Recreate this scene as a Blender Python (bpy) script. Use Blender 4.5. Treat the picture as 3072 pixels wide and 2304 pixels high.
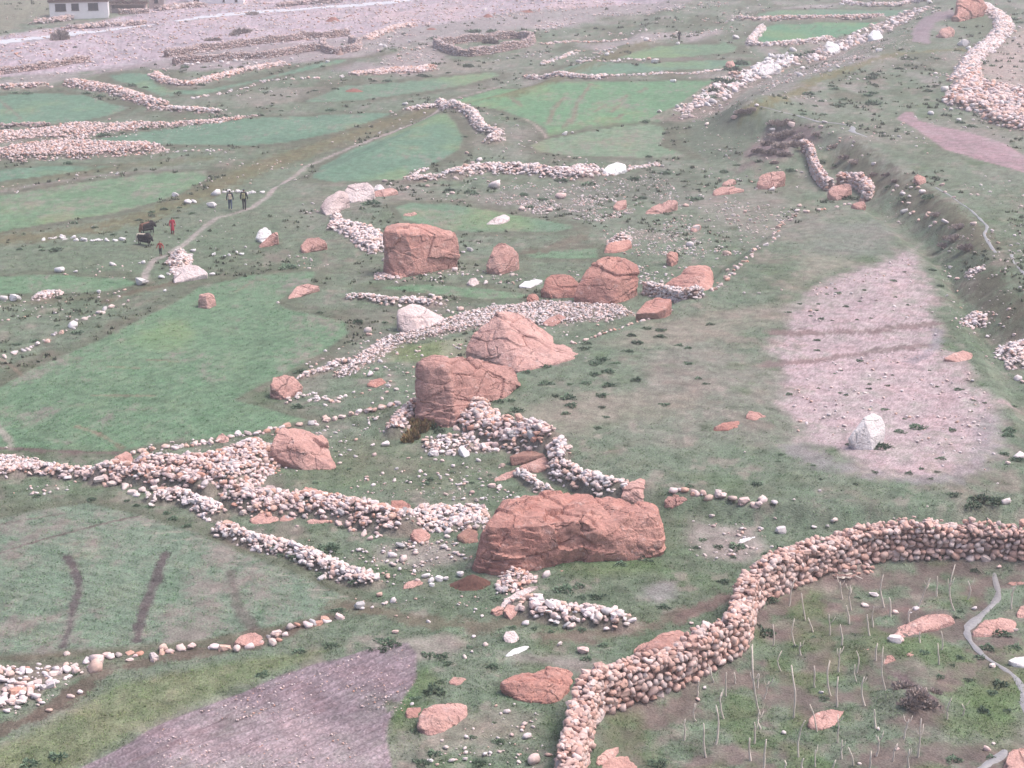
import bpy, bmesh, math
import numpy as np
from mathutils import Vector, Matrix, Euler

# ---------------------------------------------------------------- scene, camera, sky, sun
for o in list(bpy.data.objects):
    bpy.data.objects.remove(o)
scene = bpy.context.scene
COL = scene.collection
FPX, HCAM, PITCH = 5000.0, 30.4, math.radians(18.24)      # focal length in 3072-px units, eye height, tilt

cam_d = bpy.data.cameras.new('camera')
cam_d.sensor_width = 36.0
cam_d.lens = FPX / 3072 * 36.0
cam_d.clip_start = 0.5
cam_d.clip_end = 9000
cam = bpy.data.objects.new('camera', cam_d)
COL.objects.link(cam)
cam.location = (0, 0, HCAM)
cam.rotation_euler = (math.radians(90) - PITCH, 0, 0)
scene.camera = cam
scene.render.resolution_x, scene.render.resolution_y = 1024, 768

SUN_EL, SUN_AZ = math.radians(62), math.radians(82)       # azimuth measured from +Y towards +X
world = bpy.data.worlds.new('World')
scene.world = world
world.use_nodes = True
wn = world.node_tree.nodes
wl = world.node_tree.links
wn.clear()
sky = wn.new('ShaderNodeTexSky')
sky.sky_type = 'NISHITA'
sky.sun_disc = False
sky.sun_elevation = SUN_EL
sky.sun_rotation = SUN_AZ
sky.altitude = 0
sky.air_density = 0.9
sky.dust_density = 6.0
sky.ozone_density = 1.0
bgn = wn.new('ShaderNodeBackground')
bgn.inputs['Strength'].default_value = 0.15
won = wn.new('ShaderNodeOutputWorld')
wl.new(sky.outputs[0], bgn.inputs[0])
wl.new(bgn.outputs[0], won.inputs[0])

sun_d = bpy.data.lights.new('sun', 'SUN')
sun_d.energy = 1.1
sun_d.angle = math.radians(22)
sun_d.color = (1.0, 0.92, 0.92)
sun = bpy.data.objects.new('sun', sun_d)
COL.objects.link(sun)
sdir = Vector((math.sin(SUN_AZ) * math.cos(SUN_EL), math.cos(SUN_AZ) * math.cos(SUN_EL), math.sin(SUN_EL)))
sun.rotation_euler = sdir.to_track_quat('Z', 'Y').to_euler()
sun.location = sdir * 200
vs = scene.view_settings
vs.view_transform = 'Standard'
vs.look = 'None'
vs.gamma = 1.0
vs.exposure = 0.88
vs.use_curve_mapping = False

# ---------------------------------------------------------------- helpers
rng = np.random.default_rng(11)

def tag(o, label=None, cat=None, group=None, kind=None):
    if label: o['label'] = label
    if cat: o['category'] = cat
    if group: o['group'] = group
    if kind: o['kind'] = kind
    return o

def link(name, me, mat=None, parent=None):
    o = bpy.data.objects.new(name, me)
    COL.objects.link(o)
    if mat is not None and me is not None and len(me.materials) == 0:
        me.materials.append(mat)
    if parent is not None:
        o.parent = parent
    return o

def empty(name, loc=(0, 0, 0), rz=0.0):
    o = bpy.data.objects.new(name, None)
    COL.objects.link(o)
    o.location = loc
    o.rotation_euler = (0, 0, rz)
    o.empty_display_size = 0.2
    return o

def np_mesh(name, verts, faces, smooth=True):
    """verts (n,3), faces (m,k) of equal sided polygons"""
    me = bpy.data.meshes.new(name)
    verts = np.ascontiguousarray(verts, dtype=np.float32)
    faces = np.ascontiguousarray(faces, dtype=np.int32)
    m, k = faces.shape
    me.vertices.add(len(verts))
    me.vertices.foreach_set('co', verts.ravel())
    me.loops.add(m * k)
    me.loops.foreach_set('vertex_index', faces.ravel())
    me.polygons.add(m)
    me.polygons.foreach_set('loop_start', np.arange(0, m * k, k, dtype=np.int32))
    me.polygons.foreach_set('loop_total', np.full(m, k, dtype=np.int32))
    me.polygons.foreach_set('use_smooth', np.full(m, smooth, dtype=bool))
    me.update(calc_edges=True)
    return me

def py_mesh(name, verts, faces, smooth=False):
    me = bpy.data.meshes.new(name)
    me.from_pydata([tuple(v) for v in verts], [], faces)
    me.polygons.foreach_set('use_smooth', [smooth] * len(me.polygons))
    me.update()
    return me

# ---- value noise
def _h(ix, iy, iz):
    n = (ix * 374761393 + iy * 668265263 + iz * 2147483647 * 31 + 1013904223) & 0xFFFFFFFF
    n = ((n ^ (n >> 13)) * 1274126177) & 0xFFFFFFFF
    n = ((n ^ (n >> 16)) * 2246822519) & 0xFFFFFFFF
    return ((n ^ (n >> 15)) & 0xFFFFFF) / float(0xFFFFFF)

def vn3(x, y, z):
    x = np.asarray(x, float); y = np.asarray(y, float); z = np.asarray(z, float) + x * 0
    fx, fy, fz = np.floor(x), np.floor(y), np.floor(z)
    ix, iy, iz = fx.astype(np.int64), fy.astype(np.int64), fz.astype(np.int64)
    x, y, z = x - fx, y - fy, z - fz
    u, v, w = x * x * (3 - 2 * x), y * y * (3 - 2 * y), z * z * (3 - 2 * z)
    r = 0
    for dz in (0, 1):
        for dy in (0, 1):
            for dx in (0, 1):
                wt = (u if dx else 1 - u) * (v if dy else 1 - v) * (w if dz else 1 - w)
                r = r + wt * _h(ix + dx, iy + dy, iz + dz)
    return r * 2 - 1

def vn2(x, y, s=0):
    x = np.asarray(x, float); y = np.asarray(y, float)
    fx, fy = np.floor(x), np.floor(y)
    ix, iy = fx.astype(np.int64), fy.astype(np.int64)
    x, y = x - fx, y - fy
    u, v = x * x * (3 - 2 * x), y * y * (3 - 2 * y)
    sa = np.int64(s)
    a = _h(ix, iy, sa); b = _h(ix + 1, iy, sa); c = _h(ix, iy + 1, sa); d = _h(ix + 1, iy + 1, sa)
    return ((a * (1 - u) + b * u) * (1 - v) + (c * (1 - u) + d * u) * v) * 2 - 1

def fbm2(x, y, octv=4, s=0):
    r, a, t = 0, 1.0, 0
    for i in range(octv):
        r = r + a * vn2(x * 2 ** i, y * 2 ** i, s + i * 7); t += a; a *= 0.55
    return r / t

def fbm3(p, f, octv=4, seed=0):
    r, a, t = 0, 1.0, 0
    for i in range(octv):
        q = p * (f * 2 ** i) + seed * 13.7 + i * 5.3
        r = r + a * vn3(q[:, 0], q[:, 1], q[:, 2]); t += a; a *= 0.52
    return r / t

def sstep(a, b, x):
    t = np.clip((x - a) / (b - a), 0, 1)
    return t * t * (3 - 2 * t)

# ---- survey sheets: enlargements of the picture used to read off positions (origin, scale)
K = 1024 / 2212
SH = {'a': (960, 440, .3617), 'b': (1560, 640, .3165), 'c': (1100, 880, .3165), 'd': (1340, 1400, .3255),
      'e': (300, 1180, .3617), 'f': (1100, 1200, .3617), 'g': (400, 540, .1808), 'h': (120, 0, .226),
      'i': (500, 0, .2712), 'j': (1100, 0, .4973), 'k': (2100, 0, .4394), 'o': (0, 0, 3072 / 2212), 'p': (0, 0, 1)}
for _i in range(9):
    SH[_i] = ((_i % 3) * 1024, (_i // 3) * 768, K)

def px(sh, pts):
    ox, oy, k = SH[sh]
    a = np.array([(p[0], p[1]) for p in pts], float)
    return a * k + np.array([ox, oy])

def rays(p):
    p = np.atleast_2d(np.asarray(p, float))
    a, b = (p[:, 0] - 1536) / FPX, (p[:, 1] - 1152) / FPX
    c, s = math.cos(PITCH), math.sin(PITCH)
    return np.stack([a, c - b * s, -s - b * c], 1)

def at_z(p, z):
    d = rays(p)
    t = (z - HCAM) / d[:, 2]
    return np.stack([d[:, 0] * t, d[:, 1] * t], 1)

def at_Y(p, Y):
    d = rays(p)
    t = Y / d[:, 1]
    return np.stack([d[:, 0] * t, d[:, 1] * t, HCAM + d[:, 2] * t], 1)

def pscale(P):
    """photo pixels per metre at world points"""
    P = np.atleast_2d(P)
    dep = P[:, 1] * math.cos(PITCH) - (P[:, 2] - HCAM) * math.sin(PITCH)
    return FPX / dep

# ---- planar distance functions
def seg_d(X, Y, a, b):
    dx, dy = b[0] - a[0], b[1] - a[1]
    L2 = dx * dx + dy * dy + 1e-12
    t = np.clip(((X - a[0]) * dx + (Y - a[1]) * dy) / L2, 0, 1)
    return np.hypot(X - a[0] - t * dx, Y - a[1] - t * dy)

def line_d(X, Y, P):
    r = np.full(np.shape(X), 1e9)
    for i in range(len(P) - 1):
        r = np.minimum(r, seg_d(X, Y, P[i], P[i + 1]))
    return r

def poly_sd(X, Y, P):
    """signed distance, positive inside"""
    r = np.full(np.shape(X), 1e9)
    ins = np.zeros(np.shape(X), bool)
    n = len(P)
    for i in range(n):
        a, b = P[i], P[(i + 1) % n]
        r = np.minimum(r, seg_d(X, Y, a, b))
        if a[1] != b[1]:
            c = ((a[1] > Y) != (b[1] > Y)) & (X < (b[0] - a[0]) * (Y - a[1]) / (b[1] - a[1]) + a[0])
            ins ^= c
    return np.where(ins, r, -r)

# ---------------------------------------------------------------- terrain height
PLATEAU = at_z(np.array([(3200, 960), (3072, 880), (2990, 760), (2930, 680), (2830, 590), (2680, 480), (2560, 410), (2420, 360), (2250, 335),
                (2330, 275), (2480, 220), (2640, 170), (2760, 115), (2860, 40), (2900, -60), (4200, -60), (4200, 960)], float), 2.2)
TERRACE = at_z(np.array([(1460, 1230), (1500, 1150), (1740, 1030), (1930, 955), (2100, 880), (2200, 800), (2340, 690), (2560, 600), (2800, 800),
                (3000, 1200), (3200, 1500), (2700, 1530), (2300, 1515), (1950, 1470), (1800, 1430), (1650, 1340)], float), 0.7)
LOWLEFT = at_z(np.array([(1900, 120), (1600, 265), (1330, 335), (1180, 420), (900, 540), (700, 600), (420, 690), (200, 730), (0, 765),
                (-900, 800), (-2500, -100), (2100, -100)], float), -0.5)
ORCHARD = at_z(np.array([(1780, 2330), (1800, 2150), (2070, 2050), (2230, 1980), (2250, 1850), (2310, 1790), (2460, 1730), (2630, 1690),
                (3100, 1690), (3600, 1800), (3600, 2700), (1740, 2700)], float), -0.4)

def height_exact(X, Y):
    w = 4.2 + 7.5 * sstep(165, 235, Y) + 1.2 * fbm2(X / 4., Y / 4., 3, 61)
    pl = sstep(0, 1, (poly_sd(X, Y, PLATEAU) + w) / w)
    te = sstep(-1.3, 0.2, poly_sd(X, Y, TERRACE))
    lo = sstep(-1.5, 2.5, poly_sd(X, Y, LOWLEFT))
    orc = sstep(-0.6, 1.2, poly_sd(X, Y, ORCHARD))
    z = np.maximum(2.2 * pl, 0.7 * te) - 1.0 * lo - 0.55 * orc
    z = z + 0.28 * fbm2(X / 23., Y / 23., 3, 3) + 0.14 * fbm2(X / 6., Y / 6., 3, 9)
    # hillside rising on the far right behind the rubble
    z = z + 0.10 * np.clip(poly_sd(X, Y, PLATEAU) - 26, 0, 120)
    # brush covered mound at the end of the bank, hummocks in the walled plot
    for (mx, my, rx, ry, hh) in BUMPS:
        z = z + hh * np.exp(-(((X - mx) / rx) ** 2 + ((Y - my) / ry) ** 2))
    return z

BUMPS = []
def bump(sh, x, y, rx, ry, hh, z0=0.0):
    q = at_z(px(sh, [(x, y)]), z0)[0]
    BUMPS.append((q[0], q[1], rx, ry, hh))
bump(2, 660, 985, 4.2, 4.5, 1.7, 0.8)
bump(2, 470, 760, 5.0, 5.0, 0.9, 1.0)
bump(8, 1480, 1260, 1.2, 1.1, 0.75, -0.4)
bump(8, 600, 640, 1.6, 1.2, 0.35, -0.4)
bump(8, 1250, 880, 2.4, 1.4, 0.35, -0.4)
bump(4, 350, 980, 2.5, 3.0, 0.35, 0)
bump('f', 900, 330, 2.0, 2.4, 0.3, 0)
bump(1, 260, 1400, 4.0, 5.0, 0.8, 0)
bump('d', 1000, 700, 4.0, 4.0, 0.3, 0)

RX0, RX1, RY0, RY1, RS = -150.0, 170.0, 20.0, 470.0, 0.5
_gx = np.arange(RX0, RX1 + RS, RS)
_gy = np.arange(RY0, RY1 + RS, RS)
_GX, _GY = np.meshgrid(_gx, _gy)
HR = height_exact(_GX, _GY)

def height(X, Y):
    X = np.asarray(X, float); Y = np.asarray(Y, float)
    fx = np.clip((X - RX0) / RS, 0, len(_gx) - 1.001)
    fy = np.clip((Y - RY0) / RS, 0, len(_gy) - 1.001)
    ix, iy = fx.astype(int), fy.astype(int)
    u, v = fx - ix, fy - iy
    return ((HR[iy, ix] * (1 - u) + HR[iy, ix + 1] * u) * (1 - v) + (HR[iy + 1, ix] * (1 - u) + HR[iy + 1, ix + 1] * u) * v)

def ground_px(p):
    """where the sight line through a picture point first meets the terrain"""
    d = rays(p)
    out = np.zeros((len(d), 3))
    t = np.concatenate([np.arange(35, 200, 0.4), np.arange(200, 460, 0.8)])
    for i, r in enumerate(d):
        tt = t / r[1]
        X, Y, Z = r[0] * tt, r[1] * tt, HCAM + r[2] * tt
        df = Z - height(X, Y)
        k = np.argmax(df < 0)
        if df[k] >= 0:
            k = len(tt) - 1
        a = df[k - 1] / (df[k - 1] - df[k] + 1e-9)
        s = tt[k - 1] + a * (tt[k] - tt[k - 1])
        out[i] = (r[0] * s, r[1] * s, HCAM + r[2] * s)
    return out

def G(sh, pts):
    return ground_px(px(sh, pts))

# ---------------------------------------------------------------- materials
def nodes_mat(name, rough=0.9, spec=0.15):
    m = bpy.data.materials.new(name)
    m.use_nodes = True
    nt = m.node_tree
    b = nt.nodes['Principled BSDF']
    b.inputs['Roughness'].default_value = rough
    b.inputs['Specular IOR Level'].default_value = spec
    return m, nt, b

def N(nt, typ, **kw):
    n = nt.nodes.new(typ)
    for k, v in kw.items():
        if hasattr(n, k):
            setattr(n, k, v)
        else:
            n.inputs[k].default_value = v
    return n

def mixc(nt, fac, a, b, mode='MIX'):
    n = nt.nodes.new('ShaderNodeMix')
    n.data_type = 'RGBA'
    n.blend_type = mode
    for sock, v in ((n.inputs[0], fac), (n.inputs[6], a), (n.inputs[7], b)):
        if isinstance(v, bpy.types.NodeSocket):
            nt.links.new(v, sock)
        elif isinstance(v, (int, float)):
            sock.default_value = v
        else:
            sock.default_value = (*v, 1)
    return n.outputs[2]

def ramp(nt, fac, stops, interp='LINEAR'):
    r = nt.nodes.new('ShaderNodeValToRGB')
    r.color_ramp.interpolation = interp
    el = r.color_ramp.elements
    while len(el) < len(stops):
        el.new(0.5)
    for e, (p, c) in zip(el, stops):
        e.position = p
        e.color = (*c, 1) if len(c) == 3 else c
    nt.links.new(fac, r.inputs[0])
    return r.outputs[0]

def noise(nt, vec, scale, detail=4, rough=0.6):
    n = nt.nodes.new('ShaderNodeTexNoise')
    n.inputs['Scale'].default_value = scale
    n.inputs['Detail'].default_value = detail
    n.inputs['Roughness'].default_value = rough
    nt.links.new(vec, n.inputs['Vector'])
    return n.outputs['Fac']

def g3(v):
    return (v, v, v)

def bumpn(nt, b, h, strength, dist):
    n = nt.nodes.new('ShaderNodeBump')
    n.inputs['Strength'].default_value = strength
    n.inputs['Distance'].default_value = dist
    nt.links.new(h, n.inputs['Height'])
    nt.links.new(n.outputs[0], b.inputs['Normal'])

def mat_ground():
    m, nt, b = nodes_mat('turf_and_soil', 0.95, 0.08)
    geo = nt.nodes.new('ShaderNodeNewGeometry')
    at = nt.nodes.new('ShaderNodeAttribute')
    at.attribute_name = 'col'
    n1 = noise(nt, geo.outputs['Position'], 1.3, 6, 0.65)
    n2 = noise(nt, geo.outputs['Position'], 11.0, 3, 0.6)
    n0 = noise(nt, geo.outputs['Position'], 0.45, 9, 0.72)
    m1 = ramp(nt, n1, [(0.28, g3(0.66)), (0.5, g3(1.0)), (0.72, g3(1.3))])
    m2 = ramp(nt, n2, [(0.25, g3(0.62)), (0.5, g3(1.0)), (0.8, g3(1.42))])
    hue = ramp(nt, n0, [(0.36, (1.08, 1.0, .99)), (0.5, (1, 1, 1)), (0.64, (.90, .99, .92))])
    c = mixc(nt, 1.0, at.outputs['Color'], hue, 'MULTIPLY')
    c = mixc(nt, 1.0, c, m1, 'MULTIPLY')
    c = mixc(nt, 1.0, c, m2, 'MULTIPLY')
    nt.links.new(c, b.inputs['Base Color'])
    bumpn(nt, b, n2, 0.7, 0.08)
    return m

def mat_stone(name, stops, vein=0.25):
    m, nt, b = nodes_mat(name, 0.85, 0.2)
    oi = nt.nodes.new('ShaderNodeObjectInfo')
    geo = nt.nodes.new('ShaderNodeNewGeometry')
    ad = N(nt, 'ShaderNodeMath', operation='ADD')
    nt.links.new(oi.outputs['Random'], ad.inputs[0])
    nt.links.new(geo.outputs['Random Per Island'], ad.inputs[1])
    fr = N(nt, 'ShaderNodeMath', operation='FRACT')
    nt.links.new(ad.outputs[0], fr.inputs[0])
    c = ramp(nt, fr.outputs[0], stops, 'LINEAR')
    n1 = noise(nt, geo.outputs['Position'], 7.0, 5, 0.65)
    c = mixc(nt, 1.0, c, ramp(nt, n1, [(0.25, g3(1 - vein)), (0.7, g3(1 + vein * 0.6))]), 'MULTIPLY')
    nt.links.new(c, b.inputs['Base Color'])
    bumpn(nt, b, n1, 0.5, 0.03)
    return m

def mat_rock(name, base, light, dark, vein, veinamt=0.35, strata=0.0):
    m, nt, b = nodes_mat(name, 0.9, 0.15)
    geo = nt.nodes.new('ShaderNodeNewGeometry')
    pos = geo.outputs['Position']
    n1 = noise(nt, pos, 0.55, 6, 0.62)
    n2 = noise(nt, pos, 2.3, 6, 0.7)
    n3 = noise(nt, pos, 9.0, 4, 0.7)
    mp = nt.nodes.new('ShaderNodeMapping')
    mp.inputs['Scale'].default_value = (0.5, 0.5, 3.0)
    mp.inputs['Rotation'].default_value = (0.12, 0.2, 0)
    nt.links.new(pos, mp.inputs['Vector'])
    n4 = noise(nt, mp.outputs[0], 1.6, 5, 0.6)
    c = mixc(nt, ramp(nt, n1, [(0.38, g3(0)), (0.62, g3(1))]), base, light)
    c = mixc(nt, ramp(nt, n4, [(0.50, g3(0)), (0.68, g3(0.75))]), c, dark)
    c = mixc(nt, ramp(nt, n2, [(0.56, g3(0)), (0.72, g3(veinamt))]), c, vein)
    c = mixc(nt, 1.0, c, ramp(nt, n3, [(0.25, g3(0.72)), (0.75, g3(1.22))]), 'MULTIPLY')
    mv = nt.nodes.new('ShaderNodeMapping'); mv.inputs['Scale'].default_value = (1.6, 1.6, .22)
    nt.links.new(pos, mv.inputs['Vector'])
    c = mixc(nt, ramp(nt, noise(nt, mv.outputs[0], 1.3, 5, .65), [(.52, g3(0)), (.66, g3(.5))]), c, tuple(x * .8 for x in dark))
    oi = nt.nodes.new('ShaderNodeObjectInfo')
    c = mixc(nt, 1.0, c, ramp(nt, oi.outputs['Random'], [(0, (.86, .82, .82)), (.5, (1, 1, 1)), (1, (1.08, 1.12, 1.14))]), 'MULTIPLY')
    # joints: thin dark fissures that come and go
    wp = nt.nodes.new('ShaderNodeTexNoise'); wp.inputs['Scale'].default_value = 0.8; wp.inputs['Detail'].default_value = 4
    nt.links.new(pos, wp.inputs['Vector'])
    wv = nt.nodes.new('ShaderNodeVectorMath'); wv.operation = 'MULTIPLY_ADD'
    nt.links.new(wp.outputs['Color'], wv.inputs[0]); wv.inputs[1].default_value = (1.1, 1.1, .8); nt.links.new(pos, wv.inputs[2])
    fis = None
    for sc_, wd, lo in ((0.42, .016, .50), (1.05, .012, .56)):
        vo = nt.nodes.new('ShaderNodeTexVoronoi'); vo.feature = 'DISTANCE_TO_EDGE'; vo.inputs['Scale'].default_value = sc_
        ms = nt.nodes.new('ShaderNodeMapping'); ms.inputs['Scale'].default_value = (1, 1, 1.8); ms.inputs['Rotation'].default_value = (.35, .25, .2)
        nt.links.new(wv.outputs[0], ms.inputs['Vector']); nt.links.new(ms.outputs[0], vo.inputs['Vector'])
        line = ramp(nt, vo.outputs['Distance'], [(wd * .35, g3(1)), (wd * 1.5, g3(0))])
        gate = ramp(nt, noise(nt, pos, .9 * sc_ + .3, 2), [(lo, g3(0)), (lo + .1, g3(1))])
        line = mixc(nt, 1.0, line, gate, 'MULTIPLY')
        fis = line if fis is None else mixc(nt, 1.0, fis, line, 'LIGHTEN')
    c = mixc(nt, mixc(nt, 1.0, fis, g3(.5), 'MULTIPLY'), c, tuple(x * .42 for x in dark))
    nt.links.new(c, b.inputs['Base Color'])
    ad = N(nt, 'ShaderNodeMath', operation='ADD')
    nt.links.new(n2, ad.inputs[0]); nt.links.new(n3, ad.inputs[1])
    sb = N(nt, 'ShaderNodeMath', operation='SUBTRACT')
    nt.links.new(ad.outputs[0], sb.inputs[0]); nt.links.new(fis, sb.inputs[1])
    bumpn(nt, b, sb.outputs[0], 0.8, 0.14)
    return m

def mat_plain(name, c, var=0.2, scale=6.0, rough=0.9, spec=0.15):
    m, nt, b = nodes_mat(name, rough, spec)
    geo = nt.nodes.new('ShaderNodeNewGeometry')
    n1 = noise(nt, geo.outputs['Position'], scale, 4, 0.65)
    cc = mixc(nt, 1.0, c, ramp(nt, n1, [(0.25, g3(1 - var)), (0.75, g3(1 + var))]), 'MULTIPLY')
    nt.links.new(cc, b.inputs['Base Color'])
    return m

def mat_leaf(name, a, bcol):
    m, nt, b = nodes_mat(name, 0.8, 0.1)
    oi = nt.nodes.new('ShaderNodeObjectInfo')
    geo = nt.nodes.new('ShaderNodeNewGeometry')
    c = mixc(nt, geo.outputs['Random Per Island'], a, bcol)
    c = mixc(nt, 1.0, c, ramp(nt, oi.outputs['Random'], [(0, g3(0.7)), (1, g3(1.35))]), 'MULTIPLY')
    nt.links.new(c, b.inputs['Base Color'])
    return m

M = {}
M['ground'] = mat_ground()
PALE, PINK, TAN, RUST, GREY, DGREY = (.63, .56, .57), (.57, .42, .40), (.52, .35, .29), (.46, .245, .19), (.40, .39, .40), (.20, .20, .22)
M['pale'] = mat_stone('pale_cobble', [(0, PALE), (.35, (.60, .50, .47)), (.55, PINK), (.70, TAN), (.76, GREY), (.86, PALE), (1, PALE)])
M['mixed'] = mat_stone('mixed_cobble', [(0, PALE), (.25, PINK), (.42, (.58, .47, .44)), (.58, TAN), (.72, RUST), (.80, GREY), (.9, PINK), (1, PALE)])
M['tan'] = mat_stone('tan_wall_stone', [(0, (.50, .37, .34)), (.2, (.53, .36, .315)), (.4, (.47, .285, .235)), (.56, (.60, .47, .445)), (.7, (.40, .245, .21)), (.84, (.44, .36, .345)), (1, (.62, .50, .48))])
M['white'] = mat_stone('white_granite', [(0, (.68, .65, .66)), (.6, (.62, .58, .59)), (1, (.67, .62, .61))], 0.3)
M['dim'] = mat_stone('weathered_wall_stone', [(0, PINK), (.25, (.34, .26, .25)), (.5, (.45, .33, .29)), (.7, (.26, .21, .22)), (.85, (.40, .34, .34)), (1, PALE)])
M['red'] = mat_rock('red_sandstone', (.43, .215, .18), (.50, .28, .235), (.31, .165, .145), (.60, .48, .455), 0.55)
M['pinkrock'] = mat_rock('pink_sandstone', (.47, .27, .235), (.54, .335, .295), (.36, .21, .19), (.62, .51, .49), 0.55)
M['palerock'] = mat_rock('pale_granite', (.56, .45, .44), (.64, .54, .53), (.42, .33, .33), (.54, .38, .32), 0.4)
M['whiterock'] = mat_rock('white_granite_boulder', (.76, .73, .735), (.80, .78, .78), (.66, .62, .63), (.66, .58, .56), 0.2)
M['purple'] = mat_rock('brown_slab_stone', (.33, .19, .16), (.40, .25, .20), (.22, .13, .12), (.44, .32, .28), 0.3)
M['core'] = mat_plain('packed_rubble_core', (.24, .165, .145), 0.3, 9)
M['leaf'] = mat_leaf('low_shrub_leaf', (.145, .205, .135), (.095, .145, .10))
M['scrub'] = mat_leaf('thin_scrub_leaf', (.165, .205, .135), (.125, .135, .095))
M['brush'] = mat_leaf('dry_brush', (.33, .27, .255), (.25, .215, .19))
M['rustgrass'] = mat_leaf('rusty_dry_grass', (.30, .17, .09), (.20, .19, .08))
M['twig'] = mat_plain('bare_bark', (.60, .53, .47), 0.2, 20)
M['dung'] = mat_plain('dark_dung', (.105, .055, .045), 0.5, 8)
M['redearth'] = mat_plain('red_earth_heap', (.22, .10, .08), 0.35, 2.5)
# ---------------------------------------------------------------- rubble walls, rows and heaps (read off the sheets)
WALLS = []
def W(mode, label, segs, w, h, s, mat, cover=1.0, name=None, cat=None):
    pts = np.concatenate([px(sh, p) for sh, p in segs])
    WALLS.append(dict(mode=mode, label=label, px=pts, w=w, h=h, s=s, mat=mat, cover=cover,
                      name=name or {'wall': 'stone_wall', 'heap': 'rubble_wall', 'poly': 'stone_heap', 'row': 'stone_row'}[mode],
                      cat=cat or {'wall': 'stone wall', 'heap': 'stone wall', 'poly': 'stone heap', 'row': 'stone row'}[mode]))

W('wall', 'tall tan dry stone wall winding around the plot of bare saplings',
  [(7, [(1440, 2150), (1470, 1900), (1500, 1680), (1545, 1480), (1590, 1350), (1660, 1300), (1800, 1262), (2000, 1205), (2190, 1120)]),
   (8, [(120, 1035), (320, 935), (375, 850), (400, 700), (440, 605), (560, 535), (700, 475), (880, 405), (1050, 352), (1250, 308), (1600, 296), (1900, 297), (2212, 310), (2420, 318), (2700, 330), (2950, 360)])],
  0.75, 1.28, (.20, .42), 'tan')
W('poly', 'small heap of fallen stones at the foot of the tan wall',
  [(8, [(960, 385), (1060, 330), (1180, 330), (1240, 380), (1120, 395)])], 0, .4, (.18, .34), 'tan')
W('heap', 'cobble wall face running left from the rubble triangle beside the layered round boulder',
  [('e', [(10, 720), (160, 700), (330, 735), (560, 755), (720, 762), (870, 830)])], 1.2, .85, (.18, .40), 'mixed', 1.2)
W('heap', 'straggling low cobble wall at the left edge below the big green field',
  [(3, [(-80, 1430), (100, 1425), (220, 1400), (400, 1415), (560, 1425), (650, 1440)])], .9, .4, (.16, .36), 'mixed', .9)
W('poly', 'wide triangular heap of pinkish rubble leaning on the layered round boulder',
  [('e', [(250, 570), (480, 575), (700, 570), (900, 560), (1100, 485), (1300, 430), (1420, 430), (1440, 540), (1510, 615), (1390, 690), (1270, 790), (1160, 870), (960, 835), (860, 800), (620, 730), (360, 720), (180, 690)])], 0, .8, (.16, .36), 'mixed', 1.25)
W('heap', 'thick cobble ridge running right from the two pale upright boulders',
  [('e', [(1160, 900), (1350, 950), (1520, 960), (1750, 960), (1950, 980), (2150, 1030)]), ('f', [(140, 1040), (300, 1060)])], 2.0, .8, (.16, .40), 'mixed', 1.15)
W('poly', 'spill of white cobbles beside the left end of the giant flat topped boulder',
  [('f', [(330, 960), (450, 890), (700, 900), (900, 890), (1020, 930), (990, 1050), (900, 1090), (700, 1095), (520, 1085), (250, 1085), (160, 1010)])], 0, .25, (.12, .34), 'pale', 1.0)
W('row', 'line of single pale stones leading left from the lower cobble wall',
  [('e', [(0, 755), (90, 765), (150, 745), (200, 785), (270, 830), (350, 805), (440, 800), (500, 800)])], .3, 0, (.26, .55), 'pale')
W('heap', 'curving white cobble wall below the triangular rubble heap',
  [('e', [(460, 885), (560, 890), (620, 850), (700, 900), (800, 930), (900, 960), (960, 1020)])], 1.1, .45, (.16, .36), 'pale', 1.1)
W('heap', 'lower white cobble wall descending towards the striped grey green field corner',
  [('e', [(1020, 1140), (1120, 1190), (1200, 1225), (1450, 1290), (1650, 1340), (1800, 1410), (2000, 1500), (2130, 1570)]), (7, [(100, 430), (190, 470)])], 1.05, .42, (.14, .34), 'pale', 1.15)
W('row', 'single file row of round stones along the lower edge of the big green field',
  [('e', [(280, 505), (345, 485), (430, 475), (530, 450), (620, 462), (720, 440), (800, 428), (860, 412), (920, 418), (1010, 392), (1090, 360), (1145, 345), (1220, 340), (1300, 335), (1380, 322), (1450, 292), (1550, 272), (1650, 268), (1750, 260), (1800, 262), (1880, 230), (1950, 215), (2010, 205), (2080, 185), (2150, 160)]),
   ('f', [(10, 95), (65, 85), (130, 55), (190, 48), (255, 38)])], .35, 0, (.24, .46), 'mixed')
W('heap', 'broad cobble wall descending from the tall red slab to the brown beam stones',
  [('f', [(850, 60), (860, 150), (920, 230), (1010, 290), (1150, 300), (1320, 330), (1480, 345)])], 1.9, .85, (.18, .46), 'mixed', 1.15)
W('poly', 'loose fan of cobbles spilled at the foot of the tall red slab',
  [('f', [(430, 390), (500, 320), (640, 300), (800, 270), (950, 380), (1080, 410), (1000, 440), (860, 440), (700, 460), (540, 450)])], 0, .08, (.12, .36), 'pale', .55)
W('heap', 'short leaning cobble bank on the left flank of the tall red slab',
  [('f', [(225, 290), (270, 210), (340, 140), (420, 80)])], 1.0, .6, (.16, .32), 'mixed', 1.2)
W('heap', 'pale cobble wall from the beam stones down to the upright tan boulder',
  [('f', [(1580, 400), (1600, 470), (1560, 560), (1650, 640), (1850, 710), (2000, 765), (2110, 770)])], .95, .5, (.18, .42), 'pale', 1.1)
W('heap', 'short white cobble spur above the giant flat topped boulder',
  [('f', [(1270, 620), (1350, 690), (1410, 740), (1500, 785)])], .6, .35, (.16, .38), 'pale', 1.1)
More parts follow.
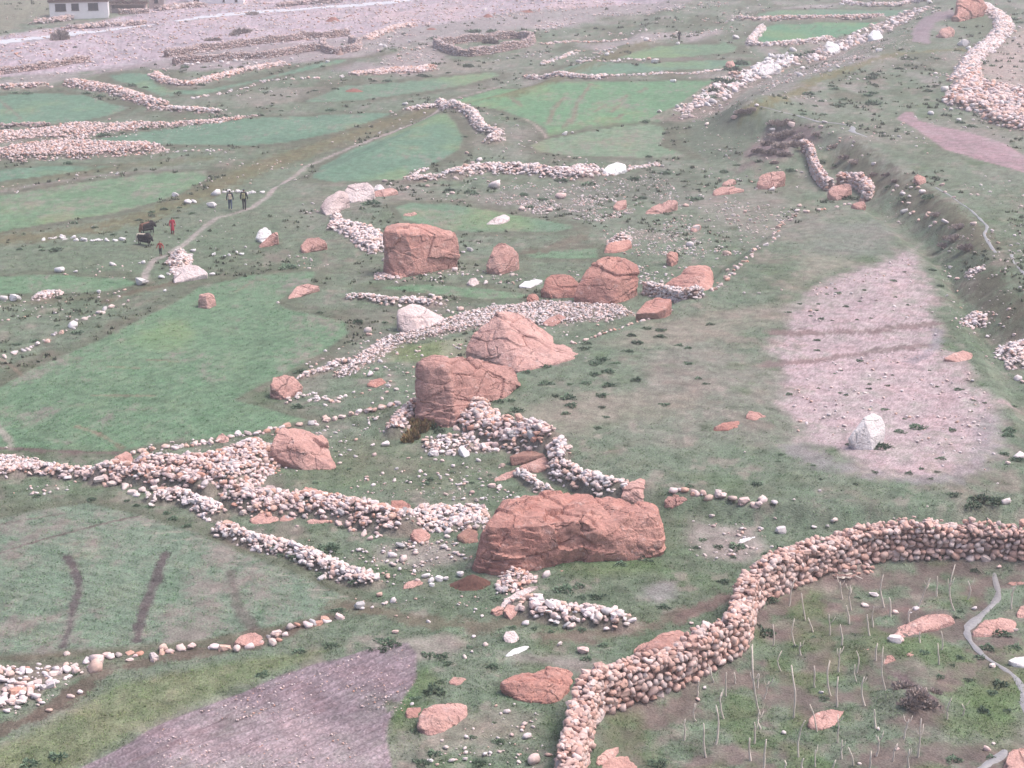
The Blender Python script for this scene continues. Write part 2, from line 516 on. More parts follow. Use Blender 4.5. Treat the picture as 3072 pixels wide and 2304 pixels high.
W('row', 'line of separate stones ending in the grass right of the upright tan boulder',
  [(5, [(-60, 1540), (15, 1530), (85, 1545), (130, 1540), (165, 1572), (230, 1555), (320, 1582), (395, 1604), (470, 1622), (515, 1592), (590, 1612)])], .2, 0, (.28, .55), 'mixed')
W('poly', 'small pinkish rubble pile below the red outcrop of the giant boulder',
  [('d', [(540, 970), (700, 985), (830, 1035), (740, 1100), (520, 1190), (465, 1100)])], 0, .45, (.14, .30), 'mixed', 1.3)
W('heap', 'loose white cobble wall in the hollow below the giant flat topped boulder',
  [('d', [(700, 1290), (860, 1330), (960, 1360), (1100, 1395), (1350, 1395), (1480, 1420), (1600, 1450)])], 1.35, .4, (.20, .44), 'pale', .95)
W('row', 'thin line of small stones edging the sparse right hand pasture',
  [('b', [(500, 1232), (620, 1205), (750, 1158), (900, 1105), (1050, 1055), (1170, 1020), (1300, 978), (1430, 925)])], .2, 0, (.16, .34), 'mixed')
W('wall', 'knee high cobble wall built against the tilted red block',
  [('b', [(1180, 770), (1330, 800), (1480, 830), (1610, 820), (1710, 800)])], .7, .75, (.16, .32), 'pale')
W('row', 'stepping line of pale stones climbing from the tilted red block to the curved wall',
  [('b', [(1820, 735), (1900, 685), (1960, 620), (2000, 575), (2060, 520), (2120, 465), (2190, 405)]), (2, [(465, 1625), (540, 1590), (590, 1545), (620, 1480), (650, 1440), (720, 1400), (810, 1378), (900, 1360), (1000, 1345), (1080, 1325)])], .35, 0, (.24, .46), 'mixed')
W('wall', 'curved tan dry stone wall standing alone below the brushy mound',
  [(2, [(770, 990), (825, 1000), (850, 1090), (890, 1180), (955, 1245)])], .6, 1.0, (.22, .42), 'mixed')
W('wall', 'hooked end of flat stacked slabs beside the orange wall boulder',
  [(2, [(1010, 1210), (1070, 1195), (1160, 1215), (1215, 1270), (1190, 1310)])], .6, .95, (.30, .55), 'mixed')
W('poly', 'long gravelly bank of small pale stones behind the pyramid boulder',
  [(4, [(-60, 790), (90, 660), (280, 530), (420, 500), (620, 430), (800, 370), (1000, 330), (1300, 295), (1500, 310), (1800, 320), (1900, 380), (1700, 425), (1450, 440), (1310, 450), (1150, 440), (850, 480), (620, 520), (380, 570), (230, 670), (60, 770)])], 0, .15, (.09, .22), 'pale', .8)
W('heap', 'white cobble wall behind the pale pink granite boulder',
  [('a', [(240, 1265), (400, 1270), (540, 1295), (650, 1310), (780, 1295), (900, 1325), (990, 1300)])], .8, .4, (.18, .36), 'pale', 1.1)
W('heap', 'short bright rubble wall at the near corner of the crop field below the footpath',
  [('a', [(725, 290), (820, 285), (900, 275), (1010, 270)])], 1.2, .45, (.2, .4), 'pale', 1.1)
W('row', 'small hook of pale stones on the corner of the short bright rubble wall',
  [('a', [(740, 265), (790, 235), (840, 205), (860, 185)])], .5, .3, (.24, .42), 'pale')
W('heap', 'broad tumbled cobble wall beyond the small crop patch',
  [('a', [(1110, 255), (1200, 225), (1350, 205), (1500, 205), (1700, 205), (1850, 235), (2000, 245), (2180, 265)]), (1, [(1520, 1130), (1620, 1115)])], 2.4, .7, (.2, .5), 'pale', 1.05)
W('row', 'line of stones around the large white boulder beyond the small crop patch',
  [(1, [(1640, 1110), (1700, 1140), (1860, 1110), (1900, 1080), (1960, 1085), (2020, 1065), (2075, 1080)])], .6, .2, (.26, .5), 'pale')
W('poly', 'bank of white cobbles tumbling down behind the red block boulder',
  [('a', [(60, 690), (110, 580), (150, 545), (200, 640), (320, 650), (450, 690), (530, 770), (560, 870), (440, 890), (320, 840), (230, 750), (130, 700)])], 0, .35, (.2, .46), 'pale', 1.1)
W('heap', 'crooked stone wall dividing the two crop fields at the bend of the footpath',
  [(1, [(640, 680), (740, 700), (830, 730), (875, 790), (900, 840), (960, 870), (1030, 880), (960, 930)])], 1.3, .7, (.24, .46), 'pale', 1.15)
W('heap', 'low pale rubble along the footpath just left of the crooked wall',
  [(1, [(420, 722), (520, 705), (620, 690)])], 1.1, .35, (.22, .42), 'pale', .9)
W('heap', 'long pinkish rubble ridge between the two far left crop fields',
  [(0, [(465, 550), (600, 575), (800, 615), (960, 672), (1040, 695)])], 2.4, .8, (.2, .46), 'mixed', 1.15)
W('heap', 'low white stone wall at the end of the pinkish rubble ridge',
  [(0, [(970, 715), (1200, 722), (1430, 740)])], 1.1, .5, (.24, .46), 'pale', 1.15)
W('heap', 'hooked rubble wall around the small gravelly nook under the terrace walls',
  [(0, [(1010, 490), (1060, 530), (1200, 560), (1320, 535), (1460, 495), (1600, 462), (1830, 425)])], 1.5, .5, (.2, .44), 'mixed', 1.0)
W('row', 'dotted row of white stones running right above the grey fallow strip',
  [(0, [(1250, 640), (1330, 625), (1420, 610), (1500, 590), (1600, 572), (1700, 530), (1800, 520), (1900, 515), (2050, 508), (2212, 500)])], .6, 0, (.28, .5), 'pale')
W('poly', 'long mounded heap of pinkish gravel and stones at the left edge',
  [(0, [(-60, 1000), (100, 965), (450, 930), (600, 945), (950, 945), (1090, 975), (1000, 1000), (700, 1022), (400, 1037), (130, 1050), (-60, 1040)])], 0, .65, (.12, .36), 'mixed', 1.1)
W('row', 'row of small pale stones trailing off the end of the pinkish gravel heap',
  [(0, [(1040, 985), (1150, 985), (1250, 978), (1340, 978), (1420, 975)])], .7, 0, (.22, .42), 'pale')
W('poly', 'scattered rubble strip between the two left crop fields',
  [(0, [(-60, 850), (100, 850), (300, 830), (500, 795), (760, 805), (900, 790), (1100, 800), (1400, 775), (1700, 748), (1400, 800), (1000, 830), (700, 862), (520, 905), (300, 890), (100, 910), (-60, 940)])], 0, .12, (.12, .36), 'mixed', .32)
W('heap', 'dark low wall at the left edge above the scattered rubble strip',
  [(0, [(-60, 838), (100, 830), (310, 822)])], .8, .5, (.2, .4), 'dim', 1.1)
W('heap', 'short rubble wall at the left edge beyond the far left crop field',
  [(0, [(-60, 585), (100, 575), (290, 565)])], 1.5, .6, (.22, .44), 'mixed', 1.0)
W('wall', 'upper long terrace wall of dim stones at the riverbed edge',
  [('i', [(-20, 640), (300, 590), (480, 560), (900, 505), (1440, 450), (1500, 430)]), ('i', [(1760, 425), (2010, 395)])], .8, 1.0, (.24, .46), 'dim')
W('wall', 'lower long terrace wall of dim stones above the green strip',
  [('i', [(60, 715), (360, 690), (740, 665), (880, 655), (1130, 645), (1360, 600), (1500, 575), (1700, 555)])], .8, .95, (.24, .46), 'dim')
W('wall', 'blocky stone enclosure at the right end of the terrace walls',
  [('i', [(1720, 490), (1730, 560), (1800, 600), (1960, 590), (2110, 560), (2130, 500), (2040, 470)])], .8, .95, (.24, .46), 'dim')
W('heap', 'pale rubble line trailing right from the blocky enclosure',
  [('j', [(-10, 245), (60, 215), (130, 190), (200, 170), (280, 160)])], 1.6, .6, (.24, .5), 'mixed', 1.0)
W('wall', 'dark rubble wall along the far bank at the left edge',
  [(0, [(-80, 490), (250, 452), (400, 425), (560, 398)])], 1.0, .8, (.24, .46), 'dim')
W('wall', 'roofless rectangular pen of stone walls in the far middle distance',
  [('j', [(415, 282), (500, 325), (590, 345), (720, 330), (880, 300), (1005, 272), (985, 240), (900, 228), (700, 250), (560, 262), (415, 282)])], .8, 1.1, (.24, .46), 'dim')
W('heap', 'pinkish rubble bank left of the roofless stone pen',
  [('j', [(10, 450), (100, 440), (200, 430), (300, 430), (380, 415)])], 2.4, .5, (.24, .5), 'mixed', 1.0)
W('row', 'row of white stones along the bank at the far crop strip',
  [('j', [(1280, 372), (1350, 368), (1430, 372), (1520, 368), (1580, 358), (1640, 365), (1700, 360)])], .8, 0, (.28, .55), 'pale')
W('heap', 'long low white stone wall at the top of the large far crop field',
  [('j', [(965, 475), (1100, 470), (1250, 470), (1350, 478), (1440, 472)])], 1.0, .45, (.24, .46), 'pale', 1.1)
W('row', 'broken right half of the stone line at the top of the large far crop field',
  [('j', [(1480, 458), (1540, 455), (1640, 452), (1740, 445), (1810, 440), (1890, 445), (2000, 440), (2060, 430), (2150, 422)])], .8, .2, (.24, .46), 'pale')
W('row', 'diagonal line of white stones below the roofless pen',
  [('j', [(1060, 388), (1110, 370), (1170, 352), (1220, 328), (1260, 308)])], .8, .2, (.28, .5), 'pale')
W('row', 'straight line of stones right of the roofless pen',
  [('j', [(1060, 268), (1140, 258), (1250, 252), (1350, 255), (1450, 250), (1500, 245), (1560, 240)])], .7, .2, (.28, .55), 'mixed')
W('heap', 'straight rubble wall between the two farthest right crop fields',
  [(2, [(360, 130), (480, 142), (600, 132), (800, 130), (1000, 128), (1300, 118)])], 1.2, .7, (.24, .48), 'mixed', 1.1)
W('heap', 'curving rubble wall around the foot of the far right crop field',
  [(2, [(515, 185), (470, 240), (430, 285), (470, 305), (560, 305), (700, 292), (850, 278), (960, 258)])], 1.2, .6, (.24, .5), 'pale', 1.1)
W('heap', 'rubble wall along the top edge of the picture on the far right',
  [(2, [(1040, 25), (1150, 42), (1300, 42), (1420, 40), (1480, 20), (1560, 15)])], 1.2, .6, (.26, .5), 'pale', 1.1)
W('row', 'slanting line of pale stones down the right edge of the large far crop field',
  [(2, [(275, 500), (240, 530), (200, 575), (150, 615), (110, 650), (50, 690), (0, 725)])], .9, .25, (.3, .6), 'pale')
W('heap', 'long broken line of white boulders climbing the slope to the upper right',
  [(2, [(-20, 760), (120, 690), (230, 610), (330, 540), (420, 500)]), (2, [(640, 400), (760, 400), (850, 370), (930, 340)]), (2, [(1010, 300), (1150, 260), (1290, 180), (1400, 130), (1540, 60)])], 5.0, .05, (.22, .75), 'pale', .075)
W('poly', 'clutter of white boulders and stones on the slope above the far crop fields',
  [(2, [(380, 490), (480, 430), (560, 370), (700, 360), (720, 410), (640, 450), (500, 500), (400, 540)])], 0, .2, (.3, .7), 'white', .2)
W('heap', 'pale rubble ridge falling from the red pinnacle along the right hillside',
  [(2, [(1950, 45), (2030, 95), (2090, 150), (2055, 240), (1930, 340), (1860, 430), (1790, 530)])], 2.4, .6, (.3, .6), 'pale', 1.0)
W('poly', 'great pile of pale boulders on the right hillside above the purple strip',
  [(2, [(1690, 640), (1760, 570), (1810, 480), (1900, 410), (1960, 560), (2080, 580), (2212, 610), (2330, 620), (2330, 870), (2212, 850), (2000, 805), (1930, 740), (1720, 690)])], 0, .7, (.28, .75), 'mixed', .8)
W('poly', 'rounded cairn of pale stones on the bank below the water channel',
  [(5, [(1810, 455), (1850, 400), (1900, 378), (1975, 400), (1990, 440), (1880, 460)])], 0, .5, (.18, .36), 'pale', 1.3)
W('poly', 'cobble cairn at the right edge of the bank',
  [(5, [(2040, 660), (2050, 600), (2130, 570), (2230, 565), (2260, 740), (2150, 740), (2090, 720), (2120, 690)])], 0, .5, (.2, .38), 'pale', 1.3)
W('poly', 'little string of stones on top of the bank beside the sparse field',
  [(5, [(1825, 140), (1850, 100), (1940, 75), (1950, 95), (1870, 140)])], 0, .2, (.16, .34), 'pale', .9)
W('poly', 'cobble heap capping the split boulder beside the footpath',
  [('g', [(570, 1400), (590, 1310), (660, 1230), (880, 1215), (940, 1310), (960, 1400), (800, 1520), (680, 1580), (660, 1470)])], 0, .9, (.18, .36), 'pale', 1.3)
W('row', 'dotted stone line running down left beside the footpath meadow',
  [(3, [(-40, 680), (30, 652), (100, 632), (200, 592), (240, 580), (310, 557), (360, 507), (400, 500), (470, 460), (550, 407), (640, 372), (720, 335), (830, 295)])], .5, 0, (.22, .5), 'pale')
W('poly', 'patch of white pebbles at the left edge near the meadow path',
  [(3, [(200, 285), (240, 255), (330, 232), (410, 240), (330, 270), (250, 290)])], 0, .2, (.16, .34), 'pale', 1.1)
W('poly', 'gravelly cobble patch at the left edge below the big green field',
  [(3, [(-80, 1290), (100, 1300), (260, 1335), (440, 1365), (300, 1395), (100, 1405), (-80, 1410)])], 0, .12, (.08, .22), 'pale', .8)
W('row', 'row of field stones along the track below the striped grey green field',
  [(6, [(560, 975), (640, 975), (720, 945), (765, 935), (910, 920), (1000, 950), (1060, 895), (1105, 910), (1175, 895), (1235, 885), (1400, 885), (1455, 890), (1620, 875), (1770, 860), (1790, 800), (1880, 755), (1995, 740), (2065, 730), (2120, 710), (2200, 690)])], .3, 0, (.22, .48), 'mixed')
W('poly', 'scatter of stones in the rough corner at the lower left edge',
  [(6, [(-80, 1000), (100, 1020), (350, 1000), (520, 990), (640, 1040), (400, 1090), (250, 1190), (100, 1260), (-80, 1300)])], 0, .05, (.12, .42), 'pale', .38)
W('row', 'short row of white stones in the meadow beside the yaks',
  [(0, [(285, 1555), (400, 1535), (490, 1560), (545, 1561), (635, 1560), (690, 1562), (750, 1560), (795, 1556)])], .15, 0, (.22, .48), 'white')
W('row', 'row of white stones behind the two walkers',
  [(0, [(1390, 1255), (1450, 1248), (1480, 1245), (1545, 1245), (1570, 1250), (1600, 1252), (1640, 1252), (1700, 1252)])], .1, 0, (.25, .55), 'white')
W('poly', 'pebbly rubble ring at the foot of the red block boulder',
  [('a', [(440, 1100), (480, 1060), (560, 1045), (680, 1085), (640, 1105), (520, 1105)])], 0, .12, (.12, .26), 'mixed', 1.0)
W('poly', 'white rubble capping the flat red boulder beyond the round twin boulders',
  [('b', [(825, 300), (830, 265), (900, 240), (960, 220), (1030, 225), (1060, 270), (1000, 300), (900, 310)])], 0, .95, (.16, .3), 'pale', 1.2)
W('heap', 'faint rubble line through the grass left of the footpath bend',
  [(1, [(80, 490), (200, 480), (350, 470), (480, 470), (560, 455)])], 2.2, .4, (.22, .46), 'mixed', .8)
W('row', 'cobbles along the near edge of the orange corner boulder',
  [(3, [(1870, 930), (1920, 900), (1990, 905), (2050, 920), (2120, 935), (2190, 945)])], .75, .25, (.2, .36), 'pale', 1)
W('heap', 'white cobble line behind the orange corner boulder',
  [(3, [(1940, 800), (2010, 775), (2090, 755)]), (4, [(-40, 700), (60, 690)])], .5, .2, (.16, .34), 'pale', .8)

for w in WALLS:
    g = ground_px(w['px'])
    if w['mode'] in ('wall', 'heap') and len(g) > 2:          # smooth corner cutting
        P = [g[0]]
        for i in range(len(g) - 1):
            P.append(g[i] * .75 + g[i + 1] * .25); P.append(g[i] * .25 + g[i + 1] * .75)
        P.append(g[-1]); g = np.array(P)
    if w['mode'] == 'wall':                                    # readings are of the near foot: centre line lies half a width behind
        g = g + np.array([0, w['w'] * .5, 0])
    w['pts'] = g[:, :2]

def heap_height(X, Y, w):
    if w['mode'] == 'heap':
        d = line_d(X, Y, w['pts'])
        return w['h'] * np.clip(1 - (d / (w['w'] * .56)) ** 2, 0, 1)
    if w['mode'] == 'poly':
        sd = poly_sd(X, Y, w['pts'])
        return w['h'] * sstep(-.05, max(.35, w['h'] * 1.3), sd)
    return X * 0

# ---------------------------------------------------------------- ground zones
FIELDS = []
def F(sh, pts, col, label, name='crop_field', thin=0.0, edge=.25, z=None):
    FIELDS.append(dict(pts=ground_px(px(sh, pts))[:, :2], col=np.array(col), label=label, name=name, thin=thin, edge=edge))
GR = (.104, .180, .116); GR2 = (.112, .182, .105); DULL = (.125, .178, .108)
F(3, [(-120, 910), (200, 745), (500, 610), (800, 470), (1050, 340), (1300, 200), (1600, 125), (2050, 100), (2010, 170), (1880, 240), (1790, 300), (1850, 340), (2050, 385), (2240, 430), (2260, 500), (2130, 600), (1950, 700), (1750, 810), (1530, 930), (1700, 970), (2000, 1060), (1750, 1120), (1450, 1175), (1100, 1200), (800, 1260), (600, 1265), (300, 1255), (-120, 1235)], GR2, 'big bright green crop field filling the left middle ground', thin=.12)
F(1, [(600, 745), (350, 860), (0, 1003), (-130, 1073), (-190, 1150), (-50, 1180), (100, 1175), (400, 1160), (450, 1110), (560, 1080), (620, 1050), (760, 970), (790, 900), (740, 800), (680, 740)], GR, 'green crop field beside the pale footpath')
F(1, [(690, 660), (1020, 575), (1500, 535), (2212, 525), (2430, 520), (2380, 590), (2270, 690), (2180, 740), (2060, 790), (1800, 820), (1500, 850), (1340, 885), (1320, 830), (1200, 770), (1040, 712), (850, 685)], (.105, .205, .105), 'large far green crop field with brown streaks', thin=.15)
F(1, [(1340, 900), (1600, 850), (2000, 800), (2110, 830), (2080, 900), (2060, 940), (2212, 1000), (2250, 1020), (1900, 1020), (1500, 1010), (1280, 980), (1230, 940)], (.140, .205, .125), 'paler green crop strip below the large far field', thin=.35)
F(1, [(1340, 490), (1480, 430), (1900, 415), (2212, 400), (2450, 385), (2650, 400), (2660, 425), (2450, 448), (2212, 450), (1900, 475), (1500, 490)], GR, 'narrow bright green crop strip beyond the large far field')
F(1, [(1800, 370), (1980, 310), (2212, 290), (2500, 280), (2570, 300), (2540, 340), (2212, 370), (1900, 380)], GR2, 'small green crop strip below the dark standing figure')
F(2, [(470, 240), (500, 185), (600, 160), (900, 148), (1280, 142), (1200, 190), (1000, 240), (700, 275), (520, 280)], (.08, .19, .10), 'far right green crop field inside the curving wall')
F(2, [(480, 95), (600, 70), (1000, 58), (1480, 52), (1440, 88), (1100, 103), (700, 108), (480, 104)], GR, 'farthest right green crop strip at the top')
F(0, [(0, 620), (150, 605), (300, 600), (550, 620), (800, 690), (830, 700), (700, 750), (500, 790), (200, 812), (-80, 805), (-80, 635)], GR, 'far left green crop field')
F(0, [(500, 925), (900, 860), (1400, 790), (1700, 762), (2212, 740), (2540, 735), (2400, 790), (2212, 848), (1900, 915), (1600, 945), (1100, 940), (700, 932)], GR, 'long green crop field left of the footpath')
F(0, [(-80, 1115), (150, 1085), (500, 1070), (760, 1075), (600, 1100), (300, 1140), (0, 1175), (-80, 1185)], GR, 'thin green crop strip below the gravel heap at the left edge')
F(0, [(-80, 1285), (0, 1270), (300, 1225), (700, 1160), (1100, 1115), (1330, 1110), (1340, 1160), (1180, 1250), (1000, 1310), (700, 1390), (300, 1450), (0, 1505), (-80, 1520)], (.115, .19, .105), 'broad pale green crop field at the left behind the yaks', thin=.25)
F(0, [(700, 490), (850, 470), (1000, 490), (1000, 540), (1100, 585), (1350, 580), (1700, 510), (1900, 455), (2212, 382), (2260, 382), (2212, 408), (1900, 475), (1600, 545), (1350, 605), (1050, 622), (850, 545), (750, 525)], GR, 'bent green crop strip around the hooked rubble wall')
F(1, [(-250, 660), (0, 560), (500, 522), (950, 472), (1050, 482), (800, 552), (500, 597), (100, 652)], (.115, .19, .12), 'faded green strip beyond the dark footpath bank', thin=.2)
F(1, [(350, 1345), (450, 1312), (700, 1322), (1000, 1370), (1300, 1420), (1530, 1470), (1400, 1500), (1000, 1505), (750, 1500), (600, 1470), (400, 1425)], (.112, .182, .112), 'small green crop patch behind the red block boulder', thin=.2)
F(1, [(1180, 1652), (1350, 1630), (1650, 1612), (1660, 1672), (1500, 1677), (1250, 1674)], GR2, 'sliver of green crop left of the round twin boulders')
F(4, [(200, 205), (500, 182), (900, 210), (1250, 250), (1150, 272), (900, 277), (500, 235)], (.112, .190, .105), 'narrow green crop strip in front of the red block boulder', thin=.2)
F(3, [(-80, 130), (400, 120), (800, 140), (900, 180), (700, 225), (300, 240), (0, 250), (-80, 262)], (.11, .19, .105), 'green crop patch at the left edge below the children', thin=.2)
F('o', [(-60, 1130), (0, 1122), (120, 1095), (190, 1085), (300, 1112), (420, 1150), (520, 1195), (640, 1240), (755, 1292), (700, 1330), (480, 1375), (280, 1405), (0, 1418), (-60, 1420)], (.14, .19, .13), 'sparse grey green field with dark furrow stripes', thin=.32)
F('o', [(130, 1700), (175, 1659), (350, 1560), (600, 1460), (800, 1402), (880, 1387), (900, 1410), (900, 1470), (865, 1520), (842, 1560), (835, 1600), (850, 1659), (860, 1710)], (.190, .155, .158), 'bare mauve ploughed field at the bottom edge', name='ploughed_field', edge=.12)
F(2, [(1380, 765), (1440, 722), (1500, 730), (1530, 780), (1700, 822), (1900, 872), (2100, 940), (2212, 1010), (2330, 1060), (2330, 1150), (2150, 1100), (1900, 1030), (1700, 970), (1600, 900), (1520, 840)], (.27, .195, .195), 'purple brown ploughed strip on the right plateau', name='ploughed_field', edge=.2)
F(2, [(1480, 210), (1550, 115), (1750, 62), (1775, 100), (1640, 145), (1610, 200), (1600, 280), (1490, 272)], (.225, .185, .185), 'grey ploughed patch below the red pinnacle', name='ploughed_field', edge=.4)
F(5, [(600, 480), (640, 430), (760, 280), (850, 180), (1150, 60), (1400, -10), (1440, -60), (1530, -70), (1545, 0), (1575, 150), (1640, 330), (1690, 470), (1700, 600), (1950, 800), (2060, 950), (2045, 1150), (2040, 1280), (1850, 1390), (1550, 1450), (1250, 1390), (950, 1290), (760, 1200), (770, 1100), (660, 1050), (540, 980), (600, 850), (570, 720)], (.355, .29, .275), 'pale stony bare field around the white standing boulder', name='bare_field', thin=.0, edge=1.2)
F('o', [(-80, 172), (150, 157), (300, 140), (400, 118), (520, 105), (700, 88), (830, 70), (900, 60), (1000, 45), (1150, 22), (1400, 8), (1700, -20), (1700, -60), (500, -60), (290, 30), (200, 48), (0, 78), (-80, 85)], (.40, .34, .35), 'wide grey pink gravel riverbed at the top left', name='riverbed', edge=2.0)

PATHS = [(np.concatenate([px(1, [(1060, 552), (900, 595), (720, 640), (650, 690), (590, 745), (350, 850), (0, 985)]), px(0, [(2100, 1030), (1980, 1080), (1850, 1180), (1740, 1270), (1640, 1345), (1400, 1415), (1290, 1500), (1200, 1580), (1080, 1655)]), px(3, [(1000, 20), (940, 110), (945, 170)])]), .30, (.38, .32, .29), 'pale trodden footpath curving through the fields'),
         (px(1, [(1180, 765), (1250, 805), (1300, 850), (1335, 895)]), .22, (.34, .29, .24), 'thin trodden path at the corner of the large far field'),
         (px(3, [(-20, 1100), (40, 1160), (70, 1210), (60, 1250)]), .22, (.33, .28, .24), 'worn track at the lower left corner of the big green field')]
STRIPS = [  # (pixels, half width m, colour, strength)  banks, ditch edges, furrows, bare stripes with their own colour, and one hummock's painted shade
    (px('o', [(1400, 90), (1310, 125), (1100, 205), (930, 236), (760, 292), (560, 362), (430, 422), (300, 474), (150, 503), (-40, 525)]), 1.8, (.135, .125, .062), .75),
    (px(6, [(-60, 1450), (0, 1420), (300, 1290), (600, 1085), (900, 975), (1300, 900), (1700, 840), (2100, 690)]), .42, (.115, .085, .065), .8),
    (px(6, [(-60, 960), (300, 930), (800, 890), (1300, 850), (1750, 770)]), .4, (.12, .10, .07), .6),
    (px(7, [(0, 600), (300, 650), (600, 720), (900, 740), (1100, 720)]), .6, (.13, .11, .075), .7),
    (px(7, [(1350, 800), (1700, 790), (2000, 740), (2212, 660)]), .5, (.15, .12, .09), .8),
    (px(8, [(-20, 700), (150, 610), (280, 550)]), .35, (.16, .115, .095), .9),
    (px(2, [(1050, 990), (1250, 1130), (1500, 1260), (1760, 1430), (2000, 1600)]), 1.5, (.125, .115, .075), .7),
    (px(5, [(1900, 150), (2080, 350), (2170, 520)]), 1.4, (.125, .11, .075), .65),
    (px(2, [(430, 730), (600, 640), (900, 500), (1150, 420), (1400, 345), (1800, 320)]), 1.1, (.16, .145, .06), .7),
    (px(3, [(-40, 1240), (300, 1262), (600, 1275), (760, 1275)]), .16, (.14, .10, .09), .8),
    (px(6, [(440, 290), (500, 400), (515, 500), (470, 620), (455, 740), (410, 870)]), .20, (.098, .084, .078), .95),
    (px(6, [(1065, 275), (1030, 400), (990, 500), (930, 640), (890, 830)]), .22, (.098, .084, .078), .95),
    (px(6, [(1490, 390), (1520, 500), (1540, 600), (1630, 740)]), .26, (.12, .095, .085), .7),
    (px(6, [(-60, 290), (0, 268), (300, 172), (600, 92), (900, 30)]), .11, (.12, .085, .075), .9),
    (px(6, [(-60, 100), (0, 82), (200, 45), (420, 10)]), .10, (.12, .085, .075), .7),
    (px(5, [(600, 495), (900, 500), (1250, 490), (1450, 455), (1640, 440)]), .6, (.19, .14, .125), .85),
    (px(5, [(560, 700), (800, 680), (1100, 640), (1350, 600), (1650, 580)]), .5, (.20, .15, .135), .8),
    (px(5, [(1650, 480), (1640, 590), (1560, 650), (1480, 690)]), .35, (.25, .23, .235), .7),
    (px(5, [(700, 1240), (900, 1330), (1150, 1400), (1400, 1450), (1700, 1450), (1900, 1360), (1960, 1250), (2000, 1050)]), .75, (.26, .235, .235), .55),
    (px(2, [(450, 980), (600, 900), (760, 870), (820, 900)]), 1.6, (.17, .125, .12), .7),
    (px(8, [(1380, 1060), (1500, 1150), (1620, 1210)]), .45, (.12, .08, .085), .8),  # shade at the hummock in the walled plot, painted as dark purple brown ground
    (px(8, [(450, 690), (620, 600), (760, 540)]), .5, (.17, .12, .11), .7),
    (px(2, [(340, 1110), (480, 1040), (600, 1010)]), .8, (.16, .11, .11), .6),
    (px(4, [(1200, -20), (1400, -60), (1560, -130)]), .9, (.13, .10, .07), .6),
    (px(3, [(700, 290), (900, 230), (1050, 190), (1120, 170)]), .5, (.13, .105, .07), .8),
    (px(3, [(0, 320), (300, 290), (650, 260)]), .6, (.13, .12, .075), .6),
    (px(0, [(-60, 1250), (300, 1190), (700, 1130), (1100, 1100)]), .5, (.26, .22, .2), .55),
    (px(0, [(-60, 1220), (300, 1160), (700, 1090), (1000, 1060), (1300, 1030)]), 1.6, (.125, .13, .07), .6),
    (px(2, [(40, 380), (250, 385), (460, 380)]), .9, (.15, .12, .095), .7),
    (px(1, [(1300, 505), (1700, 510), (2212, 485), (2500, 470)]), .9, (.15, .135, .10), .65),
    (px(8, [(1100, 690), (1400, 640), (1600, 620)]), .3, (.2, .13, .11), .5),
    (px(7, [(560, 1240), (420, 1400), (330, 1250)]), .25, (.09, .14, .055), .5),
]
for a, b in (((1105, 635), (1170, 690)), ((1450, 625), (1390, 690)), ((1380, 700), (1340, 800)), ((1600, 570), (1540, 660)), ((1530, 660), (1490, 800)), ((1700, 690), (1640, 725)), ((1860, 610), (1800, 660)), ((1810, 680), (1740, 730)), ((1980, 570), (1930, 600)), ((1620, 540), (1590, 580)), ((1830, 740), (1760, 780)), ((1480, 780), (1440, 830))):
    STRIPS.append((px(1, [a, b]), .3, (.20, .14, .11), .7))
for a, b in (((760, 180), (700, 195)), ((860, 170), (810, 205)), ((1000, 165), (960, 185)), ((1060, 175), (1010, 200)), ((0, 650), (0, 651))):
    STRIPS.append((px(2, [a, b]), .2, (.12, .12, .08), .8))
for a, b in (((1640, 165), (1520, 235)), ((1600, 150), (1720, 155)), ((960, 672), (1150, 682)), ((600, 900), (1000, 905)), ((500, 1100), (640, 1150)), ((640, 1150), (790, 1240)), ((700, 715), (900, 725)), ((0, 660), (150, 780))):
    STRIPS.append((px(3, [a, b]), .14, (.22, .17, .12), .65))
STRIPS.append((px(0, [(0, 650), (70, 710), (150, 785)]), .2, (.2, .15, .12), .7))
for i in range(11):                      # short pale furrow lines at the right edge of the striped field
    a = (1010 + i * 118, 80 + i * 47)
    STRIPS.append((px(6, [(a[0] - 120, a[1] + 8), (a[0] + 60, a[1] - 2)]), .045, (.34, .30, .24), .6))
for i in range(1, 9):                    # faint plough lines in the mauve field
    STRIPS.append((px(6, [(700 + i * 40, 1659 - i * 12), (1400 + i * 60, 1500 - i * 50), (2100, 1320 - i * 40)]), .06, (.19, .14, .14), .5))
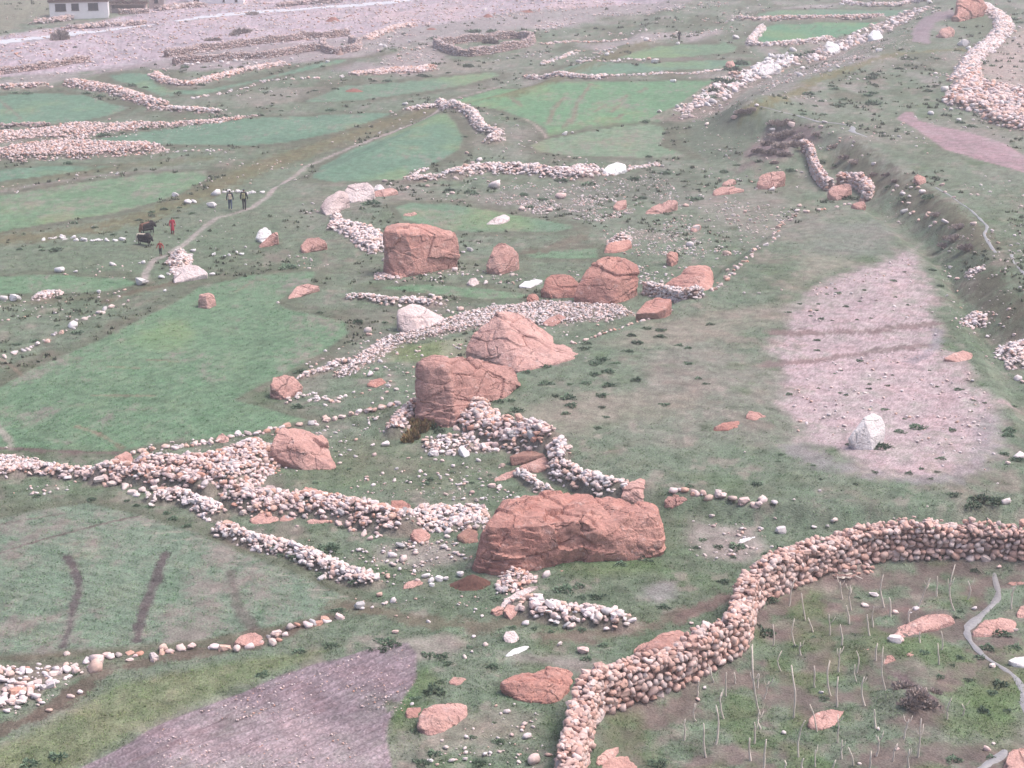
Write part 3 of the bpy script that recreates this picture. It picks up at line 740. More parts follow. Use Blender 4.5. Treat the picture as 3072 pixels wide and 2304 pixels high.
PATCHES = [
    (px(0, [(-80, 1500), (600, 1400), (1200, 1290), (1700, 1110), (1950, 1130), (1900, 1350), (2000, 1500), (1500, 1660), (1200, 1800), (-80, 1900)]), (.125, .165, .105), .7, 2.5),
    (px(0, [(560, 480), (1000, 330), (1600, 270), (2212, 180), (2330, 190), (2330, 330), (2212, 390), (1700, 430), (1300, 470), (1000, 440)]), (.30, .255, .25), .8, 2.5),
    (px(0, [(-60, 520), (300, 470), (600, 420), (500, 520), (100, 560), (-60, 570)]), (.30, .26, .25), .6, 2),
    (px(1, [(-60, 200), (500, 150), (900, 100), (1300, 60), (2000, -20), (2300, -40), (2212, 50), (1700, 110), (1500, 180), (1100, 200), (600, 270), (250, 330), (0, 400)]), (.30, .265, .255), .75, 3),
    (px(1, [(1500, 290), (1900, 230), (2212, 215), (2300, 225), (2000, 280), (1700, 330)]), (.33, .29, .275), .7, 2),
    (px(1, [(850, 1260), (1100, 1220), (1500, 1180), (2000, 1130), (2212, 1130), (2300, 1350), (1900, 1300), (1500, 1440), (1100, 1340)]), (.165, .170, .135), .7, 2),
    (px(1, [(1650, 1150), (2100, 1100), (2300, 1060), (2400, 1200), (2100, 1280), (1700, 1260)]), (.115, .135, .095), .6, 2),
    (px(2, [(0, 820), (250, 720), (500, 700), (560, 850), (400, 1000), (150, 1050), (0, 980)]), (.105, .13, .09), .75, 2),
    (px(2, [(430, 1000), (500, 900), (640, 830), (800, 830), (840, 930), (700, 1000), (560, 1030)]), (.225, .18, .175), .85, 1),
    (px(2, [(150, 700), (500, 520), (800, 410), (1200, 300), (1250, 380), (900, 470), (500, 640), (250, 740)]), (.215, .20, .175), .6, 2),
    (px(2, [(1700, 30), (1760, 160), (1900, 250), (2060, 200), (2000, 100)]), (.11, .145, .085), .6, 2),
    (px(0, [(2212, 870), (2600, 760), (2500, 900), (2212, 960), (1850, 1080), (1500, 1180), (1400, 1130), (1800, 1000)]), (.15, .15, .085), .5, 1.5),
    (px(3, [(2212, 560), (2300, 430), (2450, 430), (2600, 560), (2450, 650), (2250, 780), (2000, 900), (1800, 900), (2000, 760)]), (.175, .18, .14), .6, 1),
    (px(4, [(0, 60), (300, -100), (700, -50), (1200, 60), (1300, 130), (500, 130), (0, 160)]), (.14, .155, .105), .5, 1.2),
    (px(4, [(60, 330), (700, 330), (900, 310), (350, 430), (100, 560), (0, 600), (0, 400)]), (.165, .16, .125), .55, 1.2),  # (pixels polygon, colour, strength, edge m)
    (px(2, [(1960, 330), (2100, 230), (2330, 100), (2330, 640), (2080, 590), (1950, 560), (1900, 450)]), (.34, .28, .24), .85, 3),
    (px(4, [(950, 1000), (1150, 960), (1500, 900), (1900, 880), (2212, 900), (2300, 960), (2000, 1060), (1500, 1180), (1250, 1150), (1080, 1060)]), (.235, .215, .165), .7, 1.6),
    (px(4, [(1600, 560), (1900, 470), (2300, 400), (2500, 430), (2200, 560), (1800, 620)]), (.235, .215, .165), .65, 1.2),
    (px(5, [(150, 380), (600, 300), (640, 450), (300, 530), (0, 560)]), (.24, .22, .17), .5, 1.5),
    (px(7, [(150, 820), (700, 800), (850, 850), (700, 950), (450, 960), (200, 900)]), (.27, .235, .20), .75, .6),
    (px(7, [(1000, 900), (1400, 880), (1700, 960), (1600, 1100), (1450, 1050), (1100, 990)]), (.28, .235, .21), .65, .7),
    (px(7, [(700, 1380), (1050, 1230), (1350, 1280), (1350, 1450), (1000, 1500), (750, 1560), (600, 1480)]), (.235, .22, .17), .6, .6),
    (px(7, [(200, 200), (700, 180), (850, 300), (500, 400), (150, 350)]), (.28, .25, .215), .75, .6),
    (px(8, [(60, 60), (500, 90), (560, 230), (400, 330), (150, 300), (0, 180)]), (.29, .25, .22), .75, .7),
    (px(7, [(1900, 490), (2050, 440), (2212, 420), (2212, 560), (2050, 600), (1930, 560)]), (.27, .24, .235), .6, .5),
    (px(8, [(700, 470), (880, 420), (1100, 400), (1300, 360), (1200, 460), (900, 500), (720, 560)]), (.26, .21, .18), .65, .5),
    (px(7, [(1350, 220), (2060, 280), (2212, 380), (1900, 430), (1500, 420), (1280, 330)]), (.10, .155, .06), .55, .8),
    (px('e', [(1500, 650), (2100, 500), (2212, 600), (2212, 800), (1900, 830), (1600, 740)]), (.115, .15, .085), .6, 1.0),
    (px(4, [(-20, 1200), (300, 1150), (700, 1300), (1000, 1330), (900, 1500), (400, 1540), (0, 1500)]), (.13, .15, .09), .5, 1.0),
    (px(4, [(330, 600), (620, 540), (780, 560), (760, 660), (480, 700), (330, 680)]), (.16, .20, .085), .7, .8),
    (px(4, [(620, 560), (800, 520), (780, 660), (640, 650)]), (.29, .29, .20), .6, .4),
    (px(0, [(1400, 650), (1800, 570), (2212, 560), (2700, 470), (2212, 640), (1700, 690)]), (.22, .205, .165), .7, 2),
    (px(1, [(600, 400), (1100, 380), (1300, 370), (900, 450), (500, 500)]), (.21, .20, .155), .6, 2),
    (px(1, [(-60, 400), (200, 400), (300, 430), (100, 470), (-60, 470)]), (.25, .22, .21), .7, 1.5),
    (px(1, [(250, 370), (600, 250), (700, 380), (500, 480), (200, 480)]), (.33, .28, .27), .6, 2),
    (px(1, [(1180, 180), (1450, 120), (1500, 160), (1300, 210)]), (.38, .32, .30), .7, 2),
    (px(2, [(0, 230), (250, 190), (270, 215), (100, 270), (0, 280)]), (.33, .28, .27), .7, 1.5),
    (px(2, [(560, 60), (800, 30), (1000, 25), (1000, 50), (700, 62)]), (.33, .29, .28), .7, 1.5),
    (px(5, [(800, -40), (1100, 10), (1250, 40), (1000, 110), (850, 170), (700, 260), (650, 380), (700, 200)]), (.30, .27, .21), .5, 1.2),
    (px(2, [(850, 1480), (1250, 1420), (1400, 1520), (1300, 1660), (800, 1659)]), (.19, .20, .165), .6, 2),
    (px(0, [(-60, 300), (-60, 0), (330, -10), (320, 110), (150, 140)]), (.20, .20, .14), .8, 1.5),
    (px(7, [(420, 1060), (560, 1000), (640, 1100), (450, 1280), (330, 1500), (300, 1350)]), (.10, .165, .06), .6, .4),
    (px(8, [(1700, 900), (2212, 830), (2260, 1300), (1900, 1400), (1750, 1200)]), (.11, .165, .06), .55, 1.0),
    (px(6, [(-60, 1560), (700, 1120), (1600, 930), (2100, 900), (1700, 1080), (1000, 1390), (500, 1659), (-60, 1720)]), (.16, .19, .085), .6, .6),
]

# ---------------------------------------------------------------- build the terrain sheet
EXT = 1.14
u_in = np.linspace(-EXT, EXT, 760)
u_out = EXT + np.geomspace(.02, 2.6, 22)
U = np.concatenate([-u_out[::-1], u_in, u_out])
v = np.linspace(1 / 46., 1 / 395., 640)
Yr = np.concatenate([np.linspace(8, 45, 10), 1 / v, np.geomspace(400, 6000, 34)])
TX = U[None, :] * (.325 * (Yr[:, None] + 9))
TY = np.repeat(Yr[:, None], len(U), 1)
SHP = TX.shape
TX = TX.ravel(); TY = TY.ravel()
TZ = height(TX, TY)
ROCKY = np.zeros(len(TX))            # cover of stones: gravelly soil between them

def bbox_idx(P, m):
    lo, hi = P.min(0) - m, P.max(0) + m
    return np.nonzero((TX > lo[0]) & (TX < hi[0]) & (TY > lo[1]) & (TY < hi[1]))[0]

for w in WALLS:
    I = bbox_idx(w['pts'], w['w'] + 1.2)
    if not len(I): continue
    x, y = TX[I], TY[I]
    if w['mode'] in ('heap', 'poly'):
        hh = heap_height(x, y, w)
        TZ[I] = np.maximum(TZ[I], height(x, y) + hh * .8 - .02)
    d = poly_sd(x, y, w['pts']) if w['mode'] == 'poly' else (w['w'] * .6 - line_d(x, y, w['pts']))
    ROCKY[I] = np.maximum(ROCKY[I], sstep(-.25, .2, d + .2 * fbm2(x * 2, y * 2, 2, 4)) * (1 if w['mode'] != 'row' else .3))

far = sstep(90, 220, TY)
n_lo = fbm2(TX / 11., TY / 17., 4, 21)
n_md = fbm2(TX / 2.6, TY / 3.6, 4, 33)
n_hi = fbm2(TX * 1.9, TY * 1.5, 3, 41)
grain = rng.random(len(TX)) * 2 - 1
TZ = TZ + .02 * n_hi + .05 * n_md * (TY < 380)

def lerp(a, b, t):
    return a + (b - a) * t[:, None]

C = np.empty((len(TX), 3))
C[:] = (.140, .176, .119)
C = lerp(C, np.array((.225, .208, .172)), sstep(.1, .55, n_lo) * .65)
C = lerp(C, np.array((.100, .132, .080)), sstep(.05, .55, -n_lo + .35 * n_md) * .75)
C = lerp(C, np.array((.205, .170, .140)), sstep(.2, .55, n_md) * .6)
C = lerp(C, np.array((.085, .125, .06)), sstep(.30, .65, -n_md) * .6)
n_x = fbm2(TX * 1.1 + 40, TY * .9, 4, 52)
C = lerp(C, np.array((.26, .225, .185)), sstep(.22, .55, n_x) * .55)
C = lerp(C, np.array((.085, .115, .065)), sstep(.2, .55, -n_x) * .5)
n_f = fbm2(TX / 4.2, TY / 9., 4, 83)
C = lerp(C, np.array((.105, .112, .072)), sstep(.0, .4, n_f) * far * .75)
C = lerp(C, np.array((.27, .235, .215)), sstep(.12, .5, -n_f) * far * (.22 + .33 * sstep(-10, 25, TX)))
C *= (1 + .22 * n_hi + .12 * grain)[:, None]

for P, col, st, e in PATCHES:
    Q = ground_px(P)[:, :2]
    I = bbox_idx(Q, e + 1)
    x, y = TX[I], TY[I]
    m = sstep(-e * .6, e, poly_sd(x, y, Q) + e * .9 * n_md[I] + .2 * e * n_hi[I]) * st
    C[I] = lerp(C[I], np.array(col) * (1 + .18 * n_hi[I] + .12 * grain[I])[:, None], m)

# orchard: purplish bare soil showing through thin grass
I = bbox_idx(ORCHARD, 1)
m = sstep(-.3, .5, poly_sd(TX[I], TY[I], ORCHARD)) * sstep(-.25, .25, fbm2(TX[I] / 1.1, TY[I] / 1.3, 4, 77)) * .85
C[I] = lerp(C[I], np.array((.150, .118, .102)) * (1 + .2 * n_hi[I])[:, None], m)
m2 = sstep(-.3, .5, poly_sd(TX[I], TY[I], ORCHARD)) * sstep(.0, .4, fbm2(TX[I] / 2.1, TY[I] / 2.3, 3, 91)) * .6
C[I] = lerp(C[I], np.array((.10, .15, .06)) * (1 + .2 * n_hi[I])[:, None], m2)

ZONE = np.zeros(len(TX), np.int32)
for k, f in enumerate(FIELDS):
    Q = f['pts']
    I = bbox_idx(Q, f['edge'] + 1)
    x, y = TX[I], TY[I]
    e = f['edge']
    sd = poly_sd(x, y, Q) + min(e, .8) * .9 * n_md[I] + (.7 * n_md[I] + .5 * n_x[I] if f['name'] == 'bare_field' else 0)
    m = sstep(-e * .5, e * .7 + .05, sd)
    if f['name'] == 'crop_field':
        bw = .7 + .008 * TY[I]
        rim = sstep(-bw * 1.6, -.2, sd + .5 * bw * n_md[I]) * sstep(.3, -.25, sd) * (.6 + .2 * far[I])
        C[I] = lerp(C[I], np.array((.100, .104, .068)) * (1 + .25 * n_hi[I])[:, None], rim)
    col = f['col'] * (1 + .10 * n_lo[I] + .16 * n_md[I] + .14 * n_hi[I] + .09 * grain[I])[:, None]
    if f['name'] in ('crop_field', 'ploughed_field'):
        ax = Q[np.argmax(np.hypot(*(Q - Q[0]).T))] - Q[0]
        ax = ax / np.hypot(*ax)
        tt = (x * -ax[1] + y * ax[0]) + .16 * n_md[I] + .06 * n_hi[I]
        wl_ = .42 if f['name'] == 'ploughed_field' else .6
        rowm = np.sin(tt * 6.283 / wl_) * sstep(170, 90, y)
        TZ[I] += (.035 if f['name'] == 'ploughed_field' else .012) * rowm * m
        col = col * (1 + (.075 if f['name'] == 'ploughed_field' else .07) * rowm)[:, None]
    if f['name'] == 'crop_field':
        soil = np.array((.185, .155, .135))
        gaps = sstep(.62 - f['thin'] * .8, 1.0 - f['thin'] * .4, .5 + .5 * n_md[I] + .35 * n_hi[I] + .14 * grain[I])
        col = lerp(col, soil * np.ones_like(col), gaps * .8)
        col = lerp(col, np.array((.155, .215, .085)) * np.ones_like(col), sstep(.1, .6, n_lo[I] + .4 * n_md[I]) * .45)
    elif f['name'] == 'ploughed_field':
        col = lerp(col, np.array((.34, .285, .27)) * np.ones_like(col), sstep(.25, .6, n_lo[I] + .3 * n_md[I]) * .6)
        col *= (1 + .22 * grain[I] * (TY[I] < 120))[:, None]
    elif f['name'] == 'bare_field':
        m = m * (1 - .5 * sstep(.05, .6, n_md[I] * .6 + n_hi[I] * .7 + .5 * np.exp(-np.clip(poly_sd(x, y, Q), 0, 99) / 2.2) + .5 * sstep(118, 135, y) - .15))
        col *= (1 + .14 * grain[I])[:, None]
    elif f['name'] == 'riverbed':
        col = lerp(col, np.array((.46, .36, .34)) * np.ones_like(col), sstep(0, .5, n_lo[I]) * .7)
        col = lerp(col, np.array((.27, .25, .26)) * np.ones_like(col), sstep(.1, .5, -n_md[I]) * .7)
        col *= (1 + .16 * grain[I])[:, None]
    gain = {'crop_field': 1.15, 'bare_field': 1.06, 'riverbed': .92, 'ploughed_field': 1.05}[f['name']]
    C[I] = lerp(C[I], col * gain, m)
    ZONE[I[m > .5]] = k + 1

for P, hw, col, st in STRIPS:
    Q = ground_px(P)[:, :2]
    I = bbox_idx(Q, hw * 2 + 1)
    if not len(I): continue
    x, y = TX[I], TY[I]
    d = line_d(x, y, Q)
    m = sstep(hw * 1.3, hw * .35, d + hw * (.6 * n_md[I] + 1.0 * n_hi[I] + .3 * grain[I])) * st
    C[I] = lerp(C[I], np.array(col) * (1 + .2 * n_hi[I] + .1 * grain[I])[:, None], m)
PZ = len(FIELDS) + 1
for P, hw, col, lab in PATHS:
    Q = ground_px(P)[:, :2]
    I = bbox_idx(Q, 2)
    d = line_d(TX[I], TY[I], Q) + .15 * n_hi[I]
    m = sstep(hw * 1.3, hw * .4, d) * (.68 + .32 * n_md[I])
    C[I] = lerp(C[I], np.array(col) * (1 + .15 * grain[I])[:, None], m)
    ZONE[I[m > .5]] = PZ
    PZ += 1
soil = np.array((.20, .165, .135))
C = lerp(C, soil * (1 + .3 * grain + .3 * n_hi)[:, None], ROCKY * .7)
C = np.clip(C * np.array((.855, .845, .935)), .012, .8)

qi = np.arange(SHP[0] * SHP[1]).reshape(SHP)
FQ = np.stack([qi[:-1, :-1], qi[:-1, 1:], qi[1:, 1:], qi[1:, :-1]], -1).reshape(-1, 4)
zf = np.sort(ZONE[FQ], 1)[:, 2]
VT = np.stack([TX, TY, TZ], 1)

def sheet(name, label, cat, faces):
    us, inv = np.unique(faces.ravel(), return_inverse=True)
    me = np_mesh(name, VT[us], inv.reshape(-1, 4))
    at = me.attributes.new('col', 'FLOAT_COLOR', 'POINT')
    at.data.foreach_set('color', np.concatenate([C[us], np.ones((len(us), 1))], 1).astype(np.float32).ravel())
    o = link(name, me, M['ground'])
    return tag(o, label, cat, kind='structure')

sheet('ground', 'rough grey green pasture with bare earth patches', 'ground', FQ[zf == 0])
for k, f in enumerate(FIELDS):
    sel = FQ[zf == k + 1]
    if len(sel):
        sheet(f['name'], f['label'], 'field' if f['name'] != 'riverbed' else 'riverbed', sel)
for k, (P, hw, col, lab) in enumerate(PATHS):
    sel = FQ[zf == len(FIELDS) + 1 + k]
    if len(sel):
        sheet('footpath', lab, 'path', sel)

def top_z(X, Y):
    """terrain height including the banks under rubble"""
    X = np.atleast_1d(np.asarray(X, float)); Y = np.atleast_1d(np.asarray(Y, float))
    z = height(X, Y)
    r = z.copy()
    for w in WALLS:
        if w['mode'] in ('heap', 'poly'):
            lo, hi = w['pts'].min(0) - 2, w['pts'].max(0) + 2
            I = np.nonzero((X > lo[0]) & (X < hi[0]) & (Y > lo[1]) & (Y < hi[1]))[0]
            if len(I):
                r[I] = np.maximum(r[I], z[I] + heap_height(X[I], Y[I], w) * .8 - .02)
    return r

# ---------------------------------------------------------------- river and irrigation rills
def mat_water(name, col):
    m, nt, b = nodes_mat(name, 0.32, 0.5)
    geo = nt.nodes.new('ShaderNodeNewGeometry')
    n1 = noise(nt, geo.outputs['Position'], 1.1, 5, 0.7)
    c = mixc(nt, ramp(nt, n1, [(.35, g3(0)), (.7, g3(1))]), col, tuple(min(.8, x * 1.35) for x in col))
    nt.links.new(c, b.inputs['Base Color'])
    bumpn(nt, b, n1, .7, .12)
    return m
M['water'] = mat_water('silty_river_water', (.44, .44, .47))
M['rill'] = mat_water('grey_rill_water', (.20, .195, .20))

def ribbon(name, label, P, widths, mat, lift=.03, cat='stream'):
    g = ground_px(P)[:, :2]
    L = np.concatenate([[0], np.cumsum(np.hypot(*np.diff(g, axis=0).T))])
    n = max(8, int(L[-1] / .35))
    s = np.linspace(0, L[-1], n)
    cx, cy = np.interp(s, L, g[:, 0]), np.interp(s, L, g[:, 1])
    k = np.ones(5) / 5
    cx[2:-2] = np.convolve(cx, k, 'valid'); cy[2:-2] = np.convolve(cy, k, 'valid')
    w = np.interp(s, L, np.asarray(widths, float) if np.ndim(widths) else np.full(len(L), widths)) * (.68 + .6 * fbm2(s / .9, s * 0 + .3, 3, 5))
    tx, ty = np.gradient(cx), np.gradient(cy)
    q = np.hypot(tx, ty) + 1e-9
    nx, ny = -ty / q, tx / q
    rows = []
    for j in np.linspace(-.5, .5, 5):
        X, Y = cx + nx * w * j, cy + ny * w * j
        rows.append(np.stack([X, Y, height(X, Y) + lift + .02 * (1 - abs(j) * 4)], 1))
    V = np.stack(rows, 1).reshape(-1, 3)
    q = np.arange(n * 5).reshape(n, 5)
    Fq = np.stack([q[:-1, :-1], q[1:, :-1], q[1:, 1:], q[:-1, 1:]], -1).reshape(-1, 4)
    o = link(name, np_mesh(name, V, Fq), mat)
    return tag(o, label, cat, kind='structure')

ribbon('river', 'pale silty river braid in front of the white house', px(0, [(-120, 285), (0, 275), (150, 255), (330, 240), (500, 215), (700, 198), (900, 172), (1000, 160)]), [7, 7, 6.5, 6, 6, 5, 3, 1], M['water'], .07, 'river')
ribbon('river', 'farther pale river braid behind the gravel bar', px(0, [(1130, 140), (1300, 115), (1500, 92), (1700, 75), (1900, 65), (2212, 42), (2500, 20), (2800, -20)]), [2, 5, 7, 7, 6, 6, 5, 5], M['water'], .07, 'river')
ribbon('water_channel', 'thin irrigation rill crossing the right plateau', px(2, [(500, 690), (600, 715), (730, 745), (800, 765), (900, 795), (1000, 798), (1080, 815), (1110, 830), (1090, 850), (1130, 865), (1200, 890)]), [.15, .25, .5, .45, .5, .4, .5, .9, .8, .5, .3], M['rill'])
ribbon('water_channel', 'rill running along the top of the right bank', px(2, [(1640, 1215), (1720, 1260), (1850, 1350), (1920, 1410), (1980, 1470), (1950, 1520), (2000, 1600), (2030, 1640)]), [.2, .3, .2, .35, .3, .3, .35, .35], M['rill'])
ribbon('water_channel', 'short rill beside the cobble cairns at the right edge', px(5, [(2130, -10), (2145, 50), (2190, 90), (2230, 130)]), .35, M['rill'])
ribbon('water_channel', 'grey stream winding through the walled plot at the right edge', px(8, [(2020, 400), (2030, 470), (2060, 550), (1990, 620), (1900, 700), (1815, 785), (1870, 840), (1910, 900), (1970, 960), (2080, 1010), (2170, 1065), (2205, 1150), (2210, 1250), (2260, 1330)]), [.2, .35, .45, .45, .5, .6, .35, .35, .3, .3, .4, .5, .5, .5], M['rill'])
ribbon('water_channel', 'stream bend at the lower right corner of the walled plot', px(8, [(2090, 1545), (2060, 1590), (2000, 1630), (1930, 1650), (1900, 1700)]), [.25, .5, .5, .4, .4], M['rill'])
# ---------------------------------------------------------------- stone pieces
def cube_sphere():
    bm = bmesh.new()
    bmesh.ops.create_cube(bm, size=2)
    bmesh.ops.subdivide_edges(bm, edges=bm.edges[:], cuts=1, use_grid_fill=True)
    bm.verts.ensure_lookup_table()
    V = np.array([v.co[:] for v in bm.verts])
    Fq = np.array([[v.index for v in f.verts] for f in bm.faces])
    bm.free()
    V = V / np.linalg.norm(V, axis=1)[:, None] * .62 + V * .38 / 1.25
    return V / np.abs(V).max(0) * .5, Fq
CSV, CSF = cube_sphere()
NVAR = 14
STV = []
for i in range(NVAR):
    r = np.random.default_rng(100 + i)
    V = CSV + r.normal(0, .05, CSV.shape)
    for _ in range(4 + 2 * (i % 3)):                                   # a few worn flats
        n = r.normal(size=3); n /= np.linalg.norm(n)
        d = V @ n; t = r.uniform(.27, .42) if i % 2 else r.uniform(.23, .36)
        V = V - np.outer(np.clip(d - t, 0, None) * .9, n)
    STV.append(V * np.array([r.uniform(.85, 1.08), r.uniform(.7, .95), r.uniform(.6, .88)]))
STM = {}
def stone_mesh(mat, k, angular=False):
    key = (mat, k, angular)
    if key not in STM:
        me = np_mesh('stone', STV[k], CSF, smooth=(k % 5 < 3))
        me.materials.append(M[mat])
        STM[key] = me
    return STM[key]

def euler_mats(E):
    cx, sx, cy, sy, cz, sz = np.cos(E[:, 0]), np.sin(E[:, 0]), np.cos(E[:, 1]), np.sin(E[:, 1]), np.cos(E[:, 2]), np.sin(E[:, 2])
    R = np.empty((len(E), 3, 3))
    R[:, 0, 0] = cy * cz; R[:, 0, 1] = sx * sy * cz - cx * sz; R[:, 0, 2] = cx * sy * cz + sx * sz
    R[:, 1, 0] = cy * sz; R[:, 1, 1] = sx * sy * sz + cx * cz; R[:, 1, 2] = cx * sy * sz - sx * cz
    R[:, 2, 0] = -sy; R[:, 2, 1] = sx * cy; R[:, 2, 2] = cx * cy
    return R

_c = [(x, y, z) for x in (-1, 1) for y in (-1, 1) for z in (-1, 1)]
LPV = np.array(_c + [(1, 0, 0), (-1, 0, 0), (0, 1, 0), (0, -1, 0), (0, 0, 1), (0, 0, -1)], float)
LPV = LPV / np.linalg.norm(LPV, axis=1)[:, None] * .5
LPF = []
for f_, ax, sg in ((8, 0, 1), (9, 0, -1), (10, 1, 1), (11, 1, -1), (12, 2, 1), (13, 2, -1)):
    cs = [i for i in range(8) if _c[i][ax] == sg]
    u_, v_ = [(a + 1) % 3 if k == 0 else (a + 2) % 3 for k, a in ((0, ax), (1, ax))]
    cs.sort(key=lambda i: math.atan2(_c[i][v_], _c[i][u_]) * sg)
    for k in range(4):
        LPF.append((f_, cs[k], cs[(k + 1) % 4]))
LPF = np.array(LPF)
LPS = np.array([(LPV + np.random.default_rng(300 + i).normal(0, .05, LPV.shape)) * np.array([1, .85, .75]) for i in range(NVAR)])

def joined_small(name, P, S, E, mat, parent=None, org=(0, 0, 0)):
    n = len(P)
    base = LPS[rng.integers(0, NVAR, n)]
    V = np.einsum('nij,nvj->nvi', euler_mats(E), base * S[:, None, :]) + (P - np.array(org))[:, None, :]
    Fq = (LPF[None] + (np.arange(n) * len(LPV))[:, None, None]).reshape(-1, 3)
    return link(name, np_mesh(name, V.reshape(-1, 3), Fq), M[mat], parent)

def joined_stones(name, P, S, E, mat, parent=None, org=(0, 0, 0)):
    if np.median(S[:, 0] * pscale(P)) < 17:
        return joined_small(name, P, S, E, mat, parent, org)
    n = len(P)
    k = rng.integers(0, NVAR, n)
    base = np.array(STV)[k]                                # n,26,3
    R = euler_mats(E)
    V = np.einsum('nij,nvj->nvi', R, base * S[:, None, :]) + (P - np.array(org))[:, None, :]
    Fq = (CSF[None] + (np.arange(n) * len(CSV))[:, None, None]).reshape(-1, 4)
    return link(name, np_mesh(name, V.reshape(-1, 3), Fq, True), M[mat], parent)

def stone_parts(parent, org, P, S, E, mat, pick):
    for i in pick:
        o = link('stone', stone_mesh(mat, int(rng.integers(NVAR))), None, parent)
        o.location = P[i] - org
        o.rotation_euler = E[i]
        o.scale = S[i]

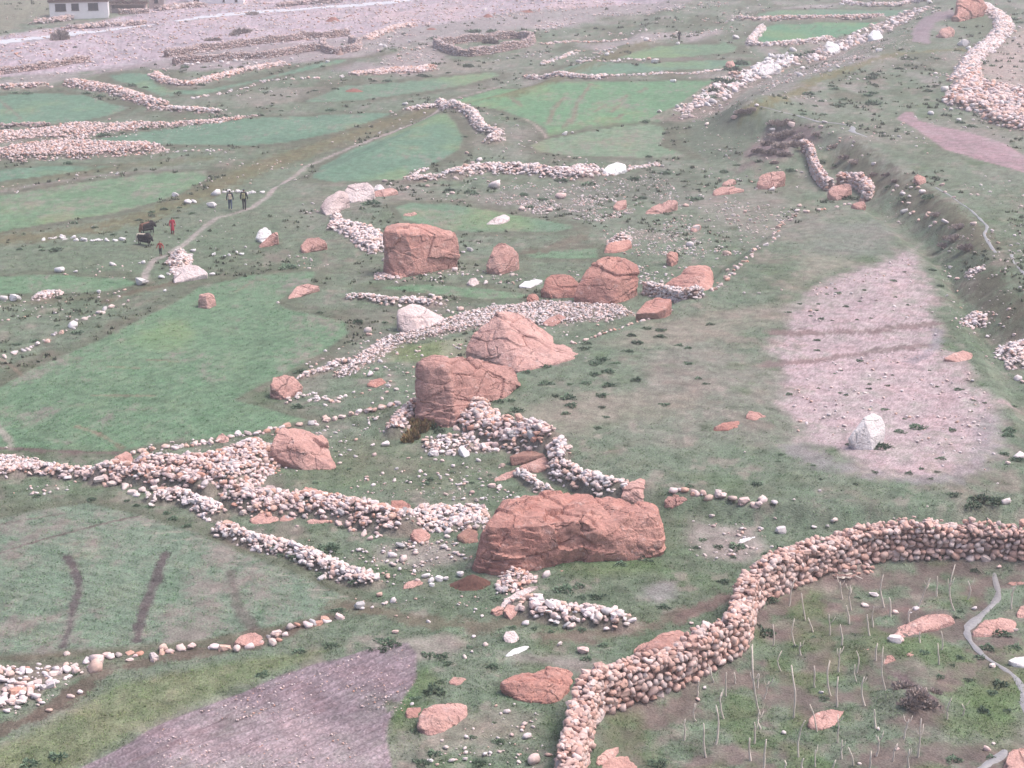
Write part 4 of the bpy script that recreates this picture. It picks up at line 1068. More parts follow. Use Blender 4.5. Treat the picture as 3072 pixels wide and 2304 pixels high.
def build_stones(w):
    s0, s1 = w['s']
    pts, mode = w['pts'], w['mode']
    L = np.concatenate([[0], np.cumsum(np.hypot(*np.diff(pts, axis=0).T))])
    P, S, E, front = [], [], [], []
    def along(s):
        return np.interp(s, L, pts[:, 0]), np.interp(s, L, pts[:, 1])
    def size(n):
        return s0 + (s1 * 1.08 - s0) * rng.random(n) ** 1.9
    root = None
    core = None
    if mode == 'wall':
        z = 0.0
        row = 0
        while z < w['h']:
            t = z / w['h']
            hs = np.interp(t, [0, 1], [s1 * .8, s0 * 1.15])
            half = w['w'] * .5 * (1 - .28 * t)
            for side in (-1, 1):
                s = rng.random() * .2
                while s < L[-1]:
                    ln = hs * rng.uniform(.75, 1.35)
                    ss = s + ln * .5
                    x, y = along(ss); x2, y2 = along(ss + .15); x1, y1 = along(ss - .15)
                    tx, ty = x2 - x1, y2 - y1
                    q = math.hypot(tx, ty) + 1e-9; tx /= q; ty /= q
                    off = side * (half + rng.normal(0, .035))
                    topv = w['h'] * (1 + .12 * math.sin(ss * .9) + .08 * math.sin(ss * 2.3 + 1))
                    if z < topv:
                        X, Y = x - ty * off, y + tx * off
                        P.append((X, Y, z + hs * .42 + rng.normal(0, .055)))
                        S.append((ln * rng.uniform(1.0, 1.3), hs * rng.uniform(1.2, 1.7), hs * rng.uniform(.85, 1.5)))
                        E.append((rng.normal(0, .25), rng.normal(0, .35), math.atan2(ty, tx) + rng.normal(0, .3)))
                        front.append(1.0 if (-ty * off * 0 + tx * off) < 0 else .55)
                    s += ln * .93
            z += hs * .80
        n = int(L[-1] / (s0 * 1.1) * max(3, w['w'] / s1 * 2.2))      # cap stones
        for s in rng.random(n) * L[-1]:
            x, y = along(s); x2, y2 = along(s + .15); x1, y1 = along(s - .15)
            tx, ty = x2 - x1, y2 - y1
            q = math.hypot(tx, ty) + 1e-9; tx /= q; ty /= q
            off = rng.uniform(-.42, .42) * w['w']
            ln = float(size(1)[0])
            topv = w['h'] * (1 + .12 * math.sin(s * .9) + .08 * math.sin(s * 2.3 + 1))
            P.append((x - ty * off, y + tx * off, topv + rng.uniform(-.05, .08)))
            S.append((ln * 1.15, ln, ln * .8)); E.append((rng.normal(0, .2), rng.normal(0, .2), rng.random() * 6.28)); front.append(1.1)
        P = np.array(P)
        P[:, 2] += height(P[:, 0], P[:, 1]) - .05
        # packed fill inside the wall
        n = max(3, int(L[-1] / .5)); s = np.linspace(0, L[-1], n)
        x, y = along(s); tx, ty = np.gradient(x), np.gradient(y); q = np.hypot(tx, ty) + 1e-9
        nx, ny = -ty / q, tx / q
        prof = [(-.40, -.3), (-.22, .80), (.22, .80), (.40, -.3)]
        zz = height(x, y)
        CV = np.stack([np.stack([x + nx * a * w['w'], y + ny * a * w['w'], zz + (b * w['h'] if b > 0 else b)], 1) for a, b in prof], 1)
        core = (CV, n)
    elif mode == 'row':
        gx = []
        for p in pts:                                     # the readings themselves are stones
            gx.append((p[0], p[1], rng.uniform(.62, 1.0)))
        s = rng.uniform(0, .4)
        while s < L[-1]:
            ln = float(size(1)[0])
            x, y = along(s)
            o = rng.normal(0, w['w'] * .5, 2)
            gx.append((x + o[0], y + o[1], (ln - s0) / (s1 - s0 + 1e-9) * .8 - .25 * (rng.random() < .3)))
            s += ln * rng.uniform(.8, 1.3) if w['h'] else ln * rng.choice([.85, 1.0, 1.2, 2.2, 3.4])
        if w['h']:
            for s in rng.random(int(L[-1] / s0 * 1.2)) * L[-1]:
                x, y = along(s); o = rng.normal(0, w['w'] * .45, 2)
                gx.append((x + o[0], y + o[1], rng.random() * .6))
        gx = np.array(gx)
        ln = s0 + (s1 - s0) * gx[:, 2]
        P = np.stack([gx[:, 0], gx[:, 1], top_z(gx[:, 0], gx[:, 1]) + ln * rng.uniform(.02, .26, len(ln))], 1)
        S = np.stack([ln * 1.15, ln, ln * rng.uniform(.7, .95, len(ln))], 1)
        E = np.stack([rng.normal(0, .15, len(ln)), rng.normal(0, .15, len(ln)), rng.random(len(ln)) * 6.28], 1)
        front = np.ones(len(ln))
    else:
        if mode == 'heap':
            area = L[-1] * w['w'] * 1.15
        else:
            q = pts
            area = .5 * abs(np.dot(q[:, 0], np.roll(q[:, 1], 1)) - np.dot(q[:, 1], np.roll(q[:, 0], 1)))
        mean = s0 + (s1 - s0) * .37
        n = int(min(3600, 1.75 * w['cover'] * area / (mean * mean * .8)))
        n = max(n, 8)
        if mode == 'heap':
            s = rng.random(n) * L[-1]
            x, y = along(s)
            rr = w['w'] * (.56 + .16 * fbm2(s / 1.7, s * 0, 2, 12)) * np.sqrt(rng.random(n)) * (1 + .15 * rng.normal(size=n)); an = rng.random(n) * 6.283
            X, Y = x + rr * np.cos(an), y + rr * np.sin(an)
        else:
            lo, hi = pts.min(0), pts.max(0)
            X, Y = [], []
            while len(X) < n:
                c = lo + rng.random((n * 2, 2)) * (hi - lo)
                k = poly_sd(c[:, 0], c[:, 1], pts) > rng.normal(0, .12, len(c)) - .04
                X.extend(c[k, 0]); Y.extend(c[k, 1])
            X, Y = np.array(X[:n]), np.array(Y[:n])
        ln = size(n)
        hz = heap_height(X, Y, w)
        P = np.stack([X, Y, height(X, Y) + hz * rng.uniform(.78, 1.02, n) + ln * rng.uniform(.05, .28, n)], 1)
        S = np.stack([ln * rng.uniform(1.05, 1.35, n), ln, ln * rng.uniform(.65, .95, n)], 1)
        E = np.stack([rng.normal(0, .3, n), rng.normal(0, .3, n), rng.random(n) * 6.28], 1)
        front = np.ones(n)
    P, S, E, front = np.array(P), np.array(S), np.array(E), np.array(front)
    if mode != 'wall':
        S = S * (1 + .3 * sstep(150, 260, P[:, 1]))[:, None]
    org = np.array([pts[:, 0].mean(), pts[:, 1].mean(), 0.0])
    org[2] = float(height(org[0], org[1]))
    root = empty(w['name'], org)
    tag(root, w['label'], w['cat'])
    app = S[:, 0] * pscale(P) * front
    order = np.argsort(-app)
    pick = [i for i in order[:300] if app[i] > 8.5]
    rest = np.setdiff1d(np.arange(len(P)), np.array(pick, int))
    stone_parts(root, org, P, S, E, w['mat'], pick)
    if len(rest):
        o = joined_stones('small_stones', P[rest], S[rest], E[rest], w['mat'], root, org)
        o['kind'] = 'stuff'
    if core is not None:
        CV, n = core
        V = CV.reshape(-1, 3) - org
        q = np.arange(n * 4).reshape(n, 4)
        Fq = np.stack([q[:-1, :-1], q[:-1, 1:], q[1:, 1:], q[1:, :-1]], -1).reshape(-1, 4)
        Fq = np.concatenate([Fq, q[:1, ::1], q[-1:, ::-1]])
        link('wall_core', np_mesh('wall_core', V, Fq, False), M['core'], root)
    return len(P), len(pick)

tot = [0, 0]
for w in WALLS:
    a, b = build_stones(w)
    tot[0] += a; tot[1] += b
print('WALL STONES', tot)

# ---------------------------------------------------------------- boulders
WORK = bpy.data.scenes.new('workshop')          # empty side scene: modifiers evaluate there without the whole valley
def eval_mesh(ob):
    vl = WORK.view_layers[0]
    vl.update()
    dg = vl.depsgraph
    return bpy.data.meshes.new_from_object(ob.evaluated_get(dg))

def remeshed(V_list, voxel):
    """hulls of several point sets fused into one closed surface"""
    bm = bmesh.new()
    for pts in V_list:
        b2 = bmesh.new()
        for p in pts:
            b2.verts.new(p)
        bmesh.ops.convex_hull(b2, input=b2.verts[:])
        lone = [v for v in b2.verts if not v.link_faces]
        bmesh.ops.delete(b2, geom=lone, context='VERTS')
        tmp = bpy.data.meshes.new('tmp'); b2.to_mesh(tmp); b2.free()
        bm.from_mesh(tmp); bpy.data.meshes.remove(tmp)
    me = bpy.data.meshes.new('tmp')
    bm.to_mesh(me); bm.free()
    ob = bpy.data.objects.new('tmp', me)
    WORK.collection.objects.link(ob)
    md = ob.modifiers.new('r', 'REMESH')
    md.mode = 'VOXEL'; md.voxel_size = voxel; md.use_smooth_shade = True
    out = eval_mesh(ob)
    bpy.data.objects.remove(ob); bpy.data.meshes.remove(me)
    return out

def worley(P, nseed, r, stretch):
    lo, hi = P.min(0), P.max(0)
    S = lo + r.random((nseed, 3)) * (hi - lo)
    D = np.sqrt((((P[:, None, :] - S[None]) * stretch) ** 2).sum(2))
    k = np.argpartition(D, 1, axis=1)[:, :2]
    d = np.take_along_axis(D, k, 1)
    sw = d[:, 0] > d[:, 1]
    f1, f2 = np.where(sw, d[:, 1], d[:, 0]), np.where(sw, d[:, 0], d[:, 1])
    return f1, f2, np.where(sw, k[:, 1], k[:, 0]), S

def weather(me, size, seed, crack=4, strata=0.0, rough=1.0, vox=.05):
    """joint blocks, bedding ledges, cracks and pitting on a fused hull"""
    n = len(me.vertices)
    P = np.empty(n * 3, np.float32); me.vertices.foreach_get('co', P); P = P.reshape(-1, 3).astype(float)
    Nn = np.empty(n * 3, np.float32); me.vertex_normals.foreach_get('vector', Nn); Nn = Nn.reshape(-1, 3).astype(float)
    r = np.random.default_rng(seed)
    ext = P.max(0) - P.min(0)
    for k in range(5 + crack if crack else 0):                     # broken-off corners: flat fracture faces
        nn = r.normal(size=3) * np.array([1, 1, .7]); nn /= np.linalg.norm(nn)
        pr = P @ nn
        t = pr.max() - r.uniform(.01, .035) * size
        P = P - np.outer(np.clip(pr - t, 0, None) * .92, nn)
    Q = P + size * .05 * np.stack([fbm3(P, 2.2 / size, 3, seed + s) for s in (1, 2, 3)], 1)
    d = size * .035 * rough * fbm3(P, 1.6 / size, 3, seed)
    tilt = r.normal(0, .25, 2)
    st = np.array([1, 1, 1.9])
    Qt = Q.copy(); Qt[:, 2] += Q[:, 0] * tilt[0] + Q[:, 1] * tilt[1]
    for ns, amp, cr, cw in ((4 + crack, .026, .016, .012), (12 + 5 * crack, .013, .014, .008)):
        f1, f2, idx, S = worley(Qt, ns, r, st)
        off = r.normal(0, 1, ns).clip(-1.5, 1.5)
        slope = r.normal(0, .5, (ns, 3))
        loc = ((Qt - S[idx]) * slope[idx]).sum(1)
        d = d + size * amp * rough * .5 * off[idx] + amp * rough * 2.2 * loc.clip(-size, size)
        edge = (f2 - f1)
        msk = sstep(-.05, .25, fbm3(P, 2.2 / size, 2, seed + 40 + ns))
        d = d - size * cr * np.exp(-(edge / max(size * cw, vox * 1.1)) ** 2) * msk * min(1.0, .3 + crack * .15)
    d = d + size * .014 * rough * (1 - 2 * np.abs(fbm3(P, 5. / size, 4, seed + 5)))
    d = d + size * .010 * rough * fbm3(P, 14. / size, 3, seed + 9)
    if strata:
        tz = P[:, 2] + .16 * P[:, 0] + .1 * P[:, 1] + .16 * fbm3(P, .8, 3, seed + 60)
        saw = (tz * 2.6) % 1.0
        d = d + strata * (1.6 * saw - .8) * sstep(-.35, .15, fbm3(P, .6, 2, seed + 70))
    P = P + Nn * d[:, None]
    me.vertices.foreach_set('co', P.astype(np.float32).ravel())
    me.polygons.foreach_set('use_smooth', np.full(len(me.polygons), rough < .65))
    me.update()

BN = [0]
def boulder(label, sh, base, gpts, hulls, mat, crack=4, strata=0.0, rough=1.0, name='boulder', voxel=None, group=None):
    """gpts: sheet points on the ground line; hulls: lists of (x, y, metres behind the base line)"""
    BN[0] += 1
    b0 = G(sh, [base])[0]
    if hulls and not isinstance(hulls[0], list):
        hulls = [hulls]
    gp = G(sh, gpts) if gpts else np.zeros((0, 3))
    sets = []
    for hp in hulls:
        pts = []
        own = [(x, y) for x, y, d in hp if d is None]
        hp = [t for t in hp if t[2] is not None]
        p = px(sh, hp)
        for q, (x, y, d) in zip(p, hp):
            v = at_Y(q[None], b0[1] + d)[0]
            pts.append(v)
            if d > .25:
                zg = float(height(v[0], v[1] + .2))
                pts.append((v[0], v[1] + .15, min(zg, v[2]) - .4))
        for g in (G(sh, own) if own else gp):
            pts.append(g); pts.append((g[0], g[1] + .1, g[2] - .4))
        sets.append(np.array(pts, float) - b0)
    allp = np.concatenate(sets)
    size = float(np.sort(allp.max(0) - allp.min(0))[1:].mean())
    vx = voxel or float(max(np.clip(size / 54, .03, .075), 2.6 / pscale(b0)[0]))
    me = remeshed(sets, vx)
    weather(me, size, BN[0], crack, strata, rough, vx)
    me.name = name
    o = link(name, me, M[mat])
    o.location = b0
    return tag(o, label, 'boulder' if name == 'boulder' else 'rock', group)

B = boulder
B('giant flat topped red boulder with dark undercut front face', 'd', (600, 960),
  [(248, 965), (450, 1005), (560, 985), (800, 905), (1000, 895), (1400, 860), (1750, 845), (1880, 805), (1950, 745)],
  [[(300, 800, .2), (330, 640, .5), (380, 520, 1.0), (480, 420, 1.9), (560, 335, 3.2), (760, 290, 4.4), (950, 265, 5.0), (1300, 278, 5.2), (1480, 320, 5.0), (1660, 345, 4.8), (1700, 400, 4.0), (700, 500, .2), (1000, 520, .35), (1250, 490, .6), (400, 560, .1), (1350, 580, .7), (1250, 420, 1.6)],
   [(1500, 530, 1.3), (1870, 430, 2.4), (1900, 500, 2.2), (1955, 640, 1.9), (1955, 720, 1.7), (1680, 390, 4.2), (1840, 350, 4.4), (1890, 350, 4.3), (1450, 620, .9), (1400, 500, 1.6)]],
  'red', 5, .10, 1.25)
B('tall pinkish red slab boulder standing left of the pyramid boulder', 'c', (760, 1260), [],
  [[(470, 800, .9), (480, 960, .7), (495, 1120, .4), (495, 720, 1.1), (530, 640, 1.6), (610, 622, 2.2), (740, 645, 1.9), (760, 720, .8), (800, 660, 2.4), (500, 1195, None), (690, 1265, None), (850, 1265, None), (930, 1150, None)],
   [(740, 655, 1.8), (870, 638, 3.6), (1140, 625, 5.2), (1350, 678, 5.6), (1415, 730, 5.4), (1446, 805, 5.0), (1435, 870, 4.9), (1330, 945, 4.7), (900, 760, 2.2), (700, 760, .9), (840, 1262, None), (930, 1155, None), (1070, 1018, None), (1310, 978, None)]],
  'pinkrock', 6, .05, 1.0)
B('broad pyramid shaped red boulder with orange front facet', 'c', (1250, 700), [],
  [[(920, 540, .5), (935, 470, .8), (1020, 350, 1.5), (1120, 275, 1.9), (1235, 215, 2.0), (1275, 245, 1.5), (1480, 380, 1.3), (1555, 425, 1.2), (1380, 550, .2), (1400, 640, .1), (930, 640, None), (1150, 705, None), (1440, 748, None), (1600, 690, None), (1100, 430, 1.0)],
   [(1150, 260, 2.2), (1232, 168, 2.7), (1300, 150, 3.4), (1420, 180, 4.0), (1530, 232, 4.2), (1670, 332, 4.0), (1780, 400, 3.6), (1700, 470, 1.9), (1560, 400, 1.7), (1290, 235, 2.1), (1300, 640, None), (1600, 690, None), (1800, 650, None)],
   [(1500, 450, 1.3), (1560, 425, 1.3), (1700, 535, .9), (1690, 640, .4), (1440, 748, None), (1640, 708, None), (1690, 690, None), (1400, 560, .3)],
   [(1700, 520, 1.3), (1780, 470, 2.2), (1860, 468, 2.6), (1960, 530, 2.2), (2015, 575, 1.8), (1700, 600, .7), (1650, 705, None), (1850, 655, None), (2008, 592, None)]],
  'pinkrock', 5, 0, .75)
B('big red block boulder with flat face in front of the small crop patch', 'a', (700, 1080),
  [(575, 1020), (640, 1085), (800, 1072), (980, 1032), (1150, 982)],
  [(528, 710, .9), (550, 830, .6), (572, 950, .3), (540, 672, 1.6), (660, 645, 2.4), (700, 690, 1.0), (870, 638, 3.2), (925, 672, 3.0), (1080, 692, 3.2), (1130, 742, 2.8), (1155, 850, 2.6), (1155, 940, 2.5), (720, 730, .7)],
  'red', 5, 0, 1.0)
B('leaning egg shaped red boulder right of the red block', 'a', (1450, 1060),
  [(1390, 1045), (1500, 1065), (1590, 1020)],
  [(1380, 1005, .2), (1420, 870, .6), (1440, 820, .9), (1475, 790, 1.2), (1525, 785, 1.5), (1590, 830, 1.6), (1650, 890, 1.5), (1630, 970, 1.0)],
  'pinkrock', 4, 0, .9)
B('largest round red boulder of the pair beside the gravel bank', 'b', (760, 860),
  [(532, 835), (700, 862), (900, 872), (1050, 820), (1120, 775)],
  [(525, 780, .3), (545, 690, .6), (565, 620, .9), (620, 530, 1.4), (720, 450, 2.1), (800, 405, 2.7), (950, 400, 3.2), (1020, 450, 3.1), (1110, 500, 2.6), (1135, 580, 2.2), (1132, 700, 1.8), (800, 600, .6), (950, 620, .6)],
  'red', 6, .0, 1.0)
B('smaller round red boulder touching the largest round one', 'b', (380, 800),
  [(225, 795), (350, 808), (530, 800)],
  [(212, 730, .3), (240, 620, .9), (290, 572, 1.5), (360, 565, 1.9), (430, 572, 1.9), (500, 600, 1.7), (545, 670, 1.3), (550, 740, .8)],
  'red', 5, .02, 1.1)
B('tilted red block behind the knee high cobble wall', 'b', (1560, 760),
  [(1370, 745), (1560, 775), (1740, 755), (1825, 700)],
  [(1362, 710, .6), (1390, 662, 1.0), (1470, 612, 1.6), (1600, 512, 2.6), (1690, 496, 3.2), (1790, 510, 3.2), (1820, 560, 2.9), (1830, 660, 2.4), (1690, 600, .8), (1740, 540, 1.8)],
  'red', 3, .02, .7)
B('flat tilted red slab lying below the knee high cobble wall', 'b', (1180, 1010),
  [(1108, 1012), (1200, 1000), (1290, 968), (1420, 890)],
  [(1098, 945, .0), (1280, 945, .0), (1380, 905, .5), (1442, 830, 1.3), (1420, 815, 1.7), (1300, 805, 2.1), (1200, 840, 1.7)],
  'red', 2, 0, .5)
B('pale pinkish granite boulder with a diagonal crack above the gravel bank', 'c', (420, 375),
  [(330, 360), (380, 378), (480, 372), (660, 310)],
  [(288, 200, .8), (310, 130, 1.3), (400, 95, 2.0), (500, 112, 2.4), (600, 182, 2.6), (740, 225, 3.0), (720, 280, 2.2), (300, 300, .4), (450, 250, .5)],
  'palerock', 2, 0, .6)
B('layered round orange boulder at the tip of the triangular rubble heap', 'e', (1700, 635),
  [(1450, 575), (1530, 615), (1700, 640), (1960, 632)],
  [(1408, 440, .8), (1430, 370, 1.2), (1490, 292, 1.9), (1600, 280, 2.6), (1740, 310, 2.7), (1860, 402, 2.3), (1890, 500, 1.5), (1950, 560, .9), (1972, 605, .5), (1430, 520, .5), (1650, 450, .6)],
  'pinkrock', 7, .06, 1.0)
B('lobed orange boulder at the corner of the big green field', 3, (1840, 930),
  [(1790, 912), (1850, 932), (1945, 860)],
  [(1756, 830, .4), (1770, 785, .9), (1840, 762, 1.4), (1900, 785, 1.5), (1955, 838, 1.1), (1770, 880, .2)], 'pinkrock', 5, 0, 1.2)
B('single brown boulder standing alone in the big green field', 3, (1340, 340),
  [(1292, 330), (1350, 341), (1395, 322)], [(1281, 290, .3), (1292, 252, .7), (1350, 236, 1.1), (1382, 245, 1.1), (1397, 290, .8), (1335, 262, .2)], 'pinkrock', 3, 0, .8)
B('big pale granite boulder at the left of the hillock cluster', 'a', (150, 540),
  [(50, 575), (140, 545), (240, 495)], [(8, 500, .2), (15, 480, .5), (60, 420, 1.1), (160, 370, 1.9), (220, 376, 2.1), (252, 440, 1.6), (120, 430, .7)], 'palerock', 3, 0, .9)
B('middle pale boulder of the hillock cluster', 'a', (340, 460), [(250, 470), (340, 458), (450, 425)],
  [(203, 360, .6), (230, 318, 1.1), (300, 312, 1.6), (385, 285, 2.0), (442, 330, 1.9), (452, 385, 1.3)], 'palerock', 4, 0, 1.2)
B('small white boulder topping the hillock cluster', 'a', (490, 372), [(450, 366), (500, 374), (538, 364)], [(445, 345, .3), (470, 312, .7), (510, 312, .9), (540, 350, .6)], 'whiterock', 2)
B('orange outcrop at the right of the hillock cluster', 'a', (530, 412), [(440, 415), (530, 415), (640, 385)], [(425, 375, .4), (470, 358, .8), (600, 345, 1.1), (642, 362, .9)], 'pinkrock', 3)
B('white wedge boulder on the slope above the split boulder', 0, (1700, 1570), [(1662, 1560), (1700, 1575), (1745, 1560)], [(1660, 1540, .1), (1680, 1490, .5), (1715, 1468, .8), (1755, 1490, .9), (1768, 1530, .6)], 'whiterock', 2)
B('reddish slab leaning on the white wedge boulder', 0, (1720, 1605), [(1675, 1608), (1730, 1600), (1790, 1545)], [(1672, 1590, .1), (1745, 1525, .8), (1795, 1508, 1.1), (1798, 1530, .9)], 'pinkrock', 2)
B('orange red boulder left of the white cobble bank', 0, (2010, 1640), [(1965, 1643), (2050, 1630), (2108, 1600)], [(1948, 1590, .4), (1985, 1545, .9), (2060, 1535, 1.2), (2112, 1560, 1.1)], 'pinkrock', 4)
B('split boulder with pinkish face under the cobble cap beside the footpath', 3, (1200, 165), [(1125, 176), (1250, 152), (1335, 125)], [(1125, 140, .2), (1150, 80, .8), (1210, 58, 1.3), (1270, 60, 1.4), (1318, 85, 1.2), (1340, 115, .9)], 'palerock', 4, 0, .9)
B('flat red boulder carrying a cap of white rubble', 'b', (900, 378), [(803, 380), (900, 378), (1000, 358), (1060, 318)], [(800, 345, .2), (830, 290, 1.0), (900, 260, 1.8), (1040, 245, 2.4), (1062, 290, 1.6)], 'red', 3, 0, .8)
B('small chipped red boulder above the tilted red block', 'b', (1440, 500), [(1400, 485), (1440, 505), (1490, 470)], [(1395, 400, .4), (1430, 358, .8), (1500, 365, 1.0), (1505, 430, .7)], 'red', 4, 0, 1.5)
B('small orange boulder alone on the grassy slope below the curved wall', 'b', (1660, 178), [(1620, 170), (1660, 182), (1700, 160)], [(1613, 150, .2), (1640, 105, .6), (1690, 90, .9), (1720, 110, .8)], 'pinkrock', 2)
B('brown hollowed boulder on the slope left of the curved wall', 2, (570, 1228), [(492, 1225), (580, 1228), (650, 1180)], [(480, 1190, .3), (505, 1130, 1.0), (560, 1112, 1.4), (650, 1110, 1.7), (668, 1140, 1.4)], 'pinkrock', 4, 0, 1.3)
B('low flat orange boulder left of the brown hollowed boulder', 2, (270, 1262), [(205, 1270), (290, 1250), (395, 1232)], [(198, 1235, .2), (240, 1212, .8), (330, 1213, 1.1), (400, 1225, .9)], 'pinkrock', 3)
B('small orange boulder behind the low flat orange one', 2, (300, 1210), [(260, 1208), (310, 1205), (350, 1190)], [(255, 1190, .3), (300, 1155, .9), (340, 1160, 1.0)], 'pinkrock', 3)
B('red rock pinnacle cut by the top edge on the right hillside', 2, (1850, 110), [(1762, 145), (1850, 112), (1932, 65)], [(1765, 110, .3), (1790, 60, .9), (1798, 0, 1.4), (1810, -70, 1.9), (1850, -110, 2.4), (1890, -90, 2.6), (1920, -20, 2.4), (1935, 40, 1.8)], 'red', 6, .05, 1.3)
B('rounded orange boulder below the red pinnacle', 2, (1700, 245), [(1662, 240), (1705, 248), (1752, 218)], [(1652, 215, .4), (1675, 180, 1.0), (1725, 170, 1.5), (1757, 195, 1.3)], 'pinkrock', 3)
B('upright white boulder standing in the pale bare field', 5, (1160, 1255), [(1090, 1225), (1135, 1256), (1230, 1256)], [(1074, 1185, .1), (1150, 1095, .5), (1180, 1040, .9), (1235, 1018, 1.3), (1285, 1040, 1.4), (1310, 1090, 1.3), (1312, 1145, 1.1), (1240, 1180, .2), (1190, 1090, .3)], 'whiterock', 0, 0, .35)
B('flat orange slab at the right edge of the pale bare field', 5, (1780, 690), [(1700, 680), (1790, 692), (1872, 672)], [(1690, 660, .2), (1760, 625, .9), (1815, 610, 1.3), (1880, 630, 1.0)], 'pinkrock', 2, 0, .6)
B('reddish flat boulder left of a pink one in the right pasture', 5, (280, 1132), [(208, 1133), (290, 1130), (368, 1108)], [(205, 1110, .2), (260, 1080, .7), (370, 1065, 1.1)], 'red', 3)
B('pink flat boulder right of a red one in the right pasture', 5, (460, 1066), [(408, 1060), (470, 1068), (535, 1045)], [(408, 1035, .3), (430, 1003, .9), (490, 1015, 1.0), (538, 1035, .7)], 'pinkrock', 2)
B('broad red boulder left of the tan wall near the bottom', 7, (1280, 1225), [(1050, 1160), (1150, 1225), (1280, 1212), (1400, 1238), (1485, 1150)], [(1040, 1110, .6), (1065, 1080, 1.0), (1160, 1040, 1.7), (1390, 1012, 2.6), (1500, 1032, 2.6), (1497, 1095, 1.7), (1210, 1120, .4), (1330, 1080, .8)], 'red', 6, .05, 1.3)
B('orange boulder with dark base crack at the bottom middle', 7, (600, 1440), [(515, 1422), (570, 1446), (670, 1430), (795, 1340)], [(500, 1385, .2), (510, 1320, .7), (560, 1255, 1.5), (640, 1232, 2.0), (760, 1232, 2.2), (805, 1262, 2.0), (808, 1310, 1.4), (640, 1330, .5)], 'pinkrock', 4, .02, .9)
B('low pink stone left of the orange bottom boulder', 7, (470, 1340), [(425, 1340), (500, 1335)], [(415, 1300, .2), (430, 1272, .6), (520, 1270, .8), (515, 1310, .4)], 'pinkrock', 2)
B('pink boulder on the tan wall at its lower bend', 7, (2050, 990), [(1890, 1000), (2000, 970), (2120, 940), (2240, 900)], [(1888, 890, .4), (1920, 862, .9), (2000, 820, 1.4), (2090, 778, 2.0), (2190, 766, 2.4), (2240, 800, 2.3), (2260, 860, 1.6), (2050, 880, .5)], 'pinkrock', 5, .04, 1.0)
B('orange boulder cut by the bottom edge beside the tan wall', 7, (1800, 1700), [(1660, 1720), (1800, 1720), (1930, 1700)], [(1690, 1645, .3), (1780, 1585, 1.0), (1850, 1570, 1.4), (1905, 1610, 1.2)], 'pinkrock', 3)
B('pink boulder wedged under the tan wall near the bottom edge', 7, (1700, 1630), [(1655, 1640), (1720, 1625), (1800, 1560)], [(1655, 1590, .2), (1720, 1535, .8), (1800, 1515, 1.2)], 'pinkrock', 2)
B('long low reddish outcrop among the saplings', 8, (1400, 810), [(1155, 918), (1240, 880), (1400, 800), (1560, 750), (1745, 715)], [(1150, 905, .0), (1210, 840, .5), (1330, 790, .9), (1450, 742, 1.3), (1560, 688, 2.0), (1690, 683, 2.3), (1748, 702, 1.9)], 'pinkrock', 4, .04, .9)
B('small reddish outcrop below the long low one', 8, (1410, 950), [(1300, 990), (1400, 950), (1495, 930)], [(1290, 960, .0), (1360, 905, .5), (1430, 872, .9), (1498, 875, 1.0)], 'pinkrock', 4, 0, 1.4)
B('orange slab beside the stream in the walled plot', 8, (2000, 812), [(1880, 808), (1970, 815), (2140, 775)], [(1878, 785, .1), (1960, 702, 1.0), (2060, 688, 1.4), (2140, 692, 1.5), (2162, 725, 1.1)], 'pinkrock', 3, 0, .7)
B('pink boulder low among the saplings near the bottom', 8, (900, 1405), [(830, 1402), (900, 1408), (980, 1390), (1010, 1330)], [(812, 1355, .2), (880, 1295, .9), (960, 1275, 1.2), (1048, 1288, 1.2)], 'pinkrock', 2, 0, .7)
B('reddish boulder in the lower right corner', 8, (2180, 1700), [(2100, 1690), (2200, 1720), (2330, 1700)], [(2088, 1620, .3), (2120, 1555, .9), (2200, 1535, 1.4), (2320, 1550, 1.6), (2340, 1640, 1.0)], 'pinkrock', 3)
B('orange boulder at the right edge above the orange slab', 8, (2200, 690), [(2165, 690), (2230, 690), (2290, 680)], [(2165, 655, .2), (2190, 610, .7), (2260, 595, 1.1), (2300, 620, 1.0)], 'pinkrock', 2)
B('pinkish flat slab at the right edge below the tan wall', 8, (2160, 480), [(2098, 472), (2170, 482), (2300, 450)], [(2097, 465, .1), (2150, 435, .9), (2210, 402, 1.7), (2320, 395, 1.9)], 'pinkrock', 2, 0, .5)
B('smooth white boulder at the right edge among the grass', 8, (2180, 1010), [(2130, 985), (2200, 1015), (2300, 1010)], [(2104, 962, .1), (2150, 942, .6), (2240, 935, .9), (2310, 960, .8)], 'whiterock', 1, 0, .6)
B('brown beam shaped slab across the broad cobble wall', 'f', (1300, 540), [(1200, 548), (1280, 540), (1480, 465)], [(1185, 470, .1), (1190, 530, .0), (1300, 425, .9), (1440, 393, 1.3), (1482, 425, 1.2), (1470, 400, 1.6)], 'purple', 1, 0, .5)
B('orange slab leaning below the brown beam slab', 'f', (1400, 605), [(1290, 600), (1390, 608), (1520, 560)], [(1258, 560, .1), (1290, 535, .3), (1470, 470, 1.0), (1535, 485, 1.1), (1530, 530, .7)], 'pinkrock', 2, 0, .6)
B('thin tapering orange stone pointing left from the cobble wall', 'f', (1150, 665), [(1060, 675), (1150, 665), (1270, 610)], [(1058, 650, .0), (1150, 600, .5), (1240, 570, .8), (1285, 580, .8)], 'pinkrock', 1, 0, .5)
B('upright tan boulder at the right rear corner of the giant boulder', 'd', (1720, 350), [(1620, 315), (1710, 352), (1820, 335)], [(1606, 275, .2), (1640, 190, .7), (1700, 140, 1.1), (1790, 108, 1.6), (1860, 130, 1.8), (1935, 180, 1.7), (1890, 280, 1.0), (1760, 220, .3)], 'pinkrock', 3, 0, .9)
